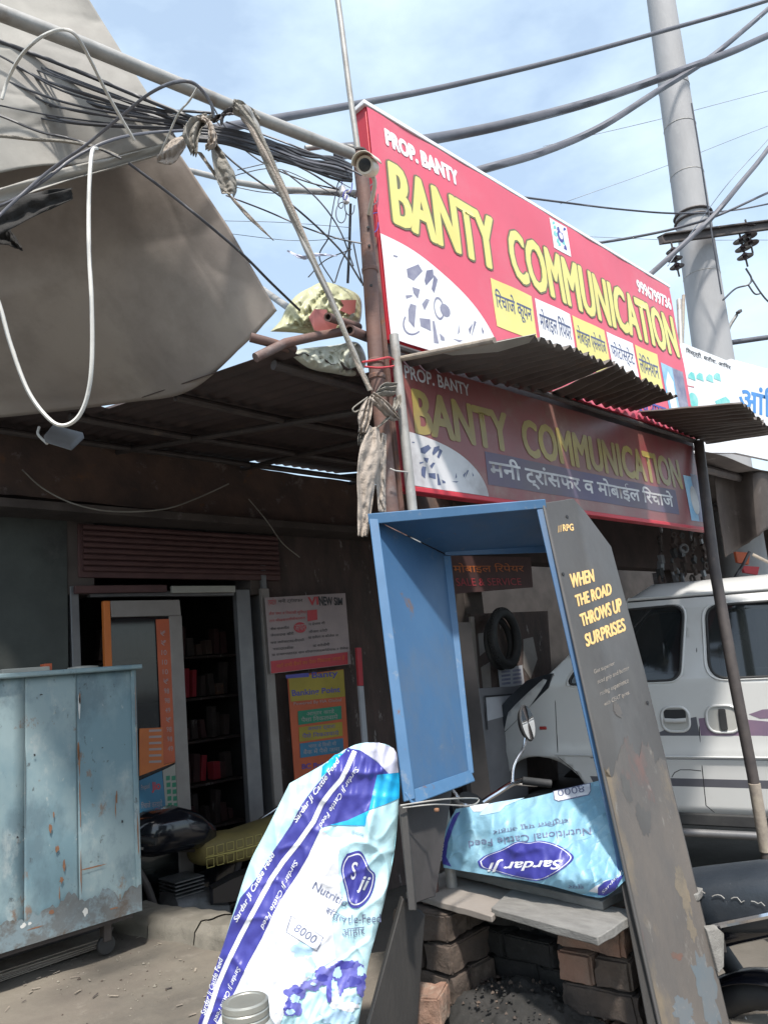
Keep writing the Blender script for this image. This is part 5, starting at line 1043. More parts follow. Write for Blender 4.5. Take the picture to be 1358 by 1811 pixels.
for q in ((1208, 1575, 10, 44, 1, 3), (1222, 1640, 7, 20, 2, 3), (1196, 1690, 9, 7, 4, 4), (1248, 1750, 20, 60, 5, 5), (1210, 1790, 20, 24, 6, 5), (1138, 1450, 14, 26, 8, 0), (1108, 1395, 8, 22, 10, 0), (1092, 1255, 7, 14, 13, 2)):
    it.append(fblob(q[0], q[1], q[2], q[3], q[4], mi=q[5], l=.0007 + q[4] * .00004, n=90))
NP = len(it)
it += [tq('RPG', c8((245, 212), (330, 205), (338, 262), (250, 268)), 0, .001, bold=.03), tq('///', c8((205, 225), (238, 215), (242, 270), (210, 278)), 0, .001)]
for s_, q in (('WHEN', ((303, 612), (488, 572), (500, 668), (320, 722))), ('THE ROAD', ((345, 782), (628, 682), (640, 770), (362, 872))), ('THROWS UP', ((382, 935), (708, 800), (722, 905), (405, 1030))), ('SURPRISES', ((422, 1095), (735, 962), (752, 1060), (440, 1192)))):
    for k in range(7): it.append(tq(s_, [(a + .9 * cos(k * 2 * pi / 7), b + .8 * sin(k * 2 * pi / 7)) for a, b in c8(*q)], 0, .001 + k * .00006))
for s_, q in (('Get superior', ((495, 1375), (660, 1305), (665, 1345), (500, 1420))), ('road grip and better', ((525, 1455), (775, 1340), (780, 1385), (530, 1500))), ('racing experience', ((545, 1550), (770, 1440), (775, 1490), (550, 1595))), ('with CEAT tyres.', ((575, 1635), (780, 1535), (785, 1580), (580, 1680)))):
    it.append(tq(s_, c8(*q), 1, .001, base=.0))
decal('peeled_paint', it[:NP], [m_panel, m_goldf, m_panel_low, M('peel_tan', (.19, .15, .105), (.14, .12, .095), 9, .8, bump=.2, bscale=50, stains=[((.1, .09, .08), 20, .5, .66, .7)]), M('peel_rust', (.15, .075, .058), (.11, .075, .062), 14, .8, stains=[((.1, .09, .08), 20, .5, .66, .7)]), M('peel_bluegrey', (.10, .125, .145), (.13, .135, .14), 9, .7, stains=[((.2, .19, .18), 24, .56, .66, .7)])], fr, rs); decal('lettering', it[NP:], [m_gold, m_goldf], fr, rs)
for a in ((282, 150), (925, 1640), (250, 610)):
    x, y = c8(a)[0]; p = rpt(x, y, .001); mb = MB(); mb.lathe(p, rn, [(.006, 0), (.006, .0015), (.002, .0018)], 12); mb.build('screw_hole', m_seam, fr)
# wire tying the stand
pipe('tie_wire', 'twisted pale wire tied round the foot of the blue left side', smoothpath([PD(708, 1424, 2.13), PD(760, 1416, 2.14), (PD(800, 1412, 2.2)), PD(845, 1412, 2.35), PD(832, 1424, 2.28), PD(770, 1422, 2.15), PD(712, 1428, 2.13)], 5), .0022, m_galv, 'wire', n=6)
mb = MB(); mb.box(PD(772, 1432, 2.13), (.012, .012, .010)); props(mb.build('wire_knot', m_crust, bevel=.003), 'tiny rusty knot hanging from the tie wire', 'knot')

# ================================================================== BENCH: BRICK PIERS AND PLANKS
ZB = .375
def plank(label, quad, z, th, mat, seed):
    P = [PZ(a, b, z) for a, b in quad]; mb = MB(); n = 10
    def f(u, v):
        return lerp(lerp(P[0], P[1], u), lerp(P[3], P[2], u), v)
    N_ = 14; vs = []; fs = []
    edge = []
    for k in range(4):
        a, b = P[k], P[(k + 1) % 4]
        for i in range(N_): 
            p = lerp(a, b, i / N_); c = sum(P, V((0, 0, 0))) / 4; p = p + (p - c).normalized() * .005 * noise.noise(p * 22 + V((seed, 0, 0))); edge.append(p)
    m_ = len(edge); top = [p + V((0, 0, .0025 * noise.noise(p * 7))) for p in edge]
    bot = [p - V((0, 0, th + .003 * noise.noise(p * 15))) for p in edge]
    mb.add(top + bot, [tuple(range(m_)), tuple(range(2 * m_ - 1, m_ - 1, -1))] + [(i, i + m_, (i + 1) % m_ + m_, (i + 1) % m_) for i in range(m_)])
    o = mb.build('plank', mat, bevel=.0025); return props(o, label, 'plank')
plank('smooth tan plank with nail marks at the left front of the brick bench', [(717, 1577), (800, 1533), (908, 1572), (869, 1619)], ZB, .020, m_plank2, 1)
plank('rough grey plank at the right front of the brick bench', [(866, 1604), (912, 1566), (1130, 1612), (1056, 1657)], ZB + .012, .022, m_plank, 2)
plank('long narrow dark plank directly under the lying feed bag', [(786, 1532), (845, 1508), (1130, 1560), (1064, 1594)], ZB + .036, .024, m_plank, 3)
plank('grey plank end sticking out right of the black lettered panel', [(1085, 1592), (1105, 1552), (1262, 1556), (1232, 1580)], ZB + .01, .02, m_plank, 4)
bnum = [0]
def brick(c, yaw, d=(.225, .108, .072), mat=m_brick, parent=None, seed=0, tilt=0):
    bnum[0] += 1; rn = random.Random(bnum[0]); R = Matrix.Rotation(yaw, 3, 'Z') @ Matrix.Rotation(tilt, 3, 'X'); mb = MB()
    bm = bmesh.new(); bmesh.ops.create_cube(bm, size=1)
    bmesh.ops.bevel(bm, geom=bm.edges[:], offset=.06, segments=2, affect='EDGES')
    bmesh.ops.subdivide_edges(bm, edges=[e for e in bm.edges if e.calc_length() > .4], cuts=4, use_grid_fill=True)
    bmesh.ops.triangulate(bm, faces=bm.faces[:])
    vs = []
    for v in bm.verts:
        p = V((v.co.x * d[0], v.co.y * d[1], v.co.z * d[2])); q = p + V((bnum[0] * 3.1, 0, 0))
        p = p + p.normalized() * (.014 * noise.noise(q * 16) + .007 * noise.noise(q * 50)); vs.append(V(c) + R @ p)
    bm.verts.index_update(); mb.add(vs, [[v.index for v in f.verts] for f in bm.faces]); bm.free()
    return mb.build('brick', mat, parent, smooth=55)
def pier(name, label, x, y, n, yaw, mats, z0=0):
    t = thing(name, label, 'brick pier', (x, y, z0)); h = (ZB - .03 - z0) / n
    for i in range(n):
        z = z0 + h * (i + .5); yy = yaw + (pi / 2 if i % 2 else 0) + random.uniform(-.08, .08)
        dx = V((cos(yy), sin(yy), 0)) ; dn = V((-dx.y, dx.x, 0))
        for k in (-1, 1):
            brick(V((x, y, z)) + dn * .058 * k + V((random.uniform(-.008, .008), random.uniform(-.008, .008), 0)), yy, (.222, .106, h - .008), mats[(i + (k > 0)) % len(mats)], t)
    return t
pr = PD(1090, 1700, 2.18); pl_ = PD(790, 1720, 2.42)
pier('brick_pier', 'right brick pier with reddish broken faces under the bench', pr.x + .03, pr.y + .03, 4, .06, [m_brick, m_brick, m_brick2])
pier('brick_pier', 'left sooty brick pier under the tan plank', pl_.x + .02, pl_.y + .02, 4, .1, [m_brick2, m_brick2, m_brick2])
# added dark brick courses, standing in for the deep shade under the bench
bw = thing('shade_brick_wall', 'low dark brick wall added for the shade behind the ash heap under the bench', 'brick wall', (2.05, 1.5, 0))
for j in range(4):
    for i in range(4):
        brick(V((2.12 + random.uniform(-.02, .02), 1.24 + i * .19 + (.09 if j % 2 else 0), .042 + j * .082)), pi / 2 + random.uniform(-.12, .12), (.175, .1, .07), m_ash, bw, tilt=random.uniform(-.05, .05))
# ash heap
mb = MB()
ac = PD(920, 1790, 2.25)
mb.grid(lambda u, v: V((ac.x + (u - .5) * .55, ac.y + (v - .5) * .75, max(.003, .13 * math.exp(-(((u - .5) * 2.2) ** 2 + ((v - .5) * 2.2) ** 2)) + .03 * noise.noise(V((u * 7, v * 8, 2))) + .02 * noise.noise(V((u * 21, v * 23, 2)))))), 70, 80)
props(mb.build('ash_heap', m_ash, smooth=60, fix=False), 'dark heap of ash and soil under the plank bench', 'ash heap', kind='stuff')
rk = random.Random(8)
mb = MB()
for i in range(260):
    u, v = rk.gauss(.5, .2), rk.gauss(.5, .22); s = rk.uniform(.003, .009); c = V((ac.x + (u - .5) * .6, ac.y + (v - .5) * .8, .02 + .12 * math.exp(-(((u - .5) * 2.2) ** 2 + ((v - .5) * 2.2) ** 2))))
    vs = [c + V((a, b, cc)) * s * rk.uniform(.6, 1.2) for a, b, cc in ((1, 0, 0), (-1, 0, 0), (0, 1, 0), (0, -1, 0), (0, 0, .8), (0, 0, -.8))]
    mb.add(vs, [(0, 2, 4), (2, 1, 4), (1, 3, 4), (3, 0, 4), (2, 0, 5), (1, 2, 5), (3, 1, 5), (0, 3, 5)], rk.choice((0, 0, 1)))
props(mb.build('cinders', [m_ash, m_brick2], smooth=0), 'loose cinders and clods over the ash heap', 'cinders', kind='stuff')
for i, (px, py, s, lb) in enumerate([(760, 1775, .075, 'pale broken brick lump at the foot of the left pier'), (700, 1800, .05, 'small broken brick by the dark slab')]):
    o = brick(PD(px, py, 2.2) * 1.0, .5 + i, (s * 1.6, s * 1.2, s), m_brick); props(o, lb, 'brick')
# dark stone slab leaning at left of the bench
P = [PD(712, 1588, 2.12), PD(752, 1618, 2.16), PD(738, 1815, 2.1), PD(722, 1960, 2.0), PD(620, 1960, 1.86), PD(652, 1815, 1.93)]
mb = MB(); mb.slab(P, V((.02, .03, 0))); props(mb.build('stone_slab', m_darkslab, bevel=.004), 'tall dark slab leaning against the left end of the bench', 'slab')

# ================================================================== FEED BAGS
def edge_x(E, y):
    for (xa, ya), (xb, yb) in zip(E, E[1:]):
        if ya <= y <= yb: return lerp(xa, xb, (y - ya) / max(1e-6, yb - ya))
    return E[0][0] if y < E[0][1] else E[-1][0]
def make_bag(name, label, top, right, bottom, left, base_d, L, Rr, bulge, folds, mat, thick, seed):
    t = thing(name, label, 'feed bag', base_d(*bottom[len(bottom) // 2], root=True))
    def depth(x, y):
        l, r = edge_x(L, y), edge_x(Rr, y); s = min(1, max(0, (x - l) / max(1, r - l)))
        b = bulge * (max(0, 1 - (2 * s - 1) ** 2)) ** .6
        return s, b
    def surf(x, y, l=0):
        s, b = depth(x, y); d = base_d(x, y) - b - l - folds(x, y, s)
        return PD(x, y, d)
    T, Rt, B, Lf = [smoothpath([V((a, b, 0)) for a, b in e], 6) for e in (top, right, bottom, left)]
    def at(r, u):
        t_ = u * (len(r) - 1); i = min(len(r) - 2, int(t_)); return lerp(r[i], r[i + 1], t_ - i)
    def coons(u, v):
        p = lerp(at(T, u), at(B, u), v) + lerp(at(Lf, v), at(Rt, v), u) - (lerp(lerp(T[0], T[-1], u), lerp(B[0], B[-1], u), v)); return p.x, p.y
    mb = MB(); nu, nv = 170, 230
    mb.grid(lambda u, v: surf(*coons(u, v)), nu, nv)
    def back(u, v):
        x, y = coons(u, v); e = min(1, 8 * min(u, 1 - u)) * min(1, 6 * v * 1.0 + .02) 
        return PD(x, y, base_d(x, y) + thick * (max(0, 1 - (2 * u - 1) ** 2)) ** .5 * min(1, v * 5) + .004)
    mb.grid(back, 40, 50)
    o = mb.build('sack', mat, t, smooth=85, fix=False)
    return t, surf
# upright bag
Lb = [(512, 1385), (470, 1470), (440, 1530), (411, 1620), (390, 1690), (370, 1760), (356, 1811), (335, 1900), (320, 1990)]
Rb = [(706, 1345), (705, 1420), (698, 1500), (685, 1570), (668, 1640), (652, 1700), (642, 1760), (634, 1811), (622, 1900), (615, 1990)]
LbS = [(640, 1312), (570, 1352), (512, 1385)] + Lb[1:]
def bd1(x, y, root=False):
    d = lerp(2.24, 1.88, (y - 1315) / (1985 - 1315)); return PD(x, y, d) if root else d
def fold1(x, y, s):
    f_ = .010 * noise.noise(V((x * .012, y * .010, 1))) + .005 * noise.noise(V((x * .03 + y * .012, y * .02, 5)))
    f_ += .022 * math.exp(-((x - (656 - (y - 1450) * .16)) / 9) ** 2) * max(0, min(1, (1640 - y) / 120)) * max(0, min(1, (y - 1400) / 40))     # raised crease down the right
    f_ -= .018 * math.exp(-((x - (648 + (1500 - y) * .0 - (y - 1500) * .3)) / 8) ** 2) * max(0, min(1, (1620 - y) / 100)) * max(0, min(1, (y - 1460) / 60))
    w1 = noise.noise(V((x * .006 + y * .004, y * .004, 21)))
    f_ += .010 * max(0, 1 - abs(noise.noise(V((x * .009 - y * .004, y * .006 + x * .003, 13)))) * 4.5) ** 2 + .005 * max(0, 1 - abs(noise.noise(V((x * .018 + y * .010, y * .011 - x * .009, 17)))) * 4) ** 2 + .012 * w1
    f_ += .007 * sin(x * .33 + y * .05 + 3 * w1) * max(0, 1 - (y - 1313) / 130)
    f_ += .006 * sin((x * .5 + y * .22)) * max(0, (y - 1690) / 260) * .5
    f_ += .008 * abs(noise.noise(V((x * .022 + y * .015, y * .006 - x * .008, 9)))) + .003 * noise.noise(V((x * .08, y * .05, 3)))
    return f_
bagA, sA = make_bag('feed_bag', 'tall standing white and cyan cattle feed bag with navy stripes', [(512, 1385), (570, 1352), (612, 1324), (645, 1313), (688, 1318), (706, 1345)],
                    Rb, [(320, 1990), (460, 1996), (615, 1990)], Lb, bd1, LbS, [(690, 1312), (706, 1345)] + Rb[1:], .055, fold1, m_bag, .06, 1)
c3 = lambda *p: cx(p, .2821, 360, 1300)
navy = c3((905, 78), (870, 115), (790, 215), (700, 320), (620, 425), (550, 560), (440, 722), (330, 900), (230, 1020), (175, 1160), (120, 1330), (68, 1480), (20, 1640), (-30, 1800), (-90, 1990), (-30, 2030), (60, 1850), (130, 1720), (195, 1610), (280, 1430), (370, 1265), (440, 1110), (500, 1005), (585, 880), (655, 760), (735, 580), (900, 535), (1038, 468), (1090, 250), (1165, 240), (1085, 165), (985, 95))
white_reg = c3((735, 590), (800, 640), (870, 640), (845, 760), (850, 900), (870, 1050), (800, 1150), (830, 1400), (700, 1480), (560, 1620), (480, 1810), (300, 2080), (-20, 2030), (60, 1850), (130, 1720), (195, 1610), (280, 1430), (370, 1265), (440, 1110), (500, 1005), (585, 880), (655, 760))
wl = [(948, 98), (905, 195), (865, 275), (800, 350), (740, 430), (690, 540), (590, 680), (500, 790), (430, 892), (370, 1000), (300, 1130), (230, 1262), (150, 1425), (90, 1565), (40, 1722), (-20, 1880), (-60, 2000)]
def ribbon(pts, w):
    o1 = []; o2 = []
    for i, p in enumerate(pts):
        a = pts[max(0, i - 1)]; b = pts[min(len(pts) - 1, i + 1)]; dx, dy = b[0] - a[0], b[1] - a[1]; L_ = sqrt(dx * dx + dy * dy); o1.append((p[0] - dy / L_ * w, p[1] + dx / L_ * w)); o2.append((p[0] + dy / L_ * w, p[1] - dx / L_ * w))
    n = len(pts); return (o1 + o2, [(i, i + 1, n + i + 1, n + i) for i in range(n - 1)])
rv, rf = ribbon(wl, 15)
it = [poly(white_reg, 1, .0015), poly(navy, 0, .002), poly(c3((1088, 248), (1232, 230), (1226, 395), (1150, 428), (1036, 468)), 2, .0022), poly(c3((1038, 470), (905, 532), (790, 562), (1012, 566), (1020, 510)), 2, .0024),
      poly(c3((905, 78), (870, 112), (825, 120), (745, 195), (738, 262), (790, 215)), 2, .0018), (c3(*rv), rf, 1, .0034),
      poly(c3((985, 95), (1010, 48), (1100, 45), (1190, 80), (1222, 130), (1230, 232), (1160, 240), (1085, 160)), 3, .0024),
      ]
def nb_(cx_, cy_, rx, ry, seed, mi, l, n=40, k1=.45, k2=.3):
    o = []
    for i in range(n):
        a = 2 * pi * i / n; k = 1 + k1 * noise.noise(V((cos(a) * 1.3, sin(a) * 1.3, seed))) + k2 * noise.noise(V((cos(a) * 3.5, sin(a) * 3.5, seed))); o.append((cx_ + rx * cos(a) * k, cy_ + ry * sin(a) * k))
    return poly(c3(*o), mi, l)
it += [nb_(915, 1495, 108, 88, 1, 4, .0026), nb_(770, 1500, 80, 52, 2, 4, .0027), nb_(672, 1570, 66, 36, 3, 4, .0028), nb_(985, 1575, 28, 60, 4, 4, .0028), nb_(860, 1560, 24, 62, 5, 4, .0029), nb_(790, 1600, 22, 74, 6, 4, .003), nb_(612, 1600, 34, 24, 7, 4, .003),
       nb_(880, 1440, 66, 26, 8, 0, .0032), nb_(940, 1540, 40, 34, 9, 0, .0033), nb_(745, 1520, 42, 20, 10, 0, .0034), nb_(840, 1490, 26, 40, 11, 5, .0035), nb_(985, 1480, 20, 34, 12, 5, .0036), nb_(690, 1560, 20, 10, 13, 5, .0036), nb_(812, 1560, 10, 36, 14, 5, .0037),
       nb_(568, 1625, 60, 52, 15, 4, .0026), nb_(560, 1720, 58, 48, 16, 4, .0027), nb_(575, 1650, 30, 26, 17, 5, .003), nb_(545, 1735, 30, 18, 18, 5, .0031), nb_(590, 1600, 34, 14, 19, 0, .0032), nb_(530, 1690, 20, 30, 20, 0, .0033),
       nb_(620, 1350, 70, 46, 21, 5, .0018), nb_(660, 1450, 40, 60, 22, 5, .0019), nb_(840, 1760, 110, 60, 23, 5, .0019), nb_(860, 1930, 100, 90, 24, 4, .0022), nb_(900, 1700, 60, 30, 25, 1, .0024), nb_(960, 1660, 30, 24, 26, 5, .0024), nb_(820, 1680, 26, 34, 27, 1, .0025)]
def inset(pts, k):
    cx_ = sum(p[0] for p in pts) / len(pts); cy_ = sum(p[1] for p in pts) / len(pts); return [(cx_ + (a - cx_) * k, cy_ + (b - cy_) * k) for a, b in pts]
def sm2(pts, k=5):
    q = smoothpath([V((a, b, 0)) for a, b in pts] + [V((*pts[0], 0))], k)[:-1]; return [(p.x, p.y) for p in q]
logo = sm2([(900, 742), (985, 728), (1042, 832), (1078, 882), (1050, 1002), (985, 1075), (918, 1072), (890, 965), (863, 855), (872, 790)])
it += [poly(c3(*logo), 0, .003), poly(c3(*inset(logo, .90)), 1, .0036), poly(c3(*inset(logo, .85)), 0, .0042), tq('S', c3((915, 790), (968, 795), (962, 905), (925, 905)), 1, .005, shear=.3, bold=.01), tq('ji', c3((965, 875), (1050, 890), (1020, 1010), (960, 985)), 1, .005, shear=.3, bold=.02)]
for a, b in (((590, 555), (868, 160)), ((218, 1180), (462, 745)), ((20, 1760), (135, 1400))): it.append(tline('Sardar Ji Cattle Feed', c3(a)[0], c3(b)[0], 12, 1, .0036, shear=.35, bold=.015))
for a, b in (((948, 190), (710, 565)), ((565, 775), (345, 1205)), ((205, 1445), (52, 1790))): it.append(tline('Sardar Ji Cattle Feed', c3(a)[0], c3(b)[0], 10.5, 1, .0036, shear=.35, bold=.005))
it += [tline('Nutritio', c3((678, 962))[0], c3((888, 1078))[0], 15, 6, .0034), tline('tle-Feed', c3((905, 1180))[0], c3((1112, 1172))[0], 15, 6, .0034), tline('संतुल', c3((752, 1120))[0], c3((880, 1190))[0], 17, 6, .0034), tline('आहार', c3((872, 1275))[0], c3((1015, 1258))[0], 17, 6, .0034), tline('हिमालय', c3((925, 620))[0], c3((1000, 640))[0], 8, 6, .0034)]
box = sm2([(545, 1142), (560, 1138), (738, 1258), (750, 1272), (715, 1345), (700, 1345), (530, 1240), (520, 1225)], 4)
it += [poly(c3(*box), 6, .003), poly(c3(*inset(box, .955)), 1, .0036), tline('8000', c3((562, 1222))[0], c3((690, 1308))[0], 15, 6, .0042)]
decal('print', it, [m_bag_navy, m_bag_w, m_bag_cyan, m_bag_in, m_bag_purple, m_bag_pale, m_bag_ink], bagA, sA, step=3)

# lying bag on the bench
Lb2 = [(778, 1425), (780, 1535)]
def bd2(x, y, root=False):
    t = (y - 1400) / 180; bot = lerp(2.52, 2.12, (x - 785) / 300); tp = lerp(2.72, 2.40, (x - 785) / 300); d = lerp(tp, bot, t)
    return PD(x, y, d) if root else d
def fold2(x, y, s):
    v = (y - 1390) / 190
    f_ = .085 * max(0, 1 - (2 * v - 1) ** 2) ** .55 + .03 * noise.noise(V((x * .009, y * .012, 51))) + .004 * sin(x * .16 + 3 * noise.noise(V((x * .02, y * .01, 0)))) * max(0, 1.1 - v) + .008 * noise.noise(V((x * .03, y * .03, 2))) + .004 * noise.noise(V((x * .09, y * .06, 4)))
    f_ += .007 * max(0, 1 - abs(noise.noise(V((x * .02, y * .012, 31)))) * 4) ** 2 + .003 * max(0, 1 - abs(noise.noise(V((x * .035 + y * .02, y * .025, 33)))) * 4) ** 2
    return f_
L2 = [(806, 1430), (790, 1462), (781, 1500), (784, 1534)]; R2_ = [(1066, 1378), (1080, 1440), (1092, 1500), (1106, 1556)]
bagB, sB = make_bag('feed_bag', 'light blue cattle feed bag lying upside down on the plank bench', [(806, 1430), (862, 1422), (930, 1412), (1000, 1395), (1066, 1378)], R2_, [(784, 1534), (850, 1545), (960, 1563), (1040, 1584), (1072, 1584), (1106, 1556)], L2,
                    bd2, [(806, 1378), (806, 1430), (790, 1462), (781, 1500), (784, 1590)], R2_[:1] + R2_, .03, fold2, m_bag2, .05, 4)
c4 = lambda *p: cx(p, .2577, 770, 1360)
blob2 = sm2([(288, 632), (340, 592), (450, 550), (555, 497), (640, 502), (722, 490), (840, 520), (935, 582), (940, 622), (875, 680), (790, 735), (700, 765), (560, 745), (400, 700), (310, 675)])
it = [poly(c4(*blob2), 0, .002), poly(c4(*inset(blob2, .95)), 1, .0026), poly(c4(*inset(blob2, .925)), 0, .0032), tline('Sardar Ji', c4((868, 600))[0], c4((352, 622))[0], 22, 1, .0042, shear=.3, bold=.02),
      tline('Nutritional Cattle Feed', c4((1062, 398))[0], c4((225, 492))[0], 13, 2, .0026, bold=.0), tline('संतुलित पशु आहार', c4((908, 325))[0], c4((390, 408))[0], 12, 2, .0026),
      poly(c4((805, 150), (1062, 92), (1066, 150), (1050, 178), (842, 222), (812, 210)), 2, .002), poly(c4((812, 152), (1056, 98), (1060, 148), (1046, 172), (842, 215), (818, 205)), 1, .0026), tline('8000', c4((1015, 108))[0], c4((832, 142))[0], 12, 2, .0034),
      poly(c4((142, 300), (118, 330), (85, 410), (45, 540), (48, 650), (108, 668), (72, 600), (85, 500), (128, 380), (170, 290)), 0, .002), poly(c4((330, 262), (372, 236), (420, 225), (610, 195), (480, 250), (440, 290), (350, 310), (300, 318)), 3, .002), poly(c4((230, 250), (370, 232), (310, 290), (260, 290)), 1, .0026),
      poly(c4((1188, 280), (1200, 350), (1228, 560), (1250, 690), (1270, 650), (1262, 560)), 0, .002), poly(c4((1112, 815), (1160, 772), (1252, 742), (1290, 720), (1230, 830), (1160, 868), (1112, 862)), 0, .002), poly(c4((1050, 838), (1100, 800), (1200, 752), (1150, 768), (1112, 812), (1112, 850)), 1, .0024), tline('Sardar Ji', c4((1150, 862))[0], c4((1290, 700))[0], 6, 1, .003, shear=.3),
      tline('सुपर', c4((1020, 790))[0], c4((910, 785))[0], 8, 2, .0026), tline('Cattle', c4((40, 640))[0], c4((62, 480))[0], 7, 1, .003)]
decal('print', it, [m_bag_navy, m_bag_w, m_bag_ink, m_bag_pale], bagB, sB, step=3)

# ================================================================== JAR IN THE FOREGROUND (on a stool below the frame)
jd = 1.32; jc = PD(434, 1772, jd)
stool = thing('stool', 'small wooden stool below the picture holding the jar', 'stool', (jc.x, jc.y, 0))
zt = jc.z - .235
mb = MB(); mb.box((jc.x, jc.y, zt - .0125), (.26, .26, .025)); mb.build('seat', m_plank2, stool, bevel=.004)
for a in (-1, 1):
    for b in (-1, 1):
        mb = MB(); mb.box((jc.x + a * .1, jc.y + b * .1, (zt - .026) / 2), (.03, .03, zt - .026)); mb.build('leg', m_plank, stool, bevel=.003)
jar = thing('jar', 'cloudy jar with grey ridged tin lid at the bottom edge', 'jar', (jc.x, jc.y, zt + .001))
mb = MB(); mb.lathe((jc.x, jc.y, zt + .001), (0, 0, 1), [(.045, 0), (.054, .006), (.056, .03), (.056, .16), (.052, .185), (.044, .198), (.041, .205)], 36); mb.build('body', m_jar, jar, smooth=50)
mb = MB(); mb.lathe((jc.x, jc.y, zt + .205), (0, 0, 1), [(.0395, 0), (.041, .001), (.041, .008), (.0395, .010), (.041, .012), (.041, .020), (.0395, .022), (.0405, .024), (.040, .032), (.036, .0345), (.031, .0335), (.030, .0325), (.002, .033)], 40); mb.build('lid', m_lid, jar, smooth=30)

# ================================================================== WHITE VAN
xf = V((-.296, .954, .043)).normalized(); yl = V((0, 0, 1)).cross(xf).normalized(); zl = xf.cross(yl)
VO = PD(1244, 1440, 4.8)
vm = Matrix.Translation(VO) @ Matrix((xf, yl, zl)).transposed().to_4x4()
van = thing('parked_van', 'white van parked nose to the shops behind the slanting post', 'van', mat=vm)
vmi = vm.inverted()
def vloc(px, py, yy=0.0):
    r = ray(px, py); t = ((VO - CAM).dot(yl) + yy) / r.dot(yl); p = vmi @ (CAM + r * t); return (p.x, p.z)
def yside(x, z):
    y = 0
    if z > .84: y = -.20 * (z - .84) - .10 * max(0, z - 1.3) * 4
    if z < .35: y = -.10 * (.35 - z) ** 1.2
    y += .012 * math.exp(-((z - .36) / .03) ** 2)
    if x > .9: y -= .22 * ((x - .9) / .53) ** 2.2
    return y
def rrect(pts, r, k=6):
    n = len(pts); o = []
    for i in range(n):
        p = V(pts[i]); a = V(pts[i - 1]); b = V(pts[(i + 1) % n]); da = (a - p).normalized(); db = (b - p).normalized()
        rr_ = r[i] if isinstance(r, (list, tuple)) else r
        for j in range(k + 1):
            t = j / k; o.append(tuple(lerp(lerp(p + da * rr_, p, t), lerp(p, p + db * rr_, t), t)))
    return o
fw = rrect([(-.03, 1.325), (.045, .835), (.80, .825), (.43, 1.318)], [.10, .08, .07, .06])
rw = rrect([(-1.25, 1.305), (-1.25, .845), (-.14, .835), (-.165, 1.305)], [.10, .1, .12, .09])
rw2 = rrect([(-2.2, 1.305), (-2.2, .845), (-1.36, .845), (-1.36, 1.305)], .1)
arch = [(1.05 + .36 * cos(a), -.02 + .36 * sin(a)) for a in [pi - i * pi / 14 for i in range(15)]]
archr = [(-1.75 + .36 * cos(a), -.02 + .36 * sin(a)) for a in [pi - i * pi / 14 for i in range(15)]]
outline = [(-2.45, 0), (-2.12, 0)] + archr + [(-1.38, 0), (.68, 0)] + arch + [(1.42, 0), (1.435, .1), (1.44, .45), (1.42, .53), (1.2, .70), (.905, .915), (.62, 1.16), (.36, 1.385), (-2.38, 1.385), (-2.45, 1.2)]
def filled(out, holes, step=.05, lift=0.0, mir=False):
    bm = bmesh.new(); eds = []
    for lp_ in [out] + holes:
        vs = [bm.verts.new((a, b, 0)) for a, b in lp_]; eds += [bm.edges.new((vs[i], vs[(i + 1) % len(vs)])) for i in range(len(vs))]
    bmesh.ops.triangle_fill(bm, use_beauty=True, edges=eds)
    xs = [p[0] for p in out]; zs = [p[1] for p in out]
    for ax, a, b in ((0, min(xs), max(xs)), (1, min(zs), max(zs))):
        k = math.floor(a / step) + 1
        while k * step < b:
            bmesh.ops.bisect_plane(bm, geom=bm.verts[:] + bm.edges[:] + bm.faces[:], plane_co=(k * step, 0, 0) if ax == 0 else (0, k * step, 0), plane_no=(1, 0, 0) if ax == 0 else (0, 1, 0), dist=1e-5); k += 1
    bm.verts.index_update()
    vs = []
    for v in bm.verts:
        y = yside(v.co.x, v.co.y) + lift; vs.append(V((v.co.x, (-1.45 - y) if mir else y, v.co.y)))
    fs = [[v.index for v in f.verts] for f in bm.faces]; bm.free(); return vs, fs
def vpart(name, out, holes, mat, lift=0, mir=False, parent=None, step=.05, solid=0):
    mb = MB(); mb.add(*filled(out, holes, step, lift, mir)); return mb.build(name, mat, parent or van, smooth=50, solid=solid)
bs = vpart('body_side', outline, [fw, rw, rw2], m_van, solid=.004)
vpart('body_side', outline, [fw, rw, rw2], m_van, mir=True, solid=.004)
def vtube(name, pts, r, mat, closed=False, lift=0.0, parent=None, n=8):
    P = [V((a, yside(a, b) + lift, b)) for a, b in pts]
    if closed: P = P + [P[0]]
    mb = MB(); mb.tube(P, r, n, cap=not closed); return mb.build(name, mat, parent or van, smooth=60)
for hole in (fw, rw, rw2):
    g_ = vpart('window', inset(hole, .99), [], m_vglass, lift=-.006)
    vtube('gasket', hole, .009, m_rubber, True, parent=g_)
    vtube('window_flange', inset(hole, 1.045), .008, m_van, True, parent=g_)
    vpart('window', inset(hole, .99), [], m_vglass, lift=-.006, mir=True)
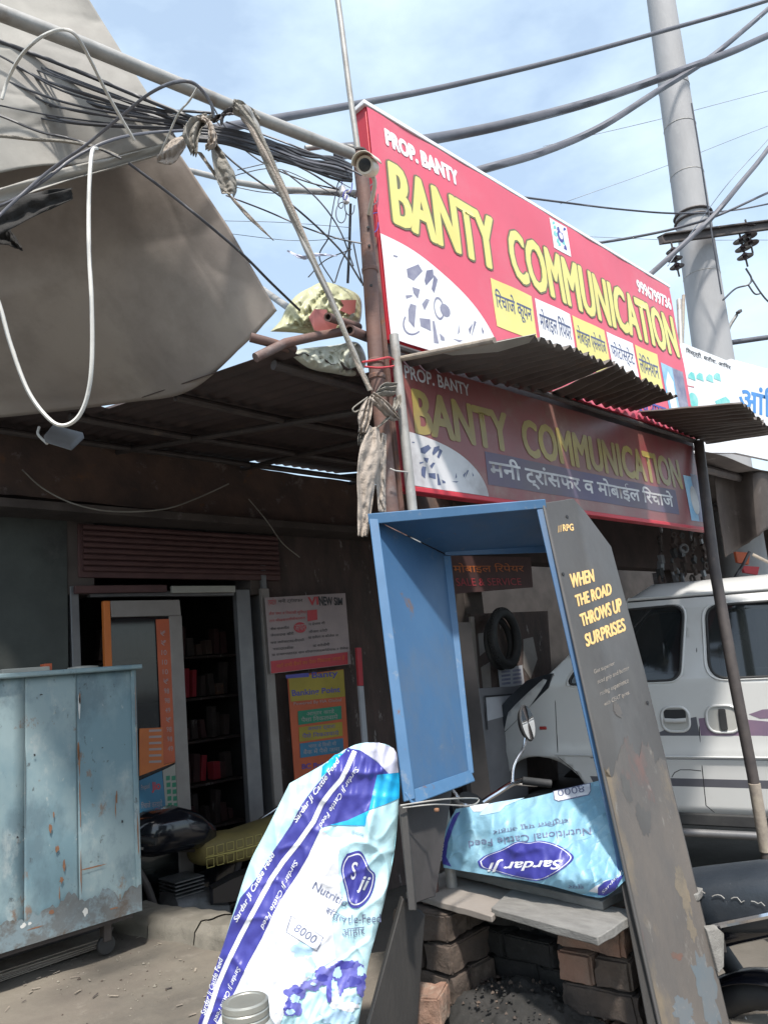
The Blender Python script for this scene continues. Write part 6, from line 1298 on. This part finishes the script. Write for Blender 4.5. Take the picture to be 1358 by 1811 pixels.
# roof, gutter, floor, front and back
mb = MB()
def rooff(u, v):
    x = lerp(-2.4, .36, u); t = v; y = lerp(-.152, -1.298, t); z = 1.385 + .125 * (1 - abs(2 * t - 1) ** 3.2) * min(1, (0.36 - x) * 6 + .25); return V((x, y, z))
mb.grid(rooff, 40, 24); mb.build('roof', m_van, van, smooth=60, fix=False)
vtube('gutter', [(-2.4, 1.388), (-1, 1.388), (.34, 1.388)], .013, m_van, lift=.004)
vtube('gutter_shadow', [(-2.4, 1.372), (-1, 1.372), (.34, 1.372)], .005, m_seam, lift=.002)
mb = MB(); mb.add([(.36, -.15, 1.385), (.36, -1.30, 1.385), (.905, -1.40, .915), (.905, -.05, .915)], [(0, 1, 2, 3)]); mb.build('windscreen', m_vglass, van, fix=False)
mb = MB(); yw = lambda x: yside(x, .5); mb.grid(lambda u, v: V((lerp(.905, 1.42, u), lerp(yside(lerp(.905, 1.42, u), .6), -1.45 - yside(lerp(.905, 1.42, u), .6), v), lerp(.915, .53, u) + .03 * sin(pi * v))), 8, 12); mb.build('bonnet', m_van, van, fix=False)
mb = MB(); mb.grid(lambda u, v: V((1.44, lerp(yside(1.44, .3), -1.45 - yside(1.44, .3), u), lerp(.53, -.15, v))), 8, 8); mb.build('front_panel', m_van, van, fix=False)
mb = MB(); mb.box((1.47, -.72, -.08), (.10, 1.25, .2)); mb.build('bumper', m_rubber, van, bevel=.03)
mb = MB(); mb.box((-2.44, -.725, .65), (.02, 1.3, 1.3)); mb.build('rear_panel', m_van, van, bevel=.004)
mb = MB(); mb.box((-.5, -.725, -.03), (3.7, 1.36, .04)); mb.build('floor', m_seam, van)
# black bonnet cover edge seen from the side
cov = [vloc(a, b) for a, b in ((859, 1296), (874, 1304), (902, 1281), (940, 1245), (970, 1216), (978, 1190), (960, 1194), (930, 1203), (892, 1235), (861, 1262))]
mb = MB(); n = len(cov); mb.add([V((a, yside(a, .6) + .012, b)) for a, b in cov] + [V((a, -1.45 - yside(a, .6), b)) for a, b in cov], [tuple(range(n)), tuple(range(2 * n - 1, n - 1, -1))] + [(i, i + n, (i + 1) % n + n, (i + 1) % n) for i in range(n)]); mb.build('bonnet_cover', m_blackv, van, bevel=.004)
# stripes
def vstripe(name, pts, mat, l=.0022): return vpart(name, pts, [], mat, lift=l, step=.05)
vstripe('stripe', [(-2.4, .165), (.68, .165), (.70, .215), (-2.4, .215)], m_stripe)
vstripe('stripe', [(1.395, .22), (1.43, .22), (1.42, .27), (1.39, .27)], m_stripe)
vstripe('stripe', [(-.035, .482), (.26, .482), (.22, .50), (.0, .595), (-.03, .60)], m_stripe)
vstripe('stripe', [(-.60, .482), (-.042, .482), (-.042, .59), (-.14, .60), (-.60, .55)], m_stripe2, .0022)
vstripe('stripe', [(-2.4, .47), (-.40, .482), (-.42, .56), (-1.0, .62), (-2.4, .68)], m_stripe2, .003)
vstripe('stripe', [(-2.4, .62), (-1.0, .60), (-.40, .585), (-.34, .612), (-.42, .64), (-1.0, .67), (-2.4, .74)], m_stripe2, .0034)
# seams and pressed lines
vtube('door_seam', [vloc(a, b) for a, b in ((1226, 1046), (1230, 1150), (1236, 1290), (1241, 1360), (1247, 1425), (1262, 1438))], .0035, m_seam, lift=.0005)
vtube('door_seam', [(.885, .90), (.89, .70), (.90, .50), (.905, .34), (.86, .30), (.79, .24), (.74, .15), (.71, .03)], .0032, m_seam, lift=.0005)
vtube('door_seam', [(-1.31, 1.37), (-1.31, .8), (-1.3, .3), (-1.28, .02)], .003, m_seam, lift=.0005)
vtube('pressed_line', [(-2.4, .352), (-1, .352), (.2, .352), (.9, .355), (1.38, .36)], .006, m_van, lift=.006)
vtube('pressed_line', [(-2.4, .338), (-1, .338), (.2, .338), (.68, .338)], .004, m_stripe, lift=.0)
vtube('fuel_flap_seam', [vloc(a, b) for a, b in ((1187, 1374), (1192, 1366), (1202, 1361), (1220, 1361), (1239, 1363))], .0028, m_seam, lift=.001)
# side indicator
p = vloc(960, 1287); mb = MB(); mb.box((p[0], yside(*p) + .006, p[1]), (.05, .014, .022)); mb.build('side_indicator', m_brake, van, bevel=.005)
# door handles; shade of the oval recesses painted on flat faces
def vhandle(xc, zc, w, h, vert):
    rc = rrect([(xc - w / 2, zc + h / 2), (xc - w / 2, zc - h / 2), (xc + w / 2, zc - h / 2), (xc + w / 2, zc + h / 2)], h * .42)
    o = vpart('door_handle', rc, [], m_van_bowl, lift=.003, step=.02)
    vtube('handle_rim', rc, .009, m_van, True, lift=.004, parent=o)
    if vert:
        q = rrect([(xc - .024, zc + h * .40), (xc - .024, zc - h * .42), (xc + .018, zc - h * .42), (xc + .018, zc + h * .40)], .014)
        mb = MB(); n = len(q); mb.add([V((a, .005, b)) for a, b in q] + [V((a, .018, b)) for a, b in q], [tuple(range(n)), tuple(range(2 * n - 1, n - 1, -1))] + [(i, i + n, (i + 1) % n + n, (i + 1) % n) for i in range(n)]); mb.build('grip', m_rubber, o, bevel=.003)
    else:
        q = rrect([(xc - w * .40, zc + h * .40), (xc - w * .40, zc + h * .02), (xc + w * .40, zc + h * .02), (xc + w * .40, zc + h * .40)], .018)
        vpart('recess_shade', q, [], m_seam, lift=.0045, step=.05, parent=o)  # flat dark face, painted shade of the hollow
        mb = MB(); mb.tube([V((xc - w * .38, .016, zc - .005)), V((xc, .022, zc - .008)), V((xc + w * .38, .016, zc - .005))], .014, 10); mb.build('grip', m_van, o)
vhandle(.100, .586, .17, .155, False); vhandle(-.185, .585, .19, .165, True)
# sill, running board, wheels
mb = MB(); mb.box((-.35, -.03, -.035), (2.04, .05, .075)); mb.build('sill', m_rubber, van, bevel=.01)
mb = MB(); mb.tube([(-1.35, .02, -.108), (-.3, .03, -.105), (.2, .03, -.108), (.68, .02, -.115)], .024, 12); mb.build('running_board', m_alu, van)
for xw in (1.05, -1.75):
    for yw_ in (-.10, -1.35):
        w_ = MB(); w_.lathe((xw, yw_ - .085, -.20), (0, 1, 0), [(.17, 0), (.26, .0), (.29, .02), (.295, .085), (.29, .15), (.26, .17), (.17, .17)], 40); wh = w_.build('wheel', m_rubber, van, smooth=40)
        r_ = MB(); r_.lathe((xw, yw_ - .07, -.20), (0, 1, 0), [(.05, .02), (.17, 0), (.172, .14), (.16, .145), (.12, .11), (.05, .13), (.02, .135)], 32); r_.build('rim', m_alu, wh, smooth=40)
# cabin
def vbox(name, c, d, mat, bevel=.02): mb = MB(); mb.box(c, d); return mb.build(name, mat, van, bevel=bevel, segs=3)
for x in (-.25, -1.15):
    for y in (-.40, -1.05):
        vbox('seat_back', (x, y, .78), (.12, .46, .56), m_wall2, .04); vbox('seat_cushion', (x + .24, y, .48), (.44, .46, .12), m_wall2, .04)
h0 = vloc(1303, 1098, -.40); vbox('headrest', (h0[0], -.42, h0[1]), (.07, .22, .17), m_headrest, .03)
h1 = vloc(1176, 1152, -.25); mb = MB(); mb.box((h1[0], -.22, h1[1]), (.02, .12, .14)); mb.build('inside_mirror', m_mirror, van, bevel=.01)
mb = MB(); mb.torus((.42, -.42, .80), (.75, 0, .6), .17, .014, 36, 8); mb.build('steering_wheel', m_rubber, van)
mb = MB(); mb.box((.74, -.72, .80), (.3, 1.2, .2)); mb.build('dashboard', m_rubber, van, bevel=.04)
mb = MB(); q = vloc(968, 1180, .05); 

# ================================================================== MOTORCYCLES
def ellring(c, w, h, n=20, p=2.4, tilt=0):
    o = []
    for i in range(n):
        a = 2 * pi * i / n; ca, sa = cos(a), sin(a); o.append(V((c[0] + tilt * sa * h, c[1] + w * abs(ca) ** (2 / p) * (1 if ca >= 0 else -1), c[2] + h * abs(sa) ** (2 / p) * (1 if sa >= 0 else -1))))
    return o
def motorcycle(label, mat, seat_mat, seat_ring, cover=False, scrib=False, mirrors=True, bw=1.0, hx=0.0, bz=0.0, mrad=1.0):
    t = thing('motorcycle', label, 'motorcycle', mat=mat, group='motorcycles parked by the shop')
    def P(name, mb, m, parent=None, **k): return mb.build(name, m, parent or t, **k)
    for x in (.64, -.62):
        mb = MB(); mb.torus((x, 0, .30), (0, 1, 0), .265, .042, 44, 12); wh = P('wheel', mb, m_rubber)
        mb = MB(); mb.torus((x, 0, .30), (0, 1, 0), .222, .012, 40, 8); P('rim', mb, m_chrome, wh)
        mb = MB(); mb.lathe((x, -.05, .30), (0, 1, 0), [(.03, 0), (.065, .01), (.065, .09), (.03, .10)], 20); P('hub', mb, m_engine, wh)
        mb = MB()
        for k in range(18):
            a = k * 2 * pi / 18; mb.tube([V((x + .05 * cos(a + .3), .02 * (-1) ** k, .3 + .05 * sin(a + .3))), V((x + .222 * cos(a), 0, .3 + .222 * sin(a)))], .0022, 5)
        P('spokes', mb, m_galv, wh)
        mb = MB(); a0, a1 = (.25, 2.3) if x > 0 else (.9, 2.9)
        mb.grid(lambda u, v: V((x + .325 * cos(lerp(a0, a1, u)) * (1 - .03 * (2 * v - 1) ** 2), (v - .5) * .13, .30 + .325 * sin(lerp(a0, a1, u)) * (1 - .05 * (2 * v - 1) ** 2))), 24, 8); P('mudguard', mb, m_blackp, solid=.003, smooth=80)
    for y in (-.09, .09):
        mb = MB(); mb.tube([(.64, y, .30), (.50, y, .62), (.40, y, .88)], [.022, .020, .018], 12); P('fork', mb, m_chrome)
        mb = MB(); mb.tube([(-.62, y * 1.3, .30), (-.42, y * 1.3, .62)], .028, 12); P('shock_absorber', mb, m_rubber)
        mb = MB(); mb.tube([(-.62, y * 1.1, .30), (-.15, y * 1.1, .36)], .018, 8); P('swing_arm', mb, m_darksteel)
    mb = MB(); mb.tube(smoothpath([(.42, 0, .82), (.30, 0, .60), (.18, 0, .34), (-.12, 0, .30), (-.25, 0, .55), (-.2, 0, .66), (.38, 0, .80)], 5), .02, 10); P('frame', mb, m_darksteel)
    mb = MB(); mb.loft([ellring((x, 0, z), w, h, 20, 3) for x, z, w, h in ((.22, .40, .06, .08), (.18, .40, .12, .14), (.02, .38, .13, .15), (-.12, .36, .12, .12), (-.16, .36, .06, .08))]); e_ = P('engine', mb, m_engine)
    for k in range(6):
        f_ = MB(); f_.box((.10, 0, .50 + k * .018), (.17, .19, .006)); P('cooling_fin', f_, m_engine, e_)
    for s_ in (1,):
        mb = MB(); mb.tube(smoothpath([(.2, -.1, .45), (.22, -.14, .28), (0, -.15, .20), (-.4, -.16, .25), (-.85, -.17, .34)], 5), [.02] * 8 + [.035] * 13, 12); P('exhaust', mb, m_chrome)
    mb = MB(); mb.loft([ellring((x, 0, z), w, h, 24, 2.6) for x, z, w, h in ((.40, .83, .03, .03), (.37, .84, .10, .085), (.28, .85, .14, .115), (.14, .85, .15, .12), (.02, .82, .125, .10), (-.08, .78, .08, .06), (-.10, .77, .03, .02))]); P('tank', mb, m_blackp, smooth=80)
    mb = MB(); mb.lathe((.2, 0, .955), (0, 0, 1), [(.035, 0), (.035, .012), (.01, .016)], 16); P('tank_cap', mb, m_chrome)
    for y in (-1, 1):
        mb = MB(); mb.loft([[V((x, y * .12, z + a * h)) for a, x in ((-1, x0_), (1, x0_))] + [V((x0_, y * .155, z + h * .7)), V((x0_, y * .155, z - h * .7))] for x0_, z, h in ((.0, .62 - .13 * cover, .05), (-.12, .62 - .13 * cover, .08), (-.30, .66 - .15 * cover, .07), (-.55, .74 - .17 * cover, .04))]); P('side_panel', mb, m_blackp, smooth=50)
    mb = MB(); mb.loft([ellring(c, w, h, 24, 2.8) for c, w, h in seat_ring]); seat = P('seat', mb, seat_mat, smooth=80)
    if cover:
        gm = MB()
        for k in range(9):
            for j, zz in enumerate((.715, .655)):
                xx = .0 - k * .062; sy = .146 if j == 0 else .142; s_ = .021
                gm.tube([V((xx - s_, sy, zz - s_)), V((xx - s_, sy, zz + s_)), V((xx + s_, sy, zz + s_)), V((xx + s_, sy, zz - s_)), V((xx - s_, sy, zz - s_))], .002, 5)
        P('seat_pattern', gm, m_seatline, seat)
        mb = MB(); mb.tube(smoothpath([(.02, .13, .685), (-.2, .149, .682), (-.4, .150, .69), (-.6, .135, .71)], 5), .0035, 6); P('seat_piping', mb, m_seatline, seat)
    if scrib:
        rs_ = random.Random(4); gm = MB()
        for k in range(9):
            x = -.30 - k * .055; p_ = [(x + j * .009, .127 + .004 * (k > 3), .875 - .004 * k + .007 * rs_.uniform(-1, 1)) for j in range(5)]
            gm.tube(p_, .0014, 5)
        P('chalk_scribble', gm, m_galv, seat)
    mb = MB(); mb.loft([ellring((x, 0, z), w, h, 16, 2.4) for x, z, w, h in ((-.48, .72, .10, .05), (-.7, .79, .08, .045), (-.84, .82, .045, .03))]); tl = P('tail', mb, m_blackp, smooth=70)
    mb = MB(); mb.box((-.86, 0, .80), (.03, .09, .05)); P('tail_lamp', mb, m_brake, tl, bevel=.008)
    mb = MB(); mb.tube(smoothpath([(-.5, .13, .76), (-.75, .12, .84), (-.86, 0, .86), (-.75, -.12, .84), (-.5, -.13, .76)], 6), .010, 8); P('grab_rail', mb, m_chrome)
    mb = MB(); mb.loft([ellring((x, 0, .86 + bz), w, w * 1.05, 24, 2.2) for x, w in ((.40, .05), (.46, .085), (.54, .098), (.565, .09))]); hd = P('headlamp', mb, m_blackp, smooth=60)
    mb = MB(); mb.lathe((.560, 0, .86 + bz), (1, 0, 0), [(.088, 0), (.08, .018), (.03, .03)], 24); P('lens', mb, m_glass, hd)
    mb = MB(); mb.lathe((.44, .0, .965 + bz), (-.5, 0, .86), [(.045, -.02), (.05, 0), (.05, .02), (.044, .024)], 20); P('speedometer', mb, m_rubber)
    hb = MB(); hb.tube(smoothpath([(a + hx, b * bw, c + bz - hx * .8) for a, b, c in ((.26, .34, 1.00), (.34, .25, 1.02), (.40, .12, .98), (.41, 0, .96), (.40, -.12, .98), (.34, -.25, 1.02), (.26, -.34, 1.00))], 6), .011, 10); hbar = P('handlebar', hb, m_chrome)
    for s_ in (1, -1):
        mb = MB(); mb.tube([(.33 + hx, s_ * .262 * bw, 1.02 + bz - hx * .8), (.25 + hx, s_ * .36 * bw, .997 + bz - hx * .8)], .016, 12); P('grip', mb, m_rubber, hbar)
        mb = MB(); mb.tube(smoothpath([(.36 + hx, s_ * .24 * bw, 1.015 + bz - hx * .8), (.39 + hx, s_ * .30 * bw, 1.0 + bz - hx * .8), (.33 + hx, s_ * .38 * bw, .985 + bz - hx * .8)], 4), .006, 8); P('lever', mb, m_galv, hbar)
        if not mirrors: continue
        mb = MB(); mb.tube(smoothpath([(.35, s_ * .17, 1.02 + bz), (.36, s_ * .21, 1.08 + bz), (.34, s_ * .26, 1.14 + bz), (.33, s_ * .28, 1.20 + bz)], 4), .006, 8); mr = P('mirror', mb, m_chrome, None)
        c_ = V((.32, s_ * .29, 1.24 + bz)); axm = V((-1, s_ * .25, .1)).normalized()
        mb = MB(); mb.lathe(c_, axm, [(.062 * mrad, 0), (.066 * mrad, -.004), (.05 * mrad, -.022), (.015, -.03)], 28); P('shell', mb, m_rubber, mr)
        mb = MB(); mb.lathe(c_ + axm * .0015, axm, [(.060 * mrad, -.001), (.060 * mrad, 0), (.003, .001)], 28); P('glass', mb, m_mirror, mr)
        mb = MB(); mb.lathe((.47, s_ * .17, .86 + bz), (1, 0, 0), [(.008, -.03), (.024, -.02), (.026, .01), (.012, .022)], 14); P('turn_signal', mb, m_orange)
    mb = MB(); mb.tube([(-.1, .10, .28), (-.1, .22, .28)], .012, 8); P('footpeg', mb, m_rubber)
    mb = MB(); mb.tube([(-.08, .11, .28), (-.2, .17, .02)], .010, 8); P('side_stand', mb, m_darksteel)
    return t
def bikemat(p_front, p_back, xf_, xb_, zf):
    """place local x = xf_ at p_front and xb_ at p_back (ground positions), wheels on z"""
    a = V((p_front[0], p_front[1], 0)); b = V((p_back[0], p_back[1], 0)); d = (a - b).normalized(); c = (a + b) / 2 - d * (xf_ + xb_) / 2
    return Matrix.Translation((c.x, c.y, zf)) @ Matrix((d, V((-d.y, d.x, 0)), V((0, 0, 1)))).transposed().to_4x4()
# left motorcycle: faces left along the shop, seen from its left side
L0 = PD(345, 1520, 4.1)
mL = Matrix.Translation((L0.x + .06, 4.03, LOW)) @ Matrix.Rotation(pi - .02, 4, 'Z')
motorcycle('black motorcycle with olive patterned seat cover behind the kerb', mL, m_seatcov,
           [((.02, 0, .70), .06, .04), ((.0, 0, .70), .12, .07), ((-.10, 0, .695), .135, .085), ((-.25, 0, .68), .145, .085), ((-.42, 0, .69), .145, .088), ((-.58, 0, .71), .13, .08), ((-.70, 0, .73), .10, .05), ((-.73, 0, .735), .04, .02)], cover=True, mirrors=False, hx=.16)
# right motorcycle: behind the bench, pointing to the shop
mR = bikemat((2.40, 1.97), (2.42, 1.02), .30, -.62, LOW)
motorcycle('black motorcycle behind the plank bench with mirror raised and scuffed black seat', mR, m_blackv,
           [((.04, 0, .79), .05, .03), ((.0, 0, .79), .10, .055), ((-.15, 0, .78), .12, .07), ((-.32, 0, .78), .125, .075), ((-.45, 0, .80), .13, .085), ((-.62, 0, .83), .13, .09), ((-.80, 0, .86), .12, .08), ((-.92, 0, .87), .08, .05), ((-.95, 0, .87), .03, .02)], bw=.82, scrib=True, bz=.07, mrad=1.15)

# ================================================================== RIGHT-HAND BACKGROUND: NEXT SHOPS
ns = thing('neighbour_shop', 'dark open shop fronts with brown pillars beyond the blue stand and van', 'shop', (8, 4.6, LOW))
def nbx(name, x0, x1, z0, z1, y0, y1, mat, **k): mb = MB(); mb.box(((x0 + x1) / 2, (y0 + y1) / 2, (z0 + z1) / 2), (x1 - x0, y1 - y0, z1 - z0)); return mb.build(name, mat, ns, bevel=.004, **k)
nbx('wall', 5.0, 20, LOW, 2.5, 5.4, 5.6, m_inside)
nbx('fascia', 5.02, 20, 2.0, 2.62, 4.3, 4.5, m_roofd)
for x, w in ((5.15, .25), (7.4, .3), (9.3, .25), (11.5, .3), (14.5, .3)): nbx('pillar', x, x + w, LOW, 2.0, 4.3, 4.6, m_wall2)
mb = MB(); mb.grid(lambda u, v: V((lerp(4.9, 16, u), lerp(1.93, 4.6, v), lerp(2.30, 2.64, v) + .012 * sin(u * 60) - .05 * sin(pi * v) * abs(noise.noise(V((u * 9, 0, 0)))))), 90, 12); mb.build('roof', m_wall2, ns, solid=.004, fix=False)
for z, y in ((2.27, 2.1), (2.36, 3.0)):
    mb = MB(); mb.tube([(4.8, y, z), (10, y, z + .02), (15, y, z)], .03, 8); mb.build('beam', m_darksteel, ns)
# torn brown cloth sagging at right
mb = MB(); mb.grid(lambda u, v: PD(lerp(1262, 1375, u) + 20 * v * (1 - u), lerp(835, 985, v ** .8) - 60 * u * v + 4 * noise.noise(V((u * 6, v * 6, 0))), 5.6 + .15 * sin(u * 7) + .3 * u), 20, 14); props(mb.build('awning_cloth', m_wall2, solid=.004, fix=False), 'brown awning cloth sagging over the van at right', 'cloth')
for i, (a, b, c_, d, m_, lb) in enumerate([(1300, 975, 1326, 998, m_orange2, 'small bright orange cloth hanging right of the slanting post'), (1312, 1000, 1342, 1016, m_redp, 'small red cloth just above the van roof at right')]):
    q = [PD(a, b, 6.5), PD(c_, b + 2, 6.5), PD(c_ - 3, d, 6.5), PD(a + 4, d - 4, 6.5)]; mb = MB(); mb.slab(q, V((0, .02, 0))); props(mb.build('red_cloth', m_), lb, 'cloth')
wire('pale stick slanting down at the right edge above the van', [(1330, 980, 5.5), (1390, 1010, 5.4)], .012, m_bamboo, name='stick', cat='stick')
wire('black wire hanging down to the van roof beside the red cloth', [(1325, 975, 6), (1312, 1000, 6), (1298, 1022, 6)], .012, m_cable, name='hanging_wire', cat='wire')
# hanging spare parts
rh = random.Random(21)
hg = ['string of dark spare parts hanging farthest left behind the lower sign', 'string of greyish spare parts hanging second from left', 'string of brown spare parts hanging in the middle of the row', 'string of parts hanging fourth behind the lower sign', 'string of small packets hanging nearest the slanting post']
for i, px in enumerate((1172, 1192, 1210, 1228, 1246)):
    t = thing('hanging_goods', hg[i], 'spare parts', PD(px, 1050, 6.2), group='spare parts hanging behind the lower sign')
    mb = MB(); mb.tube([PD(px - 6, 925, 6.2), PD(px, 1050, 6.2)], .004, 5); mb.build('string', m_cable, t)
    for k in range(11):
        y = 935 + k * 11 + rh.uniform(-2, 2); s = rh.uniform(.02, .045); c_ = PD(px - 5 + k * .5 + rh.uniform(-4, 4), y, 6.15 + rh.uniform(-.05, .05))
        mb = MB()
        if rh.random() < .5: mb.torus(c_, (rh.uniform(-1, 1), -1, 0), s * .8, s * .28, 14, 6)
        else: mb.box(c_, (s * 1.4, s * .8, s * 1.8), Matrix.Rotation(rh.uniform(-.6, .6), 3, 'Y'))
        mb.build('packet', rh.choice([m_wall2, m_engine, m_rubber, m_wood, m_wood, m_wall2, m_alu]), t)
# scene through the blue stand
YT = 3.9
def flat(name, label, cat, quad, mat, y=YT, th=.02): 
    mb = MB(); mb.slab([PY(a, b, y) for a, b in quad], V((0, th, 0))); return props(mb.build(name, mat, bevel=.002), label, cat)
bn = thing('banner', 'dim dark red banner high inside the shop seen through the blue stand', 'banner', PY(865, 1050, 4.1))
mb = MB(); mb.slab([PY(a, b, 4.1) for a, b in ((786, 982), (938, 985), (942, 1038), (800, 1050))], V((0, .01, 0))); mb.build('cloth', m_shutter, bn)
decal('print', [tq('मोबाइल रिपेयर', [(800, 995), (925, 996), (927, 1012), (803, 1014)], 0), tq('SALE & SERVICE', [(805, 1022), (920, 1022), (922, 1034), (808, 1036)], 1)], [m_orange, m_redp], bn, surfY(4.095))
wb = thing('peeling_board', 'peeling brown board behind the hanging tyre', 'board', PY(900, 1245, YT))
mb = MB(); mb.slab([PY(a, b, YT) for a, b in ((832, 1085), (968, 1080), (990, 1420), (868, 1440))], V((0, .03, 0))); mb.build('panel', m_wood, wb)
mb = MB(); mb.slab([PY(a, b, YT - .03) for a, b in ((832, 1090), (838, 1090), (850, 1245), (843, 1245))], V((0, .02, 0))); mb.build('edge_strip', m_creamf, wb)
for q in ([(925, 1130), (942, 1126), (950, 1165), (938, 1200), (925, 1180)], [(845, 1120), (858, 1118), (860, 1150), (848, 1160)], [(850, 1180), (866, 1170), (870, 1235), (856, 1240)]): decal('paper_scrap', [poly(q, 0)], [m_creamf], wb, surfY(YT - .004))
tc_ = PY(893, 1128, YT - .16)
r = (tc_ - CAM).normalized(); axt = Matrix.Rotation(radians(62), 3, 'Z') @ V((r.x, r.y, 0)).normalized()
ty = thing('tyre', 'black tyre hanging on the peeling board inside the shop', 'tyre', tc_ - V((0, 0, .3)))
mb = MB(); mb.torus(tc_, axt, .20, .036, 48, 12, up=(0, 0, 1)); mb.build('carcass', m_rubber, ty)
mb = MB(); mb.torus(tc_ + axt * .06 + V((.0, 0, -.03)), axt, .19, .028, 48, 10, up=(0, 0, 1)); mb.build('second_carcass', m_rubber, ty)
mb = MB()
for i in range(60):
    a = i * 2 * pi / 60; b1 = axt.cross(V((0, 0, 1))).normalized(); d_ = V((0, 0, 1)) * cos(a) + b1 * sin(a); mb.box(tc_ + d_ * .235, (.012, .03, .02), Matrix((b1, axt, V((0, 0, 1)))).transposed() @ Matrix.Rotation(a, 3, 'Y'))
props(mb.build('tread', m_rubber, ty), kind='stuff')
pp = thing('notice_paper', 'white printed notice paper below the hanging tyre', 'paper', PY(903, 1215, YT - .02))
mb = MB(); mb.slab([PY(a, b, YT - .02) for a, b in ((880, 1182), (923, 1176), (927, 1210), (884, 1217))], V((0, .002, 0))); mb.build('sheet', m_wpaper, pp)
it = []
for k in range(4):
    for j in range(2): it.append(poly([(886 + j * 20 + k * .3, 1186 + k * 7 - j * 2), (902 + j * 19 + k * .3, 1184 + k * 7 - j * 2), (902 + j * 19 + k * .3, 1188 + k * 7 - j * 2), (886 + j * 20 + k * .3, 1190 + k * 7 - j * 2)], 0))
decal('print', it, [m_ink_grey], pp, surfY(YT - .0225))
cb_ = thing('white_cabinet', 'white cabinet door edge behind the black bonnet of the van', 'cabinet', PY(880, 1300, YT - .25))
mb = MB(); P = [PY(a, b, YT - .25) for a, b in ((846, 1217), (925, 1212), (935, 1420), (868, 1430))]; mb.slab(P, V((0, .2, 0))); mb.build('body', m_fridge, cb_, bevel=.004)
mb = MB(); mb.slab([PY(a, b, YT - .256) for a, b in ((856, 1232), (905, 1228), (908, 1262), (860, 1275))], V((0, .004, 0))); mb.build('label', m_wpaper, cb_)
decal('label_line', [poly([(856, 1230), (906, 1226), (906, 1229), (859, 1233), (863, 1290), (860, 1290)], 0)], [m_print_bk], cb_, surfY(YT - .262))
# dark post behind the stand, left of the motorcycle
mb = MB(); mb.slab([PD(a, b, 3.2) for a, b in ((800, 1100), (832, 1100), (872, 1440), (838, 1440))], V((.03, .05, 0))); props(mb.build('door_post', m_inside), 'dark post between the blue stand and the van nose', 'post')
